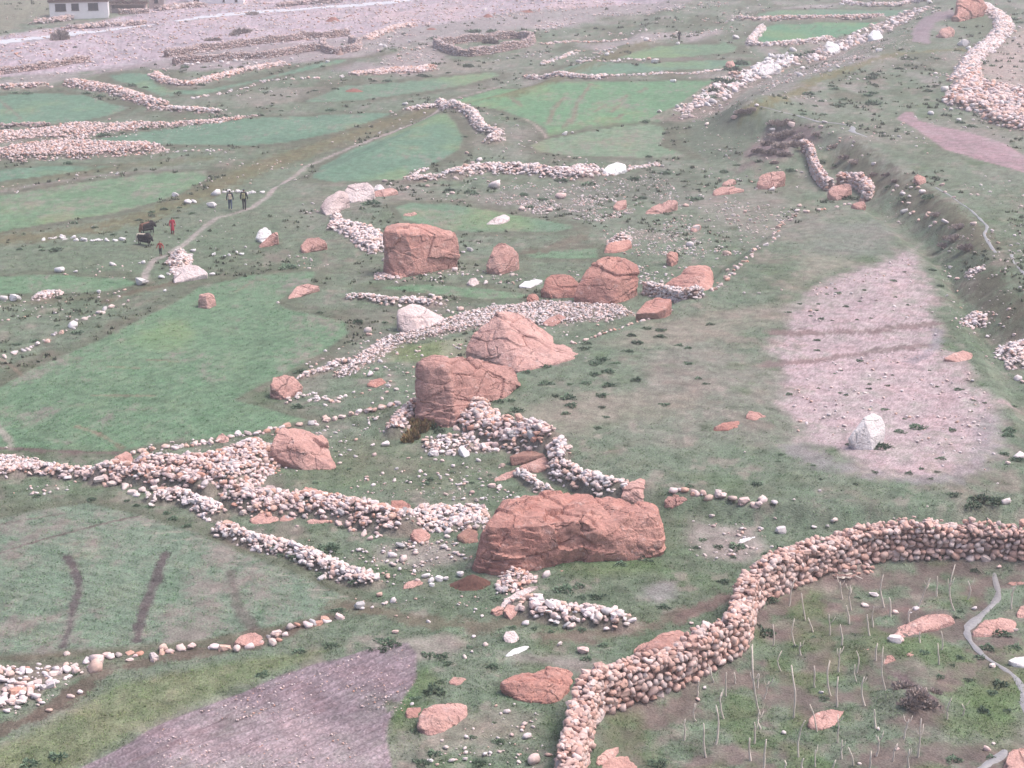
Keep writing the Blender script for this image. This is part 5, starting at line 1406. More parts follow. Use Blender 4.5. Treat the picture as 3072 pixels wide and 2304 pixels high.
B('reddish broken boulder under the stone line right of the giant boulder', 'd', (2080, 382), [(2010, 370), (2070, 385), (2160, 340), (2230, 310)], [(2004, 310, .2), (2060, 250, .8), (2130, 240, 1.1), (2230, 260, 1.3)], 'pinkrock', 4, 0, 1.3)
B('dark pink slab tilted against the left end of the giant boulder', 'd', (220, 700), [(115, 690), (220, 712), (310, 700)], [(102, 640, .3), (130, 600, .8), (190, 560, 1.4), (310, 600, 1.4), (310, 680, .6)], 'purple', 2, 0, .6)
B('left one of two pale upright boulders in the cobble ridge', 'e', (1230, 950), [(1185, 945), (1260, 955)], [(1178, 880, .2), (1185, 800, .6), (1230, 775, .9), (1290, 790, .9), (1285, 880, .5)], 'palerock', 2, 0, .8)
B('right one of two pale upright boulders in the cobble ridge', 'e', (1410, 955), [(1355, 945), (1410, 958), (1470, 940)], [(1340, 880, .2), (1345, 790, .6), (1380, 755, .9), (1450, 760, 1.1), (1482, 850, .8)], 'palerock', 2, 0, .8)
B('pink boulder at the left end of the stone row under the green field', 'e', (180, 600), [(108, 585), (180, 602), (262, 570)], [(104, 555, .3), (150, 510, .8), (220, 480, 1.2), (265, 495, 1.1)], 'pinkrock', 2)
B('pointed pink boulder standing in the single file row', 'e', (1010, 410), [(958, 402), (1010, 412), (1070, 400)], [(955, 390, .1), (985, 345, .5), (1010, 325, .7), (1065, 365, .6)], 'pinkrock', 2)
B('orange pink boulder at the end of the curving white cobble wall', 'e', (1010, 1165), [(950, 1168), (1010, 1168), (1090, 1110)], [(945, 1130, .1), (970, 1080, .6), (1050, 1045, 1.0), (1105, 1060, .9)], 'pinkrock', 3)
B('orange block in the cobble ridge left of a darker red block', 'e', (1740, 860), [(1685, 850), (1740, 862), (1825, 850)], [(1678, 800, .2), (1700, 772, .6), (1790, 795, .9), (1835, 830, .8)], 'pinkrock', 3)
B('dark red block set in the middle of the cobble ridge', 'e', (1920, 985), [(1860, 985), (1930, 990), (2010, 975)], [(1855, 930, .1), (1870, 885, .5), (1960, 885, .8), (2005, 930, .7)], 'red', 2, 0, .6)
B('low pink outcrop below the pale upright boulders', 'e', (1370, 1080), [(1260, 1085), (1370, 1088), (1480, 1060)], [(1240, 1045, .2), (1320, 1000, .8), (1420, 990, 1.0), (1485, 1020, .8)], 'pinkrock', 3)
B('low orange outcrop right of the low pink one', 'e', (1550, 1068), [(1495, 1065), (1560, 1072), (1620, 1055)], [(1490, 1040, .2), (1530, 1008, .6), (1610, 1020, .7), (1625, 1045, .5)], 'pinkrock', 3)
B('flat orange outcrop under the dark red block', 'e', (1800, 1085), [(1720, 1085), (1800, 1090), (1900, 1065)], [(1715, 1060, .2), (1780, 1035, .7), (1900, 1035, .9)], 'pinkrock', 3)
B('brick red boulder poking from the cobble ridge', 'f', (270, 940), [(205, 935), (270, 945), (350, 915)], [(200, 880, .2), (205, 830, .5), (290, 825, .9), (358, 870, .8)], 'red', 4, 0, 1.2)
B('pink boulder below the spill of white cobbles', 'f', (440, 1185), [(370, 1170), (440, 1190), (515, 1160)], [(360, 1120, .2), (385, 1080, .7), (460, 1072, 1.0), (522, 1120, .8)], 'pinkrock', 3, 0, 1.0)
B('white curved slab at the end of the loose cobble wall in the hollow', 'd', (560, 1290), [(500, 1300), (560, 1292), (650, 1220)], [(500, 1280, .1), (540, 1210, .6), (640, 1150, 1.1), (780, 1105, 1.6), (845, 1100, 1.8), (780, 1150, 1.3)], 'palerock', 1, 0, .7)
B('tan pointed boulder below the white curved slab', 'd', (590, 1405), [(535, 1370), (590, 1412), (640, 1370)], [(522, 1320, .2), (560, 1265, .7), (660, 1290, .8), (650, 1340, .5)], 'pinkrock', 2)
B('small brown boulder left of the tan pointed one', 'd', (460, 1375), [(415, 1340), (460, 1380), (520, 1365)], [(408, 1320, .2), (470, 1285, .7), (525, 1300, .7)], 'pinkrock', 3)
B('round tan boulder under the white curved slab tip', 'd', (700, 1265), [(655, 1250), (700, 1270), (760, 1240)], [(648, 1215, .2), (680, 1175, .7), (780, 1170, 1.0), (780, 1215, .6)], 'pinkrock', 2)
B('red outcrop under the front of the giant boulder', 'd', (690, 985), [(560, 985), (690, 990), (810, 950)], [(545, 955, .1), (640, 915, .6), (760, 888, 1.0), (822, 920, .8)], 'pinkrock', 4, 0, 1.2)
B('flat brown stone in the grass below the giant boulder', 'd', (1110, 972), [(1040, 968), (1110, 974), (1180, 940)], [(1040, 960, .1), (1085, 925, .6), (1185, 912, .8)], 'pinkrock', 1, 0, .5)
B('pink boulder in the row below the striped field', 6, (1620, 872), [(1525, 858), (1620, 875), (1710, 860)], [(1520, 845, .1), (1560, 795, .7), (1650, 778, 1.1), (1715, 810, .9)], 'pinkrock', 4, 0, 1.0)
B('pale slab tilted in the small crop patch behind the red block', 1, (1010, 1455), [(942, 1456), (1030, 1455), (1085, 1430)], [(940, 1450, .1), (985, 1415, 1.0), (1055, 1388, 1.7), (1092, 1405, 1.6), (1075, 1430, .8)], 'palerock', 1, 0, .5)
B('pink stone at the left edge of the small crop patch', 1, (450, 1400), [(395, 1400), (450, 1402), (492, 1392)], [(392, 1395, .1), (440, 1378, .6), (485, 1372, .7)], 'pinkrock', 1)
B('large white boulder at the right end of the tumbled cobble wall', 1, (1770, 1130), [(1692, 1125), (1770, 1138), (1840, 1115)], [(1690, 1105, .2), (1725, 1065, 1.1), (1790, 1052, 1.7), (1842, 1060, 1.7), (1845, 1095, 1.0)], 'whiterock', 2)
B('upright white boulder on the far slope under the grey scrub', 2, (965, 350), [(925, 350), (970, 352), (1005, 335)], [(922, 300, .5), (935, 262, 1.2), (1000, 275, 1.6), (1023, 295, 1.6), (990, 330, .9)], 'whiterock', 3, 0, 1.2)
B('broad white boulder at the edge of the far crop strips', 2, (540, 488), [(490, 478), (530, 490), (620, 460)], [(488, 460, .2), (510, 425, .9), (560, 408, 1.6), (625, 425, 1.6), (632, 445, 1.0)], 'whiterock', 3, 0, 1.1)
B('white boulder by the scrub below the far right crop field', 2, (1235, 262), [(1210, 255), (1240, 264), (1290, 250)], [(1208, 235, .3), (1235, 195, 1.0), (1275, 200, 1.2), (1295, 235, .8)], 'whiterock', 2)
B('brown boulder at the end of the narrow far crop strip', 2, (305, 445), [(280, 440), (310, 447), (336, 435)], [(276, 420, .3), (290, 395, .8), (325, 392, 1.1), (340, 420, .8)], 'pinkrock', 2)
B('pink outcrop beside the upper right corner of the big green field', 3, (1960, 275), [(1868, 280), (1930, 270), (2060, 215)], [(1865, 275, .1), (1920, 205, 1.2), (1990, 182, 1.8), (2070, 195, 1.8)], 'pinkrock', 3, 0, .8)
B('long orange red outcrop on the slope right of the pale rubble', 1, (2060, 1388), [(1968, 1390), (2060, 1388), (2170, 1345)], [(1962, 1380, .2), (2010, 1345, .9), (2120, 1295, 1.9), (2178, 1310, 1.8)], 'pinkrock', 4, 0, 1.2)
B('small pointed orange boulder left of the long outcrop', 1, (1800, 1362), [(1762, 1360), (1800, 1365), (1840, 1340)], [(1760, 1335, .2), (1785, 1300, .8), (1845, 1288, 1.2), (1850, 1310, .9)], 'pinkrock', 3)
B('flat white slab lying on bare earth below the loose cobble wall', 7, (1130, 935), [(1062, 938), (1130, 930), (1210, 885)], [(1060, 930, .0), (1110, 885, .6), (1190, 865, .9), (1220, 868, .9)], 'whiterock', 1, 0, .5)
B('flat white slab on the bare slope above the tan wall', 8, (390, 200), [(315, 212), (390, 198), (470, 165)], [(312, 205, .0), (380, 165, .7), (460, 140, 1.1), (478, 150, 1.0)], 'whiterock', 1, 0, .5)
B('orange boulder built into the curved walls hook', 2, (1010, 1298), [(945, 1295), (1010, 1300), (1085, 1265)], [(942, 1250, .3), (965, 1215, .8), (1040, 1185, 1.3), (1095, 1200, 1.3)], 'pinkrock', 2)
B('orange stone at the foot of the hooked slab wall', 2, (1140, 1355), [(1100, 1345), (1140, 1358), (1175, 1330)], [(1098, 1330, .2), (1140, 1315, .6), (1178, 1312, .6)], 'pinkrock', 1)
B('pale rounded boulder below the egg shaped one', 'a', (1270, 1158), [(1222, 1150), (1270, 1160), (1318, 1140)], [(1218, 1130, .2), (1245, 1090, .7), (1290, 1085, .9), (1320, 1125, .7)], 'palerock', 1, 0, .6)
B('long white boulder lying left of the smaller round red boulder', 'a', (1740, 1172), [(1650, 1168), (1740, 1172), (1840, 1125)], [(1648, 1155, .1), (1700, 1115, .8), (1780, 1098, 1.2), (1850, 1105, 1.2)], 'whiterock', 1, 0, .7)
B('little red boulder on the gravel in front of the smaller round one', 'a', (1765, 1300), [(1715, 1290), (1765, 1302), (1812, 1285)], [(1712, 1260, .2), (1730, 1225, .6), (1790, 1218, .8), (1818, 1255, .6)], 'red', 2)
B('orange slab lying on the gravel bank below the round pair', 'b', (320, 1068), [(222, 1062), (300, 1072), (430, 1020)], [(215, 1040, .1), (270, 985, .9), (370, 950, 1.5), (445, 985, 1.3)], 'pinkrock', 3, 0, .8)
B('flat red boulder in the grass left of the tall slab', 'c', (90, 890), [(5, 885), (90, 895), (180, 850)], [(0, 860, .2), (40, 820, .8), (140, 805, 1.2), (190, 835, .9)], 'red', 3, 0, .8)
B('grey upright cobble below the broad cobble wall', 'f', (810, 472), [(775, 455), (810, 475), (855, 460)], [(760, 390, .3), (790, 370, .5), (850, 430, .5)], 'whiterock', 1, 0, .5)
B('white rounded cobble boulder in the spill of cobbles', 'f', (350, 1090), [(290, 1070), (350, 1095), (420, 1050)], [(285, 1045, .2), (320, 1005, .7), (440, 1000, 1.1), (450, 1020, .9)], 'whiterock', 1, 0, .5)
B('pink boulder at the head of the bottom rill in the grass', 7, (1110, 850), [(1062, 845), (1110, 852), (1150, 835)], [(1048, 800, .3), (1065, 772, .6), (1120, 768, .8), (1155, 815, .6)], 'palerock', 2)
B('pink stone half sunk in the weeds below the ploughed field corner', 7, (760, 1118), [(705, 1115), (760, 1122), (810, 1085)], [(702, 1100, .1), (735, 1062, .7), (815, 1055, 1.0)], 'pinkrock', 1)
B('pointed pink stone beside the standing white stones', 7, (450, 495), [(398, 498), (460, 492), (530, 465)], [(396, 490, .1), (430, 450, .6), (480, 437, .9), (535, 455, .8)], 'pinkrock', 2, 0, .6)
B('reddish boulder capped by stone on the bank by the water channel', 2, (1535, 1195), [(1500, 1190), (1540, 1200), (1575, 1185)], [(1497, 1150, .3), (1520, 1128, .6), (1575, 1140, .8), (1580, 1165, .6)], 'pinkrock', 3)
print('BOULDERS', BN[0])
# ---------------------------------------------------------------- loose stones, each a thing of its own
def loose(sh, items, mat, label, group):
    """items: (x, y of the foot, width in sheet units)"""
    g = G(sh, [(x, y) for x, y, _ in items])
    k = SH[sh][2]
    sc = pscale(g)
    for i, (x, y, wd) in enumerate(items):
        ln = float(np.clip(wd * k / sc[i], .12, 2.2))
        o = link('loose_stone', stone_mesh(mat, int(rng.integers(NVAR))))
        o.scale = (ln * 1.05, ln * rng.uniform(.75, 1.05), ln * rng.uniform(.68, 1.0))
        o.location = (g[i, 0], g[i, 1] + ln * .3, float(top_z(g[i, 0], g[i, 1] + ln * .3)[0]) + ln * .2)
        o.rotation_euler = (rng.normal(0, .15), rng.normal(0, .15), rng.normal(0, .5))
        tag(o, label, 'stone', group)

loose('g', [(690, 280, 125), (1350, 255, 180)], 'white', 'white rounded stone in the meadow above the white wedge pair', 'white meadow stones')
loose('g', [(905, 400, 140), (1000, 385, 120)], 'white', 'one of two white wedge stones leaning together in the meadow', 'leaning white wedge pair')
loose('g', [(1280, 470, 190)], 'white', 'flat white stone left of the two walkers', 'flat white stone')
loose('g', [(985, 1195, 100), (1330, 1255, 75), (1510, 1280, 70), (1590, 1260, 80), (1715, 1215, 70), (1790, 1250, 90), (1855, 1130, 70), (1860, 1415, 60), (665, 330, 30), (1225, 140, 40), (150, 790, 50), (20, 1025, 40)], 'white', 'small white stone scattered in the meadow around the cobble capped boulder', 'meadow stones')
loose('g', [(455, 1640, 150), (575, 1580, 80), (160, 1385, 75), (100, 1390, 45), (1310, 1590, 110)], 'white', 'white stone beside the meadow path below the children', 'stones by the meadow path')
loose(3, [(725, 65, 45), (925, 50, 35), (380, 110, 75), (487, 108, 30), (20, 290, 60), (90, 295, 80), (910, 190, 95), (460, 470, 80), (640, 245, 40), (1065, 230, 25)], 'white', 'white stone along the meadow edge left of the big green field', 'meadow edge stones')
loose('f', [(245, 585, 45), (345, 495, 40), (450, 490, 28), (565, 465, 65), (565, 508, 40), (630, 515, 40), (870, 780, 55), (1095, 738, 60), (770, 715, 50), (1040, 730, 60), (1125, 560, 60), (60, 470, 50), (150, 385, 80), (50, 385, 45), (800, 535, 25), (930, 515, 50), (690, 450, 50), (955, 830, 45), (1245, 825, 55), (800, 830, 40), (910, 845, 50), (720, 820, 35), (1170, 770, 30)], 'pale', 'loose stone on the grass between the tall slab and the cobble ridge', 'stones in the hollow behind the cobble ridge')
loose('f', [(270, 1230, 90), (25, 1165, 60), (85, 1150, 50), (665, 1150, 70), (665, 1112, 85), (215, 1310, 85), (300, 1345, 90), (640, 1235, 60), (500, 1195, 40), (590, 1100, 40), (775, 1075, 50), (720, 1065, 45)], 'pale', 'loose pale cobble below the spill beside the giant boulder', 'cobbles below the spill')
loose('f', [(490, 1480, 75), (530, 1520, 70), (540, 1548, 45), (600, 1505, 70), (660, 1500, 55), (780, 1475, 90)], 'white', 'upright white stone in the small group left of the dung heap', 'standing white stones')
loose(7, [(245, 550, 50), (290, 600, 35), (330, 590, 55), (120, 635, 80), (355, 680, 25), (430, 690, 25), (565, 718, 30), (915, 682, 30), (350, 790, 45), (860, 815, 30), (930, 870, 40), (845, 912, 28), (800, 952, 38), (1415, 865, 38), (780, 555, 22), (1325, 430, 75), (1000, 1265, 28), (1120, 1250, 20), (1245, 1400, 28), (1200, 1475, 75), (1150, 1630, 40), (570, 1625, 48), (1240, 1640, 110), (650, 1490, 30), (805, 1615, 40), (455, 1255, 35), (740, 1615, 30), (1190, 735, 60), (1290, 370, 40), (1830, 315, 60), (1345, 350, 45), (1570, 920, 80)], 'pale', 'loose pale stone in the rough ground below the giant boulder', 'stones below the giant boulder')
loose(8, [(55, 730, 35), (190, 40, 45), (70, 65, 20), (600, 50, 25), (850, 110, 40), (940, 100, 25), (1370, 50, 20), (640, 140, 70), (1235, 555, 70), (1380, 855, 90), (1410, 850, 60), (100, 1225, 42), (655, 1440, 45), (900, 1180, 35), (2050, 370, 40), (1890, 635, 45), (2010, 1010, 45), (1150, 1640, 32), (1270, 1415, 28), (1390, 1550, 40), (1180, 620, 60), (1385, 665, 50), (1520, 640, 50), (1980, 1555, 60), (2160, 775, 35), (1475, 660, 25), (1980, 60, 30), (980, 70, 50), (2020, 1510, 30), (140, 1150, 30), (2090, 770, 30)], 'pale', 'loose stone on the ground around the tan wall and saplings', 'stones around the walled plot')
loose(5, [(400, 1275, 20), (890, 1530, 25), (1585, 1632, 20), (2100, 1620, 70), (720, 1585, 25), (400, 245, 22), (495, 245, 22), (640, 225, 20), (1735, 80, 28), (1730, 140, 32), (1785, 155, 38), (1780, 235, 25), (1715, 265, 25), (1640, 515, 25), (2150, 520, 30), (1980, 530, 30), (2170, 810, 60), (2210, 825, 40), (2180, 1320, 90), (2110, 1355, 40), (2040, 1480, 20), (1960, 1390, 25), (2060, 30, 25), (2105, 40, 20)], 'pale', 'loose pale stone on the right pasture and bank', 'stones on the right pasture and bank')
loose(2, [(580, 860, 45), (705, 830, 50), (335, 780, 45), (155, 815, 40), (345, 740, 42), (15, 770, 50), (480, 690, 40), (895, 830, 38), (925, 800, 40), (1240, 1070, 32), (940, 970, 25), (1100, 950, 25), (1165, 1015, 20), (1110, 925, 22), (1685, 1205, 40), (1700, 1250, 30), (1760, 1285, 25), (1365, 1245, 28), (1430, 1265, 40), (1470, 1280, 35), (1560, 1255, 55), (1525, 1225, 40), (1390, 1215, 40), (1440, 1385, 60), (1495, 1385, 38), (1590, 1405, 50), (1530, 1435, 35), (1605, 1475, 35), (1640, 1450, 35), (1710, 1455, 60), (1885, 1460, 45), (1910, 1270, 28), (1465, 1325, 38), (580, 1235, 42), (20, 1340, 50), (45, 1600, 60), (85, 1500, 68), (70, 1560, 35), (290, 1655, 60), (405, 1378, 30), (330, 1400, 25), (220, 1405, 15), (440, 1430, 22), (292, 1358, 18), (755, 1340, 40), (740, 1375, 45), (620, 1405, 25), (575, 1400, 25)], 'pale', 'loose stone on the slopes around the curved tan wall', 'stones around the curved wall')
loose(2, [(340, 255, 60), (720, 335, 52), (865, 395, 42), (775, 448, 38), (765, 495, 48), (1010, 440, 32), (1275, 335, 45), (1830, 300, 80), (1850, 320, 40), (1600, 25, 65), (1375, 155, 50), (1325, 150, 28), (1450, 150, 25), (1255, 165, 20), (1040, 35, 28), (1090, 415, 28), (960, 465, 32), (1085, 300, 25), (1700, 595, 65), (1705, 665, 60), (1610, 745, 55), (1790, 785, 40), (1740, 715, 40), (285, 600, 45), (270, 590, 35), (200, 670, 60), (165, 690, 50), (450, 530, 40)], 'white', 'white stone on the far right slopes', 'white stones on the far right slopes')
loose('a', [(1585, 180, 65), (1785, 175, 75), (2035, 205, 75), (1260, 145, 45), (1320, 125, 70), (1215, 60, 45), (1550, 22, 30), (1520, 48, 30), (540, 295, 50), (580, 340, 28), (720, 348, 40), (1095, 395, 50), (1445, 345, 110), (1990, 435, 110), (885, 335, 40), (1670, 530, 70), (1900, 540, 60), (545, 950, 70), (440, 870, 60), (1595, 1075, 45), (995, 1062, 40), (1180, 1070, 35), (1370, 1145, 55), (1315, 805, 20), (1240, 870, 65), (1185, 885, 40), (1115, 1035, 65), (1465, 740, 14), (985, 1300, 55), (1440, 1320, 40), (390, 1545, 80), (1160, 1365, 70)], 'pale', 'pale stone in the grass around the red block and egg boulders', 'stones around the red block')
loose('c', [(90, 735, 65), (25, 785, 75), (275, 925, 60), (130, 660, 55), (20, 670, 50), (435, 1030, 60), (20, 405, 60), (200, 890, 60), (1730, 700, 20), (2075, 615, 18), (1240, 870, 35)], 'pale', 'white stone in the grass left of the tall slab', 'stones left of the tall slab')
loose(1, [(1450, 875, 42), (1500, 865, 30), (1165, 1000, 1), (2150, 535, 42), (2035, 410, 55), (1975, 265, 40), (1755, 345, 30), (1720, 360, 40), (415, 682, 40), (2180, 290, 35), (930, 70, 40), (250, 300, 35), (285, 305, 30), (440, 275, 28), (1420, 12, 30)], 'white', 'white stone on the far fields and river flat', 'far white stones')
loose('i', [(520, 690, 36), (750, 680, 55), (820, 675, 36), (340, 712, 60), (675, 715, 48), (600, 695, 60), (965, 692, 25), (1380, 665, 65), (1780, 695, 52), (280, 720, 45), (220, 722, 60)], 'white', 'white stone at the foot of the lower terrace wall', 'stones under the terrace wall')
loose(6, [(60, 1075, 65), (20, 1035, 50), (100, 1205, 100), (190, 1165, 70), (225, 1215, 75), (260, 1225, 30), (30, 1170, 40), (30, 1295, 30), (315, 1300, 50), (455, 1210, 55), (515, 1180, 50), (350, 1145, 28), (420, 1010, 55), (175, 1040, 55), (425, 935, 50), (600, 1040, 120), (620, 985, 100), (85, 1025, 30)], 'mixed', 'field stone in the rough lower left corner beside the dark track', 'stones in the lower left corner')

# ---------------------------------------------------------------- countless pebbles
def pebbles(name, label, polys, dens, s, mat):
    Ps = []
    for sh, pts, k in polys:
        q = G(sh, pts)[:, :2]
        area = .5 * abs(np.dot(q[:, 0], np.roll(q[:, 1], 1)) - np.dot(q[:, 1], np.roll(q[:, 0], 1)))
        n = int(area * dens * k)
        lo, hi = q.min(0), q.max(0)
        c = lo + rng.random((n * 3, 2)) * (hi - lo)
        c = c[poly_sd(c[:, 0], c[:, 1], q) > 0][:n]
        c = c[fbm2(c[:, 0] / 2.2, c[:, 1] / 2.2, 3, 55) > -.12]
        Ps.append(c)
    c = np.concatenate(Ps)
    n = len(c)
    ln = s[0] + (s[1] - s[0]) * rng.random(n) ** 2.5
    P = np.stack([c[:, 0], c[:, 1], top_z(c[:, 0], c[:, 1]) + ln * .2], 1)
    S = np.stack([ln * 1.2, ln, ln * .75], 1)
    E = np.stack([rng.normal(0, .2, n), rng.normal(0, .2, n), rng.random(n) * 6.28], 1)
    o = joined_stones(name, P, S, E, mat)
    print(name, n)
    return tag(o, label, 'pebbles', kind='stuff')

pebbles('riverbed_stones', 'stones and gravel strewn over the wide riverbed', [('o', [(-60, 165), (300, 135), (700, 85), (1000, 45), (1400, 10), (1000, -30), (500, -20), (290, 32), (0, 80), (-60, 85)], 1)], 1.0, (.14, .6), 'mixed')
pebbles('slope_pebbles', 'white pebbles strewn over the slopes and pastures', [
    (1, [(1000, 1330), (1300, 1280), (1750, 1290), (1900, 1380), (1700, 1440), (1300, 1400)], 11.0),
    (1, [(800, 1270), (1200, 1180), (1700, 1160), (2100, 1120), (2200, 1300), (1750, 1290), (1300, 1280), (1000, 1330)], 3.5),
    (1, [(1680, 1500), (2212, 1400), (2300, 1500), (2300, 1660), (1900, 1660)], 4.0),
    ('b', [(1050, 440), (1250, 480), (1300, 600), (1150, 620), (1100, 500)], 8),
    ('b', [(400, 560), (560, 540), (560, 640), (480, 640)], 5),
    (2, [(-60, 1430), (300, 1300), (760, 1360), (500, 1600), (-60, 1660)], 2.2),
    (2, [(0, 750), (400, 640), (500, 900), (300, 1100), (0, 1000)], .6),
    (4, [(1930, 50), (2212, 0), (2300, 180), (1940, 300)], 2.0),
    (4, [(220, 100), (900, 90), (1300, 100), (1250, 190), (500, 160)], 2.5),
    (3, [(1400, 40), (1900, -20), (2150, 60), (2000, 110), (1500, 70)], 3.0),
    (5, [(560, 700), (1700, 600), (2050, 950), (2040, 1300), (1500, 1400), (760, 1180)], 1.1),
    (5, [(700, 430), (850, 180), (1500, 0), (1650, 420)], 1.1),
    (5, [(1650, 0), (2000, 100), (2200, 500), (2000, 700), (1750, 450)], 1.2),
    (7, [(0, 200), (800, 180), (880, 380), (300, 480), (0, 330)], 6.0),
    (7, [(650, 1350), (1350, 1260), (1400, 1659), (600, 1659)], 3.0),
    (7, [(0, 560), (900, 520), (1100, 700), (100, 700)], 1.5),
    (8, [(0, 60), (500, 80), (600, 260), (200, 320), (0, 260)], 3.0),
    ('f', [(400, 500), (1100, 560), (1300, 850), (500, 850)], 2.5),
    ('e', [(1300, 1100), (2100, 1080), (2212, 1350), (1900, 1350), (1350, 1180)], 5.0),
    (0, [(-60, 860), (1700, 745), (1400, 830), (500, 920), (-60, 960)], .8),
    (1, [(200, 250), (1100, 60), (2212, -20), (1500, 200), (1200, 330), (600, 260), (200, 480)], .35),
    (2, [(300, 560), (700, 360), (1500, 160), (1500, 330), (900, 500)], .8),
    (2, [(1950, 320), (2260, 200), (2260, 620), (1950, 540)], 1.0),
    (6, [(-60, 1000), (640, 970), (200, 1300), (-60, 1320)], 4.0)], 1.9, (.06, .26), 'pale')
pebbles('far_rubble', 'pale rubble strewn over the far banks and waste ground', [
    ('j', [(940, 190), (1050, 130), (1200, 110), (1260, 140), (1100, 200)], 3.0),
    ('j', [(560, 120), (800, 85), (1040, 50), (1040, 80), (800, 120)], 2.0),
    ('j', [(1200, 100), (1500, 55), (1800, 35), (2200, 5), (2212, 40), (1850, 70), (1500, 95)], 2.4),
    ('j', [(1400, 190), (1690, 165), (1700, 190), (1420, 200)], 2.0),
    ('j', [(1540, 245), (1880, 195), (2200, 165), (2212, 195), (1900, 240), (1560, 275)], 1.8),
    ('j', [(180, 300), (400, 265), (440, 330), (300, 400), (60, 390)], 2.4),
    ('j', [(-20, 260), (300, 160), (300, 220), (100, 300), (-20, 340)], 1.6),
    ('j', [(1260, 320), (1500, 270), (1560, 300), (1300, 385), (1180, 390)], 1.4),
    ('j', [(600, 370), (850, 330), (1130, 300), (1120, 325), (850, 365)], 1.4),
    ('k', [(380, 560), (560, 520), (1200, 340), (1230, 370), (700, 530), (420, 640)], 2.2),
    ('k', [(260, 540), (440, 420), (560, 400), (400, 560), (150, 640)], 1.6),
    ('k', [(700, 380), (860, 300), (960, 330), (820, 400)], 2.4),
    ('k', [(1150, 240), (1230, 230), (1260, 330), (1180, 350)], 1.6),
    ('k', [(1260, 200), (1400, 110), (1620, 50), (1640, 75), (1420, 150), (1300, 215)], 2.0),
    ('k', [(0, 120), (250, 60), (520, 20), (500, 60), (260, 140), (0, 200)], 1.2),
    ('k', [(1940, 40), (2212, 120), (2212, 400), (2000, 300), (2090, 180)], 1.2),
    ('k', [(1900, 560), (2212, 560), (2212, 700), (2000, 640)], 1.6),
    ('k', [(1540, 500), (1700, 460), (1720, 500), (1600, 545)], 3.0),
    (0, [(560, 470), (1000, 420), (1900, 330), (2212, 330), (2212, 380), (1700, 430), (1100, 500), (1000, 470)], .8),
    (0, [(-60, 500), (560, 410), (500, 480), (-60, 560)], .8),
    (0, [(1000, 330), (2212, 170), (2300, 200), (2212, 290), (1100, 400)], .5)], .45, (.16, .6), 'pale')
pebbles('furrow_clods', 'small pale stones and clods on the mauve ploughed field', [('o', [(175, 1659), (600, 1460), (880, 1390), (900, 1470), (840, 1600), (850, 1659)], 1)], 30.0, (.025, .10), 'mixed')

# ---------------------------------------------------------------- plants
def leaf_clump(seed, n, flat, leaf, spiky=0.0):
    r = np.random.default_rng(seed)
    V, Fc = [], []
    for i in range(n):
        th, ph = r.random() * 6.283, math.acos(r.uniform(.0, 1))
        rad = r.uniform(.45, 1) ** .6 * (1 + .3 * math.sin(3 * th + seed) + .2 * math.sin(5 * th + 2 * seed))
        c = np.array([math.cos(th) * math.sin(ph), math.sin(th) * math.sin(ph), math.cos(ph) * flat]) * rad * .5
        d = c / (np.linalg.norm(c) + 1e-6) + np.array([0, 0, spiky + .3]) + r.normal(0, .45, 3)
        d /= np.linalg.norm(d)
        s = np.cross(d, r.normal(size=3)); s /= np.linalg.norm(s) + 1e-6
        L = leaf * r.uniform(.6, 1.3)
        k = len(V)
        V += [c - s * L * .32, c + s * L * .32, c + d * L]
        Fc.append((k, k + 1, k + 2))
    return np.array(V), np.array(Fc)
CL = [np_mesh('shrub', *leaf_clump(i, 260, .55, .17), False) for i in range(6)]
for m_ in CL: m_.materials.append(M['leaf'])
BR = [np_mesh('brush', *leaf_clump(20 + i, 420, .75, .22, 1.2), False) for i in range(3)]
for m_ in BR: m_.materials.append(M['brush'])
RG = [np_mesh('dry_grass_clump', *leaf_clump(40 + i, 420, .9, .26, 1.6), False) for i in range(2)]
for m_ in RG: m_.materials.append(M['rustgrass'])

def shrubs(sh, items, label, group, meshes=CL, name='shrub', hk=.75, cat='shrub'):
    g = G(sh, [(x, y) for x, y, _ in items])
    k = SH[sh][2]; sc = pscale(g)
    for i, (x, y, wd) in enumerate(items):
        ln = float(wd * k / sc[i])
        o = link(name, meshes[int(rng.integers(len(meshes)))])
        o.location = (g[i, 0], g[i, 1] + ln * .2, float(top_z(g[i, 0], g[i, 1] + ln * .2)[0]) - ln * .04)
        o.scale = (ln, ln * rng.uniform(.8, 1.2), ln * hk * rng.uniform(.8, 1.2))
        o.rotation_euler = (0, 0, rng.random() * 6.28)
        tag(o, label, cat, group)

shrubs(4, [(2070, 490, 70), (2070, 530, 75), (1920, 570, 70), (1980, 475, 60), (1880, 520, 60), (1590, 570, 60), (1575, 605, 65), (1860, 625, 60), (2190, 585, 60), (1690, 680, 80), (1645, 705, 75), (1780, 700, 50), (1730, 755, 80), (1590, 830, 65), (1640, 775, 70), (1730, 845, 70), (1325, 835, 85), (1915, 810, 75), (1470, 930, 100), (1390, 915, 50), (1490, 980, 80), (1690, 915, 80), (2095, 970, 60), (1130, 1010, 90), (1080, 1035, 60), (1225, 1080, 40), (1455, 1030, 60), (1660, 1120, 50), (1690, 990, 50), (1480, 835, 40), (1155, 1065, 25), (1715, 1050, 40)], 'low dark green cushion shrub dotting the pasture right of the tall slab', 'cushion shrubs on the right pasture')
shrubs(4, [(545, 1485, 70), (570, 1455, 60), (440, 1470, 50), (635, 1480, 30), (845, 1475, 40), (720, 1405, 40), (960, 1425, 35), (110, 440, 80), (280, 435, 40), (50, 1385, 35), (1200, 760, 60), (1330, 725, 60), (1100, 945, 60), (1020, 950, 70)], 'dark green tuft around the tall slab and the hollow beside it', 'tufts around the tall slab')
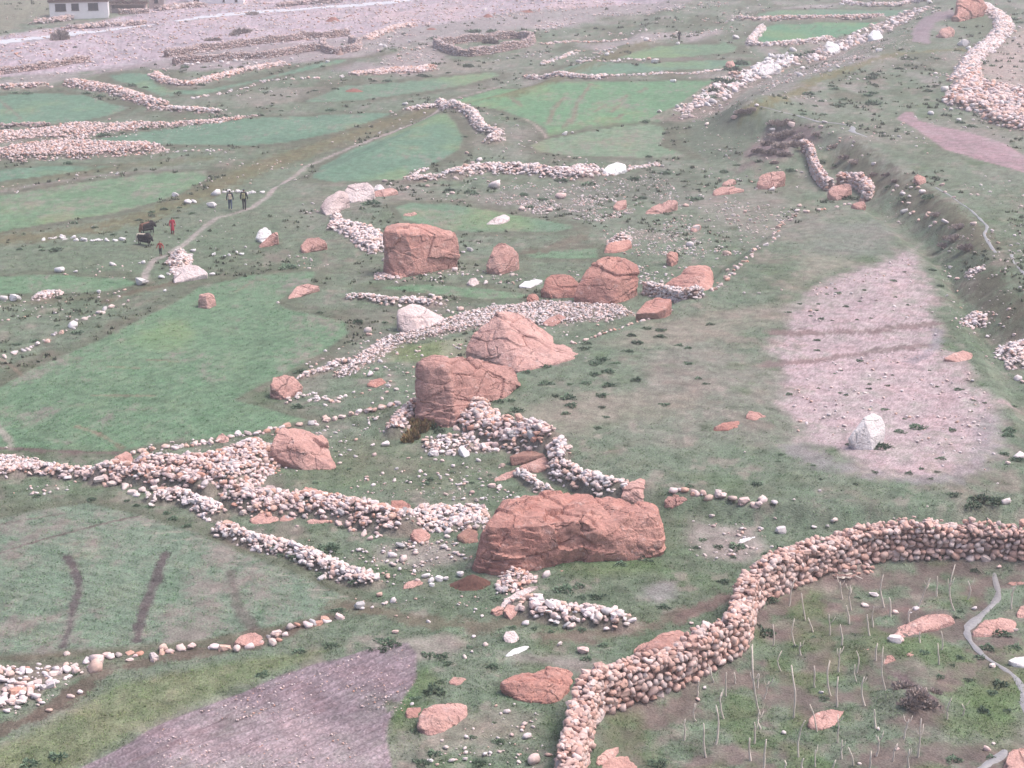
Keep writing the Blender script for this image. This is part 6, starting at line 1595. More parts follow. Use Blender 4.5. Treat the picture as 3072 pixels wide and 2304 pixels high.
shrubs(3, [(1010, 1290, 60), (2170, 1270, 30), (2040, 1475, 50), (590, 1585, 60), (240, 1560, 50), (970, 1630, 50), (880, 1620, 40), (820, 1590, 40), (1930, 985, 75), (500, 505, 80), (220, 560, 60), (110, 580, 50), (640, 405, 30), (1530, 1240, 25), (370, 455, 35), (1860, 80, 110), (2070, 370, 40), (1950, 760, 80)], 'dark green tuft at the edges of the big green field and the rubble walls', 'tufts around the big green field')
shrubs('e', [(1900, 1310, 170), (2000, 1120, 60), (1090, 880, 70), (600, 1050, 70), (720, 1110, 70), (420, 945, 60), (550, 1000, 60), (300, 935, 50), (1640, 1400, 100), (1500, 1360, 80), (1850, 1530, 90), (2100, 1600, 80)], 'leafy dark shrub along the lower white cobble wall', 'shrubs by the lower cobble wall')
shrubs(7, [(1940, 305, 95), (1700, 315, 60), (850, 330, 1), (1390, 250, 80), (1230, 190, 60), (850, 1470, 55), (1020, 1500, 70), (520, 1640, 90), (600, 1580, 90), (890, 1640, 90), (2055, 1650, 120), (1590, 960, 70), (290, 860, 120), (190, 895, 50), (270, 905, 70), (340, 870, 90), (560, 940, 90), (650, 950, 90), (690, 990, 60), (830, 880, 40), (600, 1180, 130), (480, 1220, 70), (640, 1110, 60), (990, 1370, 28), (480, 1430, 70), (1700, 870, 60), (1110, 760, 60), (1560, 560, 60), (1380, 600, 60), (1450, 520, 120), (1540, 490, 80), (1650, 560, 80), (2090, 625, 70), (2010, 320, 30), (1190, 740, 30), (1250, 760, 40), (1360, 780, 40), (1560, 770, 50), (1810, 345, 70), (1000, 570, 60), (980, 1010, 70), (860, 1260, 40)], 'bright leafy weed clump in the rough ground below the giant boulder', 'weed clumps below the giant boulder')
shrubs(6, [(370, 1610, 120), (185, 1650, 110), (1700, 1065, 75), (1940, 915, 75), (2135, 880, 95), (2190, 650, 80), (480, 1060, 60), (140, 1250, 80), (1780, 260, 70), (1900, 310, 70), (1210, 100, 60), (1120, 50, 60), (2130, 250, 120), (2080, 410, 60)], 'round dark shrub on the grass strip around the striped field', 'shrubs around the striped field')
shrubs(8, [(530, 800, 120), (570, 585, 90), (630, 240, 60), (90, 235, 45), (130, 190, 50), (235, 235, 60), (350, 240, 100), (550, 295, 80), (915, 1220, 65), (1800, 950, 50), (1980, 890, 90), (2060, 1130, 90), (2010, 1180, 60), (1950, 1300, 80), (1900, 390, 60), (2060, 800, 120), (1800, 650, 40), (1560, 920, 60), (1750, 1000, 40), (850, 820, 40), (1670, 1080, 60), (2160, 890, 90), (1130, 560, 35), (1770, 690, 45), (2110, 1300, 60), (1760, 1620, 90), (2000, 1600, 60), (330, 300, 40), (270, 460, 70), (1930, 950, 70), (1850, 1100, 60), (1700, 300, 60), (1000, 1410, 60), (730, 880, 50)], 'leafy weed clump in and around the walled sapling plot', 'weed clumps in the walled plot')
shrubs(5, [(1290, 1250, 120)], 'dark leafy bush leaning on the upright white boulder', 'bush at the white boulder')
shrubs(5, [(690, 900, 45), (1085, 1225, 50), (1410, 1145, 70), (1525, 1120, 100), (1750, 1135, 55), (1680, 1320, 65), (1550, 1385, 40), (1470, 1415, 50), (1650, 1405, 40), (1250, 1410, 50), (1120, 1485, 40), (900, 1450, 30), (640, 1290, 40), (620, 1335, 35), (850, 1360, 30), (1610, 1450, 35), (1310, 1000, 50), (1210, 865, 35), (1210, 835, 28), (1270, 805, 22), (1330, 845, 35), (1150, 685, 40), (985, 765, 22), (875, 615, 38), (875, 550, 38), (1010, 245, 40), (900, 410, 35), (690, 370, 45), (760, 315, 30), (935, 250, 25), (880, 315, 25), (870, 355, 25), (1060, 330, 35), (1180, 225, 28), (1130, 415, 22), (970, 420, 22), (1150, 295, 22), (1220, 405, 22), (1370, 165, 45), (1380, 270, 28), (180, 450, 60), (40, 705, 55), (100, 800, 50), (150, 835, 45), (35, 600, 40), (1790, 870, 50), (1960, 955, 30), (480, 1490, 70), (40, 1500, 60), (1760, 1560, 80), (1650, 850, 25), (880, 860, 25), (1360, 775, 22), (1600, 745, 22), (1030, 745, 20), (1460, 320, 25), (1440, 105, 22), (990, 215, 22), (830, 390, 22), (1060, 905, 30), (1020, 890, 22), (1440, 1060, 30), (1870, 1010, 28), (1890, 940, 28)], 'small dark tuft on the pale bare field and its edges', 'tufts on the pale bare field')
shrubs(5, [(1950, 1600, 150), (1880, 1640, 120), (2040, 1610, 110), (2120, 1140, 80), (2110, 1170, 80), (2090, 1290, 60), (2180, 1330, 80), (1670, 200, 50), (1620, 95, 40), (1900, 460, 60), (2140, 980, 60)], 'dark green shrub on the right bank', 'shrubs on the right bank')
shrubs(2, [(1240, 490, 70), (1220, 515, 80), (1240, 555, 50), (1230, 610, 65), (1200, 625, 70), (1650, 385, 40), (820, 615, 70), (985, 580, 60), (960, 560, 40), (1010, 690, 60), (1230, 680, 100), (1040, 680, 50), (915, 745, 40), (1290, 865, 40), (1385, 855, 30), (780, 745, 50), (660, 640, 35), (1400, 450, 50), (1460, 430, 50), (1480, 390, 40), (1590, 595, 60), (1640, 560, 40), (1580, 650, 30), (1930, 420, 80), (1950, 525, 70), (1800, 465, 50), (1800, 800, 60), (1870, 825, 60), (1700, 750, 50), (2150, 820, 70), (2170, 640, 60), (1540, 125, 45), (1660, 55, 40), (900, 660, 40), (860, 690, 35), (1040, 650, 40), (2010, 430, 40), (1780, 330, 40), (2140, 130, 60), (2190, 150, 60)], 'dark green tuft on the right plateau meadow', 'tufts on the plateau meadow')
shrubs(2, [(260, 540, 120), (210, 600, 110), (330, 460, 110), (380, 420, 100), (760, 370, 90), (840, 350, 80), (160, 640, 90), (360, 1075, 50), (80, 1300, 90), (120, 330, 1), (270, 1120, 60), (700, 1110, 60), (900, 1060, 60), (1000, 1080, 60), (1060, 1290, 110), (1340, 1220, 60), (1600, 1290, 90), (1430, 1300, 60), (500, 1050, 50)], 'dark scrub on the slopes below the plateau edge', 'scrub below the plateau edge')
shrubs(1, [(905, 1505, 35), (1970, 795, 50), (1140, 365, 35), (1115, 380, 25), (820, 435, 70), (890, 400, 30), (690, 475, 35), (880, 725, 60), (800, 890, 30), (550, 500, 50), (70, 660, 28), (610, 255, 60), (300, 530, 60), (210, 530, 40), (520, 495, 60), (860, 210, 80), (980, 215, 80), (1040, 745, 25), (1075, 765, 25), (1990, 1020, 40), (1630, 1065, 50), (1180, 1270, 60), (1430, 1180, 80), (1300, 1130, 60), (1540, 1090, 80), (860, 1260, 60), (200, 1330, 110), (700, 1240, 70), (1300, 1300, 60), (2100, 1130, 80), (1900, 1170, 80), (1600, 1200, 80), (1950, 1290, 60), (830, 1250, 80), (1220, 1350, 70), (450, 715, 40)], 'dark green tuft along the far field banks', 'tufts along the far field banks')
shrubs(0, [(1685, 750, 50), (930, 840, 60), (985, 825, 60), (1040, 825, 40), (1140, 830, 30), (1415, 770, 90), (790, 865, 35), (660, 885, 80), (1255, 810, 50), (760, 615, 50), (1720, 605, 30), (440, 1065, 60), (1870, 630, 30), (1820, 720, 30), (2090, 435, 35), (2140, 720, 60), (2170, 580, 50), (560, 610, 50), (640, 630, 60), (880, 660, 50), (850, 560, 70), (940, 570, 40), (1150, 610, 50), (170, 610, 60), (90, 605, 50), (1160, 600, 30), (1300, 555, 60), (2040, 590, 40), (1320, 440, 30), (1200, 440, 60), (485, 310, 30)], 'dark green tuft on the banks of the far left fields', 'tufts on the far left banks')
shrubs(0, [(1100, 1395, 0.1), (1145, 1415, 30), (1245, 1385, 40), (1230, 1390, 25), (980, 1400, 40), (1160, 1350, 40), (480, 1450, 50), (610, 1480, 40), (730, 1525, 40), (350, 1630, 70), (270, 1625, 40), (125, 1620, 40), (980, 1380, 40), (900, 1430, 50), (1060, 1360, 50)], 'dark grass tuft in the meadow around the yaks and walkers', 'meadow tufts')
shrubs('h', [(240, 530, 240), (280, 470, 150)], 'willowy grey green bush growing by the river braid', 'river bushes', BR, 'bush', 1.0, 'bush')
shrubs('i', [(950, 165, 110), (820, 370, 180), (880, 350, 120), (740, 395, 110), (530, 450, 120), (460, 455, 90)], 'reddish brown dry bush on the gravel riverbed', 'dry riverbed bushes', BR, 'bush', .6, 'bush')
shrubs('j', [(745, 262, 90)], 'olive bush growing inside the roofless stone pen', 'pen bush', BR, 'bush', .6, 'bush')
shrubs('f', [(440, 270, 130), (380, 320, 130), (500, 230, 120), (420, 220, 100), (340, 350, 90)], 'rusty dry grass clump at the foot of the tall slab', 'rusty grass at the tall slab', RG, 'dry_grass_clump', 1.0, 'grass clump')
shrubs('f', [(560, 240, 120), (600, 270, 90), (380, 180, 70)], 'green weed clump beside the rusty dry grass', 'weeds at the tall slab', CL, 'shrub', 1.0)
shrubs(8, [(1440, 1150, 140), (1540, 1210, 130), (1600, 1270, 110), (1640, 1180, 80), (1480, 1270, 120)], 'purple brown dry brush on the hummock among the saplings', 'brush on the sapling hummock', BR, 'dry_brush', .7, 'brush')
shrubs(2, [(500, 990, 90), (560, 940, 100), (630, 900, 110), (700, 880, 110), (760, 900, 90), (640, 960, 110), (720, 950, 110), (790, 930, 70), (570, 1000, 90), (660, 1010, 80), (610, 820, 90), (680, 810, 80), (390, 740, 80), (450, 720, 70), (1060, 1030, 90), (1120, 1060, 80), (980, 960, 70), (870, 880, 60), (600, 1060, 60), (1330, 1140, 60), (1380, 1180, 50), (1240, 1140, 70), (1760, 1560, 110), (1850, 1620, 110), (1800, 1480, 100), (1650, 1400, 80), (1700, 1600, 80)], 'grey purple brush on the mound and bank below the plateau', 'brush on the mound and bank', BR, 'dry_brush', .6, 'brush')

# bare saplings: (base x, y, top x, y)
SAP = [(690, 610, 725, 430), (795, 705, 770, 525), (845, 780, 815, 685), (1035, 565, 1020, 450), (1092, 640, 1085, 470), (1080, 725, 1062, 610), (1235, 745, 1240, 610), (1305, 620, 1300, 410), (1345, 680, 1340, 560), (1525, 620, 1600, 420), (1645, 550, 1650, 415), (1760, 640, 1770, 345), (1845, 570, 1850, 445), (2130, 630, 2150, 490), (1465, 720, 1475, 630), (1210, 800, 1195, 665), (955, 800, 948, 660), (1030, 865, 1018, 730), (730, 870, 730, 700), (585, 870, 585, 730), (455, 1015, 440, 870), (500, 1310, 450, 855), (635, 1030, 640, 900), (765, 930, 765, 845), (1010, 1035, 1022, 880), (855, 1135, 850, 990), (957, 1190, 950, 965), (1125, 1100, 1115, 985), (1128, 1040, 1128, 900), (1180, 1255, 1175, 1070), (1315, 1155, 1308, 885), (1250, 965, 1260, 850), (1540, 850, 1535, 785), (1680, 890, 1675, 770), (1660, 990, 1650, 850), (720, 1330, 712, 1010), (1000, 1260, 1012, 1075), (530, 1210, 560, 1095), (485, 1140, 495, 1050), (200, 1100, 165, 985), (280, 1190, 283, 1030), (340, 1110, 335, 1035), (95, 1190, 105, 1090), (265, 1340, 250, 1170), (85, 1355, 82, 1240), (505, 1405, 495, 1300), (215, 1510, 222, 1265), (150, 1590, 140, 1365), (10, 1480, 18, 1340), (465, 1500, 462, 1350), (520, 1690, 540, 1475), (440, 1610, 435, 1465), (750, 1585, 795, 1345), (870, 1420, 825, 1250), (1003, 1490, 1005, 1310), (1255, 1585, 1265, 1455), (1250, 1400, 1248, 1285), (1435, 1470, 1465, 1345), (1525, 1590, 1540, 1330), (1365, 1615, 1395, 1500), (1465, 1660, 1470, 1530), (1210, 1660, 1220, 1545), (1030, 1600, 1035, 1480), (860, 1650, 862, 1540), (1715, 1340, 1740, 1195), (1815, 1315, 1810, 1240), (780, 1680, 782, 1595), (660, 1690, 662, 1620), (1105, 1640, 1075, 1520), (960, 1690, 990, 1630)]
FORK = {3, 4, 11, 13, 24, 37, 55, 57, 58, 9, 21}
def tube(path, radii, nseg=6):
    V, Fc = [], []
    path = [Vector(p) for p in path]
    for i, p in enumerate(path):
        t = (path[min(i + 1, len(path) - 1)] - path[max(i - 1, 0)]).normalized()
        a = t.orthogonal().normalized(); b = t.cross(a)
        for k in range(nseg):
            an = 6.28318 * k / nseg
            V.append(p + (a * math.cos(an) + b * math.sin(an)) * radii[i])
    for i in range(len(path) - 1):
        for k in range(nseg):
            Fc.append((i * nseg + k, i * nseg + (k + 1) % nseg, (i + 1) * nseg + (k + 1) % nseg, (i + 1) * nseg + k))
    V.append(path[0]); V.append(path[-1])
    n = len(V)
    for k in range(nseg):
        Fc.append((n - 2, (k + 1) % nseg, k))
        Fc.append((n - 1, (len(path) - 1) * nseg + k, (len(path) - 1) * nseg + (k + 1) % nseg))
    return V, Fc
def merge(*vf):
    V, Fc = [], []
    for v, f in vf:
        k = len(V); V += list(v); Fc += [tuple(i + k for i in q) for q in f]
    return V, Fc
def in_frame_label(x, y):
    return ('upper' if y < 800 else 'middle' if y < 1250 else 'lower') + ' ' + ('left' if x < 700 else 'middle' if x < 1200 else 'right')
for i, (bx, by, tx, ty) in enumerate(SAP):
    b0 = G(8, [(bx, by)])[0]
    t0 = at_Y(px(8, [(tx, ty)]), b0[1])[0]
    d = Vector(t0 - b0)
    H = max(d.z, .5)
    lean = Vector((d.x, rng.normal(0, .06) * H, 0))
    kink = Vector((rng.normal(0, .045) * H, rng.normal(0, .045) * H, 0))
    pth = [Vector((0, 0, -.15)), Vector((0, 0, 0))]
    for t in (.18, .36, .55, .75, 1.0):
        pth.append(lean * t + kink * math.sin(t * 3.1) * 1.2 + Vector((rng.normal(0, .012), rng.normal(0, .012), H * t)))
    r0 = rng.uniform(.026, .040)
    parts = [tube(pth, [r0 * 1.2, r0 * 1.15, r0, r0 * .95, r0 * .85, r0 * .75, r0 * .55])]
    root = empty('sapling', b0)
    lab = 'thin bare sapling in the %s part of the walled plot' % in_frame_label(bx, by)
    tag(root, lab, 'sapling', lab.replace('thin bare sapling', 'saplings'))
    V, Fc = parts[0]
    link('trunk', py_mesh('trunk', V, Fc, True), M['twig'], root)
    if i in FORK or rng.random() < .25:
        for sgn in ((1,) if i not in FORK else (1, -1)):
            q = pth[5] if rng.random() < .5 else pth[4]
            e = q + Vector((sgn * rng.uniform(.08, .22), rng.normal(0, .08), rng.uniform(.25, .45)))
            V, Fc = tube([q, q.lerp(e, .5) + Vector((sgn * .03, 0, -.02)), e], [r0 * .6, r0 * .5, r0 * .3])
            link('branch', py_mesh('branch', V, Fc, True), M['twig'], root)

# ---------------------------------------------------------------- dung and earth heaps
def mound(label, sh, cx, by, wpx, hpx, dep, mat, seed, name='dung_heap', cat='dung heap'):
    b0 = G(sh, [(cx, by)])[0]
    k = SH[sh][2] / float(pscale(b0)[0])
    rx, hh = wpx * k / 2, max(hpx * k * .8, .15)
    n, m = 40, 14
    V, Fc = [(0, 0, hh)], []
    for j in range(1, m + 1):
        t = j / m
        for i in range(n):
            a = 6.28318 * i / n
            V.append((math.cos(a) * rx * t, math.sin(a) * dep * t, hh * (math.cos(t * math.pi) * .5 + .5) - .08 * t))
    V = np.array(V)
    nz = fbm3(V, 3.0, 4, seed)
    V = V * (1 + .12 * nz)[:, None]
    V[:, 2] += .05 * fbm3(V, 8.0, 3, seed + 2)
    for i in range(n):
        Fc.append((0, 1 + i, 1 + (i + 1) % n))
    for j in range(m - 1):
        for i in range(n):
            a, b_ = 1 + j * n + i, 1 + j * n + (i + 1) % n
            Fc.append((a, a + n, b_ + n, b_))
    o = link(name, py_mesh(name, V, Fc, True), M[mat])
    o.location = b0 + np.array([0, dep * .6, 0])
    o.location.z = float(height(o.location.x, o.location.y)) - .02
    return tag(o, label, cat)
mound('dark brown dung heap spilled at the left foot of the giant boulder', 7, 850, 500, 330, 85, .8, 'dung', 1)
mound('red brown earth heap on the riverbed left of the pen', 'i', 1830, 240, 210, 55, 2.5, 'redearth', 2, 'earth_heap', 'earth heap')
mound('flat reddish earth patch right of the riverbed earth heap', 'i', 2030, 182, 130, 18, 2.0, 'redearth', 3, 'earth_heap', 'earth heap')
mound('red earth heap beyond the roofless pen', 'j', 730, 105, 80, 22, 2.2, 'redearth', 4, 'earth_heap', 'earth heap')
mound('low red earth streak right of the far earth heap', 'j', 965, 75, 110, 14, 2.0, 'redearth', 5, 'earth_heap', 'earth heap')
mound('low red brown earth heap in the fallow strip beyond the dark bank', 1, 75, 597, 165, 22, 1.6, 'redearth', 6, 'earth_heap', 'earth heap')
mound('thin red earth heap left of the roofless pen', 'j', 390, 180, 100, 12, 1.5, 'redearth', 7, 'earth_heap', 'earth heap')
mound('grey pink gravel heap inside the blocky enclosure', 'i', 1910, 610, 120, 60, 1.5, 'core', 8, 'gravel_heap', 'gravel heap')
mound('dark brush heap beside the white house', 'h', 500, 250, 260, 60, 1.2, 'redearth', 9, 'brush_heap', 'brush heap')
# a small bundle of split wood below the tan wall
root = empty('firewood_pile', G(8, [(1050, 420)])[0])
tag(root, 'small scatter of split wood sticks below the tan wall', 'firewood')
for i in range(14):
    a = Vector((rng.uniform(-.6, .6), rng.uniform(-.25, .25), .04 + .05 * rng.random()))
    an = rng.normal(0, .7)
    L = rng.uniform(.15, .35)
    dv = Vector((math.cos(an), math.sin(an), rng.normal(0, .1))) * L
    V, Fc = tube([a - dv, a, a + dv], [.025, .03, .022], 5)
    link('stick', py_mesh('stick', V, Fc), M['twig'] if i % 2 else M['pinkrock'], root)
# ---------------------------------------------------------------- village buildings
M['plaster'] = mat_plain('whitewashed_mud_plaster', (.80, .77, .775), .06, 1.5)
M['mud'] = mat_plain('mud_plaster', (.46, .36, .33), .18, 1.5)
M['roofbrush'] = mat_plain('brushwood_roof_edge', (.15, .095, .08), .45, 7)
M['roofmud'] = mat_plain('flat_mud_roof', (.30, .22, .19), .2, 1)
M['glass'] = mat_plain('dark_window_glass', (.035, .035, .045), .2, 2, .4, .2)
M['frame'] = mat_plain('dark_window_frame', (.10, .075, .07), .2, 6)

def boxm(x0, x1, y0, y1, z0, z1):
    V = [(x, y, z) for z in (z0, z1) for y in (y0, y1) for x in (x0, x1)]
    return V, [(0, 2, 3, 1), (4, 5, 7, 6), (0, 1, 5, 4), (2, 6, 7, 3), (0, 4, 6, 2), (1, 3, 7, 5)]

def wall_with_holes(W_, H_, holes, t=.35, zb=-.8):
    xs = sorted({0, W_} | {h[0] for h in holes} | {h[1] for h in holes})
    zs = sorted({zb, H_} | {h[2] for h in holes} | {h[3] for h in holes})
    vf = []
    for i in range(len(xs) - 1):
        for j in range(len(zs) - 1):
            cx, cz = (xs[i] + xs[i + 1]) / 2, (zs[j] + zs[j + 1]) / 2
            if any(h[0] < cx < h[1] and h[2] < cz < h[3] for h in holes):
                continue
            vf.append(boxm(xs[i], xs[i + 1], 0, t, zs[j], zs[j + 1]))
    return merge(*vf)

def house(label, left, right, H_, depth, holes, wallmat, roof=True, zofs=0):
    a, b = np.asarray(left), np.asarray(right)
    W_ = float(np.hypot(*(b - a)[:2]))
    ang = math.atan2(b[1] - a[1], b[0] - a[0])
    root = empty('house', (a[0], a[1], min(a[2], b[2]) + zofs), ang)
    tag(root, label, 'house')
    hs = [(x0 * W_, x1 * W_, z0 * H_, z1 * H_) for x0, x1, z0, z1 in holes]
    link('front_wall', py_mesh('front_wall', *wall_with_holes(W_, H_, hs)), M[wallmat], root)
    V, Fc = merge(boxm(0.002, .35, .352, depth, -.8, H_), boxm(W_ - .35, W_ - .002, .352, depth, -.8, H_), boxm(.352, W_ - .352, depth - .35, depth - .002, -.8, H_))
    link('side_walls', py_mesh('side_walls', V, Fc), M[wallmat], root)
    for x0, x1, z0, z1 in hs:
        cx, cz = (x0 + x1) / 2, (z0 + z1) / 2
        w_ = link('window', py_mesh('window', *merge(boxm(x0, x1, .14, .24, z0, z0 + .09), boxm(x0, x1, .14, .24, z1 - .09, z1), boxm(x0, x0 + .09, .14, .24, z0 + .09, z1 - .09), boxm(x1 - .09, x1, .14, .24, z0 + .09, z1 - .09), boxm(cx - .04, cx + .04, .15, .235, z0 + .09, z1 - .09))), M['frame'], root)
        link('pane', py_mesh('pane', *boxm(x0 + .09, cx - .04, .18, .20, z0 + .09, z1 - .09)), M['glass'], w_)
        link('pane', py_mesh('pane', *boxm(cx + .04, x1 - .09, .18, .20, z0 + .09, z1 - .09)), M['glass'], w_)
        link('sill', py_mesh('sill', *boxm(x0 - .08, x1 + .08, -.07, .139, z0 - .08, z0)), M['frame'], w_)
    if roof:
        link('roof', py_mesh('roof', *boxm(-.15, W_ + .15, -.15, depth + .15, H_ + .003, H_ + .22)), M['roofmud'], root)
        vf = []
        r = np.random.default_rng(int(W_ * 100))
        for s in np.arange(-.2, W_ + .2, .12):
            vf.append(boxm(s, s + .13, -.32 + r.uniform(-.08, .05), .5, H_ + .225, H_ + .225 + r.uniform(.22, .5)))
        link('roof_edge_brush', py_mesh('roof_edge_brush', *merge(*vf)), M['roofbrush'], root)
    return root

hl, hr = G('h', [(135, 262)])[0], G('h', [(910, 225)])[0]
hr[1] = hl[1] + 2.0
q = at_Y(px('h', [(910, 225)]), hr[1])[0]; hr = q
sc_h = float(pscale(hl)[0]); Hh = 218 * .226 / sc_h
house('long white plastered house with three dark windows by the river', hl, hr, Hh, 6.0, [(.10, .285, .50, .94), (.375, .505, .52, .94), (.66, .835, .52, .95)], 'plaster')
zb = float(hl[2])
def hpt(sh, x, y, Y):
    return at_Y(px(sh, [(x, y)]), Y)[0]
Yb = hl[1]
g1 = G('i', [(245, 42)])[0]; g2 = hpt('i', 850, 42, g1[1] + 1.0)
g2[2] = g1[2]
house('white house with barred windows cut by the top edge', g1, g2, 2.7, 5.5, [(.09, .19, .12, .62), (.28, .36, .35, .8), (.62, .66, .1, .75), (.84, .89, .1, .72)], 'plaster')
g1 = G('h', [(1450, 118)])[0]; g2 = hpt('h', 1650, 110, g1[1] + .6); g2[2] = g1[2]
house('small pinkish mud plastered hut between the two white houses', g1, g2, 2.3, 3.5, [(.35, .62, .45, .8)], 'mud')
g1 = G('h', [(905, 55)])[0] + np.array([0, 4, 0]); g2 = g1 + np.array([2.2, .3, 0])
house('beige mud hut behind the right end of the long white house', g1, g2, 2.4, 3.0, [(.3, .6, .4, .75)], 'mud')
# lean-to with brushwood roof and low wall beside the long house
b0 = G('h', [(1000, 175)])[0]
root = empty('animal_shed', b0, .05); tag(root, 'dark animal shed heaped with brushwood beside the long white house', 'shed')
link('back_wall', py_mesh('back_wall', *boxm(-1.0, 5.6, 2.0, 2.4, -.5, 1.5)), M['mud'], root)
link('side_wall', py_mesh('side_wall', *boxm(-1.0, -.65, .2, 1.998, -.5, 1.4)), M['mud'], root)
link('side_wall', py_mesh('side_wall', *boxm(5.25, 5.6, .2, 1.998, -.5, 1.4)), M['mud'], root)
link('front_wall', py_mesh('front_wall', *boxm(-.648, 5.248, .2, .55, -.5, .75)), M['dim'], root)
link('roof', py_mesh('roof', *boxm(-1.2, 5.8, -.1, 2.6, 1.503, 1.62)), M['roofmud'], root)
vf = []
for i in range(260):
    a = Vector((rng.uniform(-1.1, 5.7), rng.uniform(.0, 2.5), 0))
    a.z = 1.62 + (.25 + .75 * abs(math.sin(a.x * 1.1 + .6))) * rng.random()
    an = rng.normal(0, .5)
    dv = Vector((math.cos(an), math.sin(an), rng.normal(0, .15))) * rng.uniform(.3, .7)
    vf.append(tube([a - dv, a + dv], [.05, .04], 4))
link('brushwood', py_mesh('brushwood', *merge(*vf)), M['roofbrush'], root)
W2 = len(WALLS)
W('heap', 'dark rubble bank at the foot of the long white house', [('h', [(-60, 320), (100, 305), (250, 285), (400, 255), (560, 235)])], 1.6, .7, (.3, .6), 'dim', 1.0)
W('wall', 'low stone wall right of the animal shed', [('h', [(1040, 190), (1200, 185), (1440, 172)])], .7, .8, (.3, .5), 'dim')
W('heap', 'grey rubble levee between the river braids and the houses', [('h', [(1560, 140), (1750, 120), (2000, 95), (2150, 85)])], 2.0, .7, (.3, .6), 'dim', 1.0)
W('heap', 'grey rubble levee along the near river braid', [('h', [(380, 390), (700, 375), (900, 355), (1200, 335), (1380, 320)])], 1.4, .5, (.3, .7), 'dim', .9)
W('heap', 'dark rubble levee on the far river bank near the top edge', [('i', [(1260, 75), (1400, 62), (1600, 45), (1750, 35), (1900, 30)])], 1.6, .7, (.3, .7), 'dim', 1.0)
for w in WALLS[W2:]:
    w['pts'] = ground_px(w['px'])[:, :2]
    build_stones(w)

# ---------------------------------------------------------------- figures: fused tapered limbs
M['skin'] = mat_plain('skin', (.30, .17, .12), .1, 10)
M['hair'] = mat_plain('black_hair', (.02, .018, .018), .2, 20)
M['navy'] = mat_plain('navy_cloth', (.035, .04, .065), .2, 12)
M['black'] = mat_plain('black_cloth', (.022, .022, .028), .2, 12)
M['jeans'] = mat_plain('blue_jeans', (.06, .09, .15), .2, 12)
M['redcloth'] = mat_plain('red_cloth', (.42, .035, .06), .15, 12)
M['redshirt'] = mat_plain('red_shirt', (.40, .06, .05), .15, 12)
M['maroon'] = mat_plain('maroon_cloth', (.20, .05, .06), .2, 12)
M['beige'] = mat_plain('beige_canvas', (.45, .38, .30), .15, 12)
M['olive'] = mat_plain('olive_canvas', (.30, .29, .17), .15, 12)
M['shoe'] = mat_plain('pale_shoe', (.35, .30, .28), .2, 12)
M['yakblack'] = mat_plain('black_yak_hair', (.022, .02, .022), .3, 14)
M['yakwhite'] = mat_plain('white_yak_hair', (.52, .45, .36), .25, 9)
M['yakbrown'] = mat_plain('brown_yak_hair', (.16, .085, .06), .35, 9)
M['horn'] = mat_plain('horn', (.18, .15, .12), .2, 12)

def capsule_pts(p0, r0, p1, r1):
    p0, p1 = np.array(p0, float), np.array(p1, float)
    out = []
    for p, r in ((p0, r0), (p1, r1)):
        r = np.broadcast_to(np.array(r, float), (3,)) if np.ndim(r) == 0 else np.array(r, float)
        out.append(p + CAPD * r)
    return np.concatenate(out)
_b = bmesh.new(); bmesh.ops.create_icosphere(_b, subdivisions=2, radius=1); CAPD = np.array([v.co[:] for v in _b.verts]); _b.free()

def fused(name, caps, voxel, mat, parent, smooth=2, noise_amp=0):
    me = remeshed([capsule_pts(*c) for c in caps], voxel)
    if smooth:
        bm = bmesh.new(); bm.from_mesh(me)
        for _ in range(smooth):
            bmesh.ops.smooth_vert(bm, verts=bm.verts[:], factor=.5, use_axis_x=True, use_axis_y=True, use_axis_z=True)
        bm.to_mesh(me); bm.free()
    if noise_amp:
        n = len(me.vertices); P = np.empty(n * 3, np.float32); me.vertices.foreach_get('co', P); P = P.reshape(-1, 3).astype(float)
        P += noise_amp * np.stack([fbm3(P, 14, 3, 3), fbm3(P, 14, 3, 4), fbm3(P, 14, 3, 5)], 1)
        me.vertices.foreach_set('co', P.astype(np.float32).ravel())
    me.polygons.foreach_set('use_smooth', np.ones(len(me.polygons), bool))
    me.name = name
    return link(name, me, M[mat], parent)

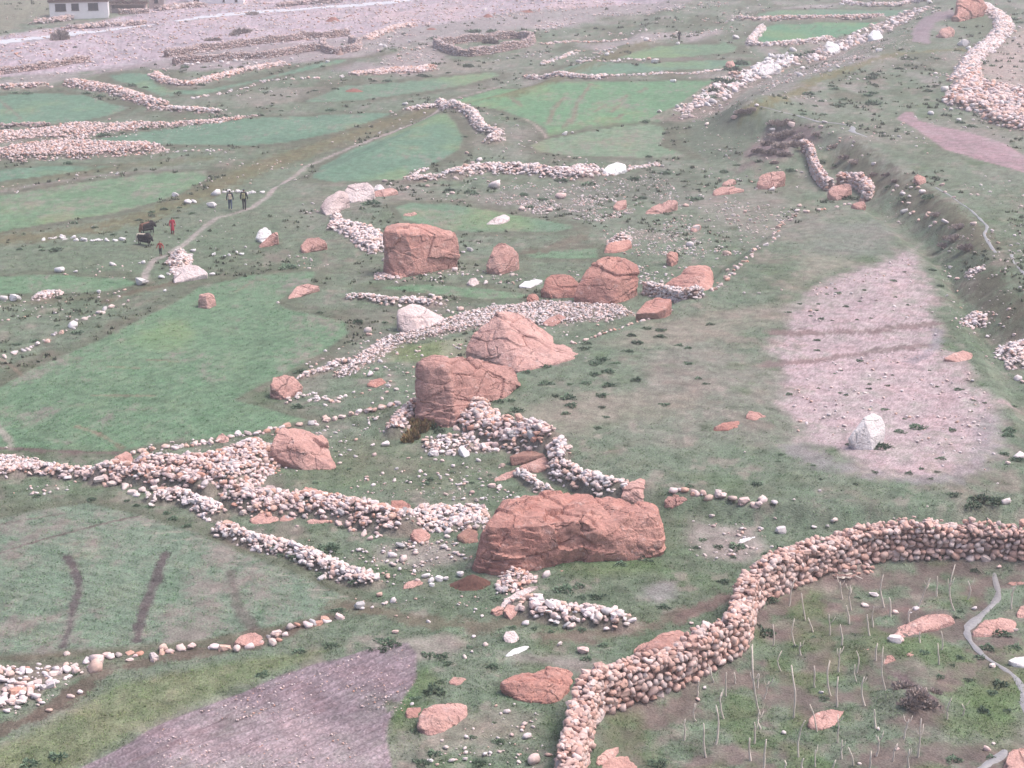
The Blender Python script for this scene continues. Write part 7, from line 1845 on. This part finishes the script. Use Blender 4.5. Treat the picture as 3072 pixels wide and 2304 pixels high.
def person(label, loc, H_, rz, top, bottom, shoe='shoe', hat=None, robe=False, stride=.18, arm=.02, grp=None):
    k = H_ / 1.72
    root = empty('person', loc, rz)
    tag(root, label, 'person')
    s = stride
    hipL, hipR = (-.09, 0, .92), (.09, 0, .92)
    knL, knR = (-.10, s * .6, .50), (.10, -s * .2, .50)
    anL, anR = (-.10, s * .75, .09), (.10, -s * 1.1, .12)
    shL, shR = (-.19, 0, 1.42), (.19, 0, 1.42)
    elL, elR = (-.25 - arm, -.03 - s * .3, 1.15), (.25 + arm, -.03 + s * .3, 1.15)
    wrL, wrR = (-.26 - arm * 1.6, .06 - s * .3, .92), (.26 + arm * 1.6, .06 + s * .5, .92)
    def sc(c):
        p0, r0, p1, r1 = c
        return (np.array(p0) * k, np.array(r0) * k, np.array(p1) * k, np.array(r1) * k)
    def hand(w_, sx):
        w_ = np.array(w_)
        pal = w_ + np.array((0, .01, -.10))
        c = [(w_, .028, pal, (.02, .042, .03))]
        for j, (o, L) in enumerate(((-.033, .062), (-.011, .072), (.011, .068), (.033, .052))):
            a = pal + np.array((0, o, -.02)); b_ = a + np.array((-sx * .006, 0, -L * .55)); e = b_ + np.array((-sx * .018, 0, -L * .5))
            c += [(a, .0105, b_, .0098), (b_, .0098, e, .009)]
        t0 = pal + np.array((-sx * .012, .035, .045)); t1 = t0 + np.array((-sx * .02, .03, -.035))
        c += [(t0, .013, t1, .011), (t1, .011, t1 + np.array((-sx * .01, .006, -.03)), .010)]
        return c
    body = [((0, 0, .95), (.15, .105, .1), (0, 0, 1.15), (.13, .095, .1)), ((0, 0, 1.15), (.13, .095, .1), (0, -.01, 1.40), (.17, .10, .07)),
            ((0, 0, 1.42), .055, (0, .015, 1.53), .052), ((0, .015, 1.60), (.074, .09, .085), (0, .02, 1.64), (.074, .092, .08)), ((0, .055, 1.555), (.045, .05, .04), (0, .06, 1.57), (.05, .05, .04)),
            ((0, .108, 1.60), .014, (0, .118, 1.585), .017), ((-.078, .01, 1.60), (.012, .02, .03), (-.078, .01, 1.605), (.012, .02, .03)), ((.078, .01, 1.60), (.012, .02, .03), (.078, .01, 1.605), (.012, .02, .03))]
    for a, b_, c_ in ((hipL, knL, anL), (hipR, knR, anR)):
        body += [(a, .085, b_, .056), (b_, .056, c_, .038), (c_, .036, (c_[0], c_[1] + .13, .045), (.04, .05, .03))]
    for a, b_, c_, sx in ((shL, elL, wrL, -1), (shR, elR, wrR, 1)):
        body += [(a, .052, b_, .042), (b_, .042, c_, .028)] + hand(c_, sx)
    fused('body', [sc(c) for c in body], .014 * k, 'skin', root, 1)
    jk = [((0, 0, .93), (.17, .125, .08), (0, 0, 1.15), (.155, .115, .1)), ((0, 0, 1.15), (.155, .115, .1), (0, -.01, 1.40), (.19, .12, .07)), ((-.15, 0, 1.42), .075, (.15, 0, 1.42), .075)]
    for a, b_, c_ in ((shL, elL, wrL), (shR, elR, wrR)):
        jk += [(a, .075, b_, .06), (b_, .06, c_, .046)]
    if robe:
        jk += [((0, 0, .45), (.20, .17, .1), (0, 0, .95), (.17, .13, .1))]
    fused('jacket' if not robe else 'robe', [sc(c) for c in jk], .022, top, root, 1)
    tr = [((-.06, 0, .93), (.11, .115, .08), (.06, 0, .93), (.11, .115, .08))]
    for a, b_, c_ in ((hipL, knL, anL), (hipR, knR, anR)):
        tr += [(a, .098, b_, .075), (b_, .075, (c_[0], c_[1], c_[2] + .03), .06)]
    fused('trousers', [sc(c) for c in tr], .022, bottom, root, 1)
    for c_ in (anL, anR):
        fused('shoe', [sc(((c_[0], c_[1] - .04, .05), (.045, .05, .045), (c_[0], c_[1] + .14, .04), (.045, .05, .035)))], .015, shoe, root, 1)
    if hat:
        fused('cap', [sc(((0, .01, 1.655), (.088, .105, .075), (0, .01, 1.67), (.085, .1, .075))), sc(((0, .09, 1.655), (.07, .05, .012), (0, .14, 1.65), (.05, .03, .012)))], .014, hat, root, 1)
    else:
        fused('hair', [sc(((0, -.012, 1.63), (.084, .092, .085), (0, 0, 1.665), (.082, .095, .07)))], .014, 'hair', root, 1)
    return root

def pbase(sh, x, y):
    return G(sh, [(x, y)])[0]
pl = pbase('g', 1612, 495)
pr = pbase('g', 1845, 490)
wl_ = person('left walker in navy jacket and blue jeans on the footpath', pl, 1.68, math.radians(8), 'navy', 'jeans', stride=.10)
wr_ = person('right walker in dark clothes and cap on the footpath', pr, 1.76, math.radians(-4), 'black', 'black', shoe='black', hat='navy', stride=.08)
def backpack(label, loc, rz, mat, k):
    root = empty('backpack', loc, rz)
    tag(root, label, 'backpack')
    fused('bag', [((-.07 * k, -.22 * k, 1.02 * k), (.09, .09, .09), (-.07 * k, -.20 * k, 1.36 * k), (.08, .08, .08)), ((.07 * k, -.22 * k, 1.02 * k), (.09, .09, .09), (.07 * k, -.20 * k, 1.36 * k), (.08, .08, .08))], .025, mat, root, 2)
    fused('pocket', [((-.07 * k, -.325 * k, 1.06 * k), (.04, .03, .07), (.07 * k, -.325 * k, 1.06 * k), (.04, .03, .07))], .02, mat, root, 1)
    for sx in (-.11, .11):
        V, Fc = tube([(sx * k, -.14 * k, 1.42 * k), (sx * k, 0, 1.52 * k), (sx * k, .13 * k, 1.40 * k), (sx * 1.2 * k, .10 * k, 1.12 * k), (sx * 1.3 * k, -.13 * k, 1.02 * k)], [.018] * 5, 6)
        link('strap', py_mesh('strap', V, Fc, True), M['black'], root)
backpack('beige backpack worn by the left walker', pl, math.radians(8), 'beige', 1.68 / 1.72)
backpack('olive grey backpack worn by the right walker', pr, math.radians(-4), 'olive', 1.76 / 1.72)
person('person in a long red top standing near the yaks', pbase('g', 655, 900), 1.36, math.radians(200), 'redcloth', 'maroon', shoe='maroon', robe=True, stride=.05, arm=.02)
person('small child in a red shirt and dark trousers on the path', pbase('g', 455, 1255), 1.14, math.radians(170), 'redshirt', 'black', shoe='black', stride=.06, arm=.09)
person('dark clad figure standing beyond the far crop strip', pbase('j', 1885, 248), 1.6, math.radians(160), 'black', 'black', shoe='black', robe=True, stride=.06, arm=.03)

def yak(label, loc, L, rz, coat, rumpmat, backmat):
    root = empty('yak', loc, rz)
    tag(root, label, 'yak')
    k = L / 1.7
    def sc(c):
        return (np.array(c[0]) * k, np.array(c[1]) * k, np.array(c[2]) * k, np.array(c[3]) * k)
    caps = [((-.62, 0, .82), (.26, .25, .27), (0, 0, .80), (.3, .29, .31)), ((0, 0, .80), (.3, .29, .31), (.48, 0, .90), (.27, .26, .32)), ((.42, 0, 1.12), (.22, .13, .12), (.5, 0, 1.1), (.2, .13, .12)),
            ((.55, 0, .90), (.22, .2, .24), (.78, 0, .78), (.17, .14, .17)), ((.78, 0, .76), (.14, .12, .14), (.95, 0, .56), (.085, .09, .085)),
            ((-.48, 0, .50), (.27, .25, .22), (.42, 0, .48), (.26, .24, .22))]
    for x, y in ((.45, .15), (.52, -.15)):
        caps += [((x, y, .70), .10, (x + .02, y, .40), .062), ((x + .02, y, .40), .058, (x, y, .14), .046), ((x, y, .14), .045, (x + .02, y, .05), (.06, .055, .045))]
    for x, y in ((-.66, .15), (-.58, -.15)):
        caps += [((x, y, .75), .14, (x + .10, y, .52), .085), ((x + .10, y, .52), .075, (x - .06, y, .33), .052), ((x - .06, y, .33), .05, (x - .02, y, .13), .044), ((x - .02, y, .13), .044, (x, y, .05), (.06, .055, .045))]
    for y in (-1, 1):
        caps += [((.76, y * .12, .88), (.03, .02, .03), (.74, y * .24, .85), (.035, .05, .02))]
    fused('body', [sc(c) for c in caps], .022 * k, coat, root, 2, .025)
    for y in (-1, 1):
        V, Fc = tube([Vector((.82 * k, y * .08 * k, .88 * k)), Vector((.84 * k, y * .22 * k, .93 * k)), Vector((.88 * k, y * .27 * k, 1.07 * k)), Vector((.84 * k, y * .22 * k, 1.20 * k))], [.035 * k, .03 * k, .022 * k, .008 * k], 8)
        link('horn', py_mesh('horn', V, Fc, True), M['horn'], root)
    fused('tail', [sc(((-.86, 0, .95), .05, (-.96, 0, .70), .07)), sc(((-.96, 0, .70), .08, (-.97, 0, .35), .10))], .025, rumpmat, root, 1, .02)
    fused('back_hair', [sc(((-.50, 0, 1.02), (.22, .16, .09), (.25, 0, 1.06), (.25, .15, .09)))], .025, backmat, root, 1, .03)
    fused('rump_hair', [sc(((-.72, 0, .90), (.19, .24, .2), (-.72, 0, .62), (.16, .2, .22)))], .025, rumpmat, root, 1, .03)
    return root
yak('black yak with white back and rump standing in the meadow', pbase('g', 195, 1085), 1.42, math.radians(-28), 'yakblack', 'yakwhite', 'yakwhite')
yak('brown yak with dark head walking away behind the black one', pbase('g', 245, 885), 1.4, math.radians(48), 'yakblack', 'yakbrown', 'yakbrown')

# ---------------------------------------------------------------- short grass: countless blades
def tufts(name, label, n, ymin, ymax, hgt):
    v_ = rng.random(n)
    Yt = 1 / (1 / ymin + v_ * (1 / ymax - 1 / ymin))
    Xt = (rng.random(n) * 2 - 1) * .34 * (Yt + 9)
    # colour and zone of the nearest terrain vertex
    col_i = np.clip(np.searchsorted(U, Xt / (.325 * (Yt + 9))), 0, len(U) - 1)
    row_i = np.clip(np.searchsorted(Yr, Yt), 0, len(Yr) - 1)
    idx = row_i * len(U) + col_i
    c = C[idx]
    greenness = c[:, 1] / (c[:, 0] + 1e-4)
    keep = (greenness > .98 + .2 * rng.random(n)) & (ROCKY[idx] < .4)
    Xt, Yt, c, idx = Xt[keep], Yt[keep], c[keep], idx[keep]
    n = len(Xt)
    Z = TZ[idx] - .01
    V = np.empty((n, 4, 3, 3)); CC = np.empty((n, 4, 3, 3))
    for b in range(4):
        a = rng.random(n) * 6.283
        h_ = hgt * rng.uniform(.5, 1.3, n)
        w_ = hgt * .35
        ox, oy = rng.normal(0, .05, n), rng.normal(0, .05, n)
        V[:, b, 0] = np.stack([Xt + ox - np.sin(a) * w_, Yt + oy + np.cos(a) * w_, Z], 1)
        V[:, b, 1] = np.stack([Xt + ox + np.sin(a) * w_, Yt + oy - np.cos(a) * w_, Z], 1)
        V[:, b, 2] = np.stack([Xt + ox + np.cos(a) * h_ * .7, Yt + oy + np.sin(a) * h_ * .7, Z + h_], 1)
        tone = np.array((.92, 1.05, .85)) * rng.uniform(1.15, 1.6, n)[:, None]
        CC[:, b] = (c * tone)[:, None, :]
    me = np_mesh(name, V.reshape(-1, 3), np.arange(n * 12).reshape(-1, 3), True)
    at = me.attributes.new('col', 'FLOAT_COLOR', 'POINT')
    at.data.foreach_set('color', np.concatenate([CC.reshape(-1, 3), np.ones((n * 12, 1))], 1).astype(np.float32).ravel())
    print(name, n)
    return tag(link(name, me, M['ground']), label, 'grass', kind='stuff')
tufts('grass', 'short grass and crop blades covering the nearer ground', 80000, 48, 140, .06)

# low scrub and pale pebbles peppering every bank and waste strip, too many to count
def zone_at(X_, Y_):
    ci = np.clip(np.searchsorted(U, X_ / (.325 * (Y_ + 9))), 0, len(U) - 1)
    ri = np.clip(np.searchsorted(Yr, Y_), 0, len(Yr) - 1)
    return ri * len(U) + ci
MEADOW = G(0, [(-80, 1500), (600, 1400), (1200, 1290), (1700, 1110), (1950, 1130), (1900, 1350), (2000, 1500), (1500, 1655), (1200, 1655), (-80, 1655)])[:, :2]
def spread(n, ymin, ymax, fx, fy, seed, thr):
    Yt = 1 / (1 / ymin + rng.random(n) * (1 / ymax - 1 / ymin))
    Xt = (rng.random(n) * 2 - 1) * .40 * (Yt + 9)
    idx = zone_at(Xt, Yt)
    k = (ZONE[idx] == 0) & (ROCKY[idx] < .3) & (poly_sd(Xt, Yt, TERRACE) < -1.5) & ((poly_sd(Xt, Yt, MEADOW) < 0) | (rng.random(n) < .25)) & (fbm2(Xt / fx, Yt / fy, 3, seed) > thr)
    return Xt[k], Yt[k], TZ[idx[k]]
X_, Y_, Z_ = spread(14000, 95, 340, 5.0, 8.0, 131, .06)
n = len(X_)
nb = 7
V = np.empty((n, nb, 3, 3))
sz = rng.uniform(.05, .15, n) * (1 + Y_ / 110)
for b in range(nb):
    a = rng.random(n) * 6.283; rr = sz * rng.random(n)
    bx, by = X_ + np.cos(a) * rr, Y_ + np.sin(a) * rr
    a2 = rng.random(n) * 6.283
    V[:, b, 0] = np.stack([bx - np.sin(a2) * sz * .4, by + np.cos(a2) * sz * .4, Z_ - .02], 1)
    V[:, b, 1] = np.stack([bx + np.sin(a2) * sz * .4, by - np.cos(a2) * sz * .4, Z_ - .02], 1)
    V[:, b, 2] = np.stack([bx + np.cos(a2) * sz * .3, by + np.sin(a2) * sz * .3, Z_ + sz * rng.uniform(.45, .9, n)], 1)
o = link('low_scrub', np_mesh('low_scrub', V.reshape(-1, 3), np.arange(n * nb * 3).reshape(-1, 3), False), M['scrub'])
tag(o, 'low dark scrub peppering the banks and waste strips', 'scrub', kind='stuff')
X_, Y_, Z_ = spread(16000, 75, 340, 6.0, 9.0, 171, .10)
n = len(X_)
ln = (.05 + .13 * rng.random(n) ** 2.2) * (1 + Y_ / 170)
o = joined_small('bank_pebbles', np.stack([X_, Y_, Z_ + ln * .15], 1), np.stack([ln * 1.2, ln, ln * .75], 1), np.stack([rng.normal(0, .2, n), rng.normal(0, .2, n), rng.random(n) * 6.28], 1), 'pale')
tag(o, 'pale pebbles peppering the banks and waste strips', 'pebbles', kind='stuff')

# ---------------------------------------------------------------- damp mountain air
def haze(density):
    m = bpy.data.materials.new('thin_haze')
    m.use_nodes = True
    nt = m.node_tree
    nt.nodes.clear()
    out = nt.nodes.new('ShaderNodeOutputMaterial')
    pv = nt.nodes.new('ShaderNodeVolumePrincipled')
    pv.inputs['Color'].default_value = (.95, .92, .97, 1)
    pv.inputs['Density'].default_value = density
    pv.inputs['Anisotropy'].default_value = .2
    nt.links.new(pv.outputs[0], out.inputs['Volume'])
    V, Fc = boxm(-8000, 8000, -60, 6100, -6, 34)
    o = link('haze', py_mesh('haze', V, Fc), m)
    tag(o, 'thin pale mountain haze over the whole valley', 'haze', kind='stuff')
HAZE = 0.0009
if HAZE:
    haze(HAZE)
print('OBJECTS', len(bpy.data.objects), 'TRIS', sum(len(m.loops) - 2 * len(m.polygons) for m in bpy.data.meshes))
bpy.data.scenes.remove(WORK)

# ---------------------------------------------------------------- labels of the many small things: side and rank next to a landmark
LMK = {}
for nm, sh, x, y in (('giant flat topped boulder', 'd', 1000, 850), ('tall pinkish slab boulder', 'c', 800, 1100), ('pyramid shaped boulder', 'c', 1400, 700), ('red block boulder', 'a', 850, 1060),
        ('leaning egg shaped boulder', 'a', 1500, 1050), ('largest round red boulder', 'b', 800, 860), ('tilted red block', 'b', 1600, 780), ('pale cracked granite boulder', 'c', 450, 360),
        ('layered round orange boulder', 'e', 1700, 630), ('lobed orange corner boulder', 3, 1850, 920), ('lone boulder in the green field', 3, 1340, 335), ('pale hillock boulders', 'a', 250, 480),
        ('cobble capped split boulder', 3, 1230, 150), ('brown hollowed boulder', 2, 570, 1220), ('red rock pinnacle', 2, 1850, 110), ('rounded orange boulder below the pinnacle', 2, 1700, 245),
        ('upright white boulder', 5, 1180, 1250), ('flat orange slab in the bare field', 5, 1790, 685), ('pair of flat pasture boulders', 5, 370, 1090), ('broad red boulder by the tan wall', 7, 1280, 1215),
        ('orange bottom boulder', 7, 650, 1430), ('long reddish sapling plot outcrop', 8, 1420, 800), ('orange slab by the stream', 8, 2000, 800), ('low pink sapling plot boulder', 8, 900, 1400),
        ('two pale upright boulders', 'e', 1330, 950), ('upright tan boulder', 'd', 1740, 345), ('brown beam slab', 'f', 1330, 530), ('loose cobble wall in the hollow', 'd', 1100, 1400),
        ('dark dung heap', 7, 850, 490), ('pink boulder in the track row', 6, 1620, 870), ('curved tan wall', 2, 880, 1150), ('brushy mound', 2, 660, 950), ('hooked slab wall', 2, 1150, 1250),
        ('purple ploughed strip', 2, 1800, 900), ('great pale boulder pile', 2, 1950, 680), ('rounded cairn on the bank', 5, 1890, 430), ('cobble cairn at the right edge', 5, 2130, 660),
        ('two walkers', 'g', 1720, 490), ('black yak', 'g', 190, 1085), ('white wedge boulder', 0, 1700, 1570), ('crooked field wall', 1, 880, 800), ('tumbled cobble wall', 1, 1100, 1110),
        ('large white boulder by the tumbled wall', 1, 1770, 1125), ('roofless stone pen', 'j', 700, 320), ('blocky stone enclosure', 'i', 1920, 580), ('long white house', 'h', 520, 250),
        ('hooked rubble wall', 0, 1200, 550), ('pinkish rubble ridge', 0, 750, 610), ('pinkish gravel heap', 0, 600, 990), ('broad white slope boulder', 2, 540, 485), ('upright white slope boulder', 2, 965, 345),
        ('curving far crop wall', 2, 470, 280), ('dark standing figure', 'j', 1885, 248), ('small crop patch slab', 1, 1020, 1450), ('long orange red outcrop', 1, 2060, 1380), ('striped field', 6, 900, 500),
        ('mauve ploughed field', 6, 1600, 1350), ('lower white cobble wall', 'e', 1600, 1330), ('curving white cobble wall', 'e', 650, 900), ('triangular rubble heap', 'e', 700, 650), ('tan wall bend by the hollow', 8, 380, 850),
        ('tan wall by the bottom edge', 7, 1560, 1480), ('far end of the tan wall', 8, 1900, 297), ('stream bend in the plot corner', 8, 2050, 1590), ('brush hummock in the plot', 8, 1520, 1200),
        ('fallen stones under the tan wall', 8, 1100, 380), ('terrace wall foot', 'i', 600, 690), ('knee high cobble wall', 'b', 1450, 820), ('far river braid bushes', 'i', 800, 370), ('dark track at the lower left edge', 6, 300, 1200), ('bank above the bare field', 2, 1600, 1450), ('thin pasture stone line', 'b', 800, 1130)):
    LMK[nm] = G(sh, [(x, y)])[0]
LN = list(LMK); LP = np.array([LMK[n_] for n_ in LN])
NUM = ['', 'second ', 'third ', 'fourth ', 'fifth ', 'sixth ', 'seventh ', 'eighth ', 'ninth ', 'tenth ', 'eleventh ', 'twelfth ', 'thirteenth ', 'fourteenth ', 'fifteenth ', 'sixteenth ', 'seventeenth ', 'eighteenth ', 'nineteenth ', 'twentieth ', 'twenty first ', 'twenty second ']
KIND = {'loose_stone': 'loose stone', 'shrub': 'green tuft', 'bush': 'bush', 'dry_brush': 'dry brush clump', 'dry_grass_clump': 'rusty grass clump', 'sapling': 'bare sapling'}
buckets = {}
for o in bpy.data.objects:
    nm = o.name.split('.')[0]
    if o.parent is None and nm in KIND:
        d = np.array(o.location[:2])[None] - LP[:, :2]
        dist = np.hypot(d[:, 0], d[:, 1] * .6)
        i = int(np.argmin(dist))
        dx, dy = d[i, 0], d[i, 1] * .6
        side = ('right of' if dx > 0 else 'left of') if abs(dx) > abs(dy) else ('behind' if dy > 0 else 'in front of')
        buckets.setdefault((nm, i, side), []).append((float(dist[i]), o))
for (nm, i, side), lst in buckets.items():
    lst.sort(key=lambda t: t[0])
    for r_, (dd, o) in enumerate(lst):
        what = KIND[nm]
        if nm == 'loose_stone':
            s_ = max(o.scale)
            what = ('small ' if s_ < .3 else 'large ' if s_ > .6 else '') + ('white stone' if 'white' in o.data.materials[0].name else 'pale stone')
        o['label'] = (NUM[min(r_, 21)] + 'nearest ' if len(lst) > 1 else '') + what + ' ' + side + ' the ' + LN[i]
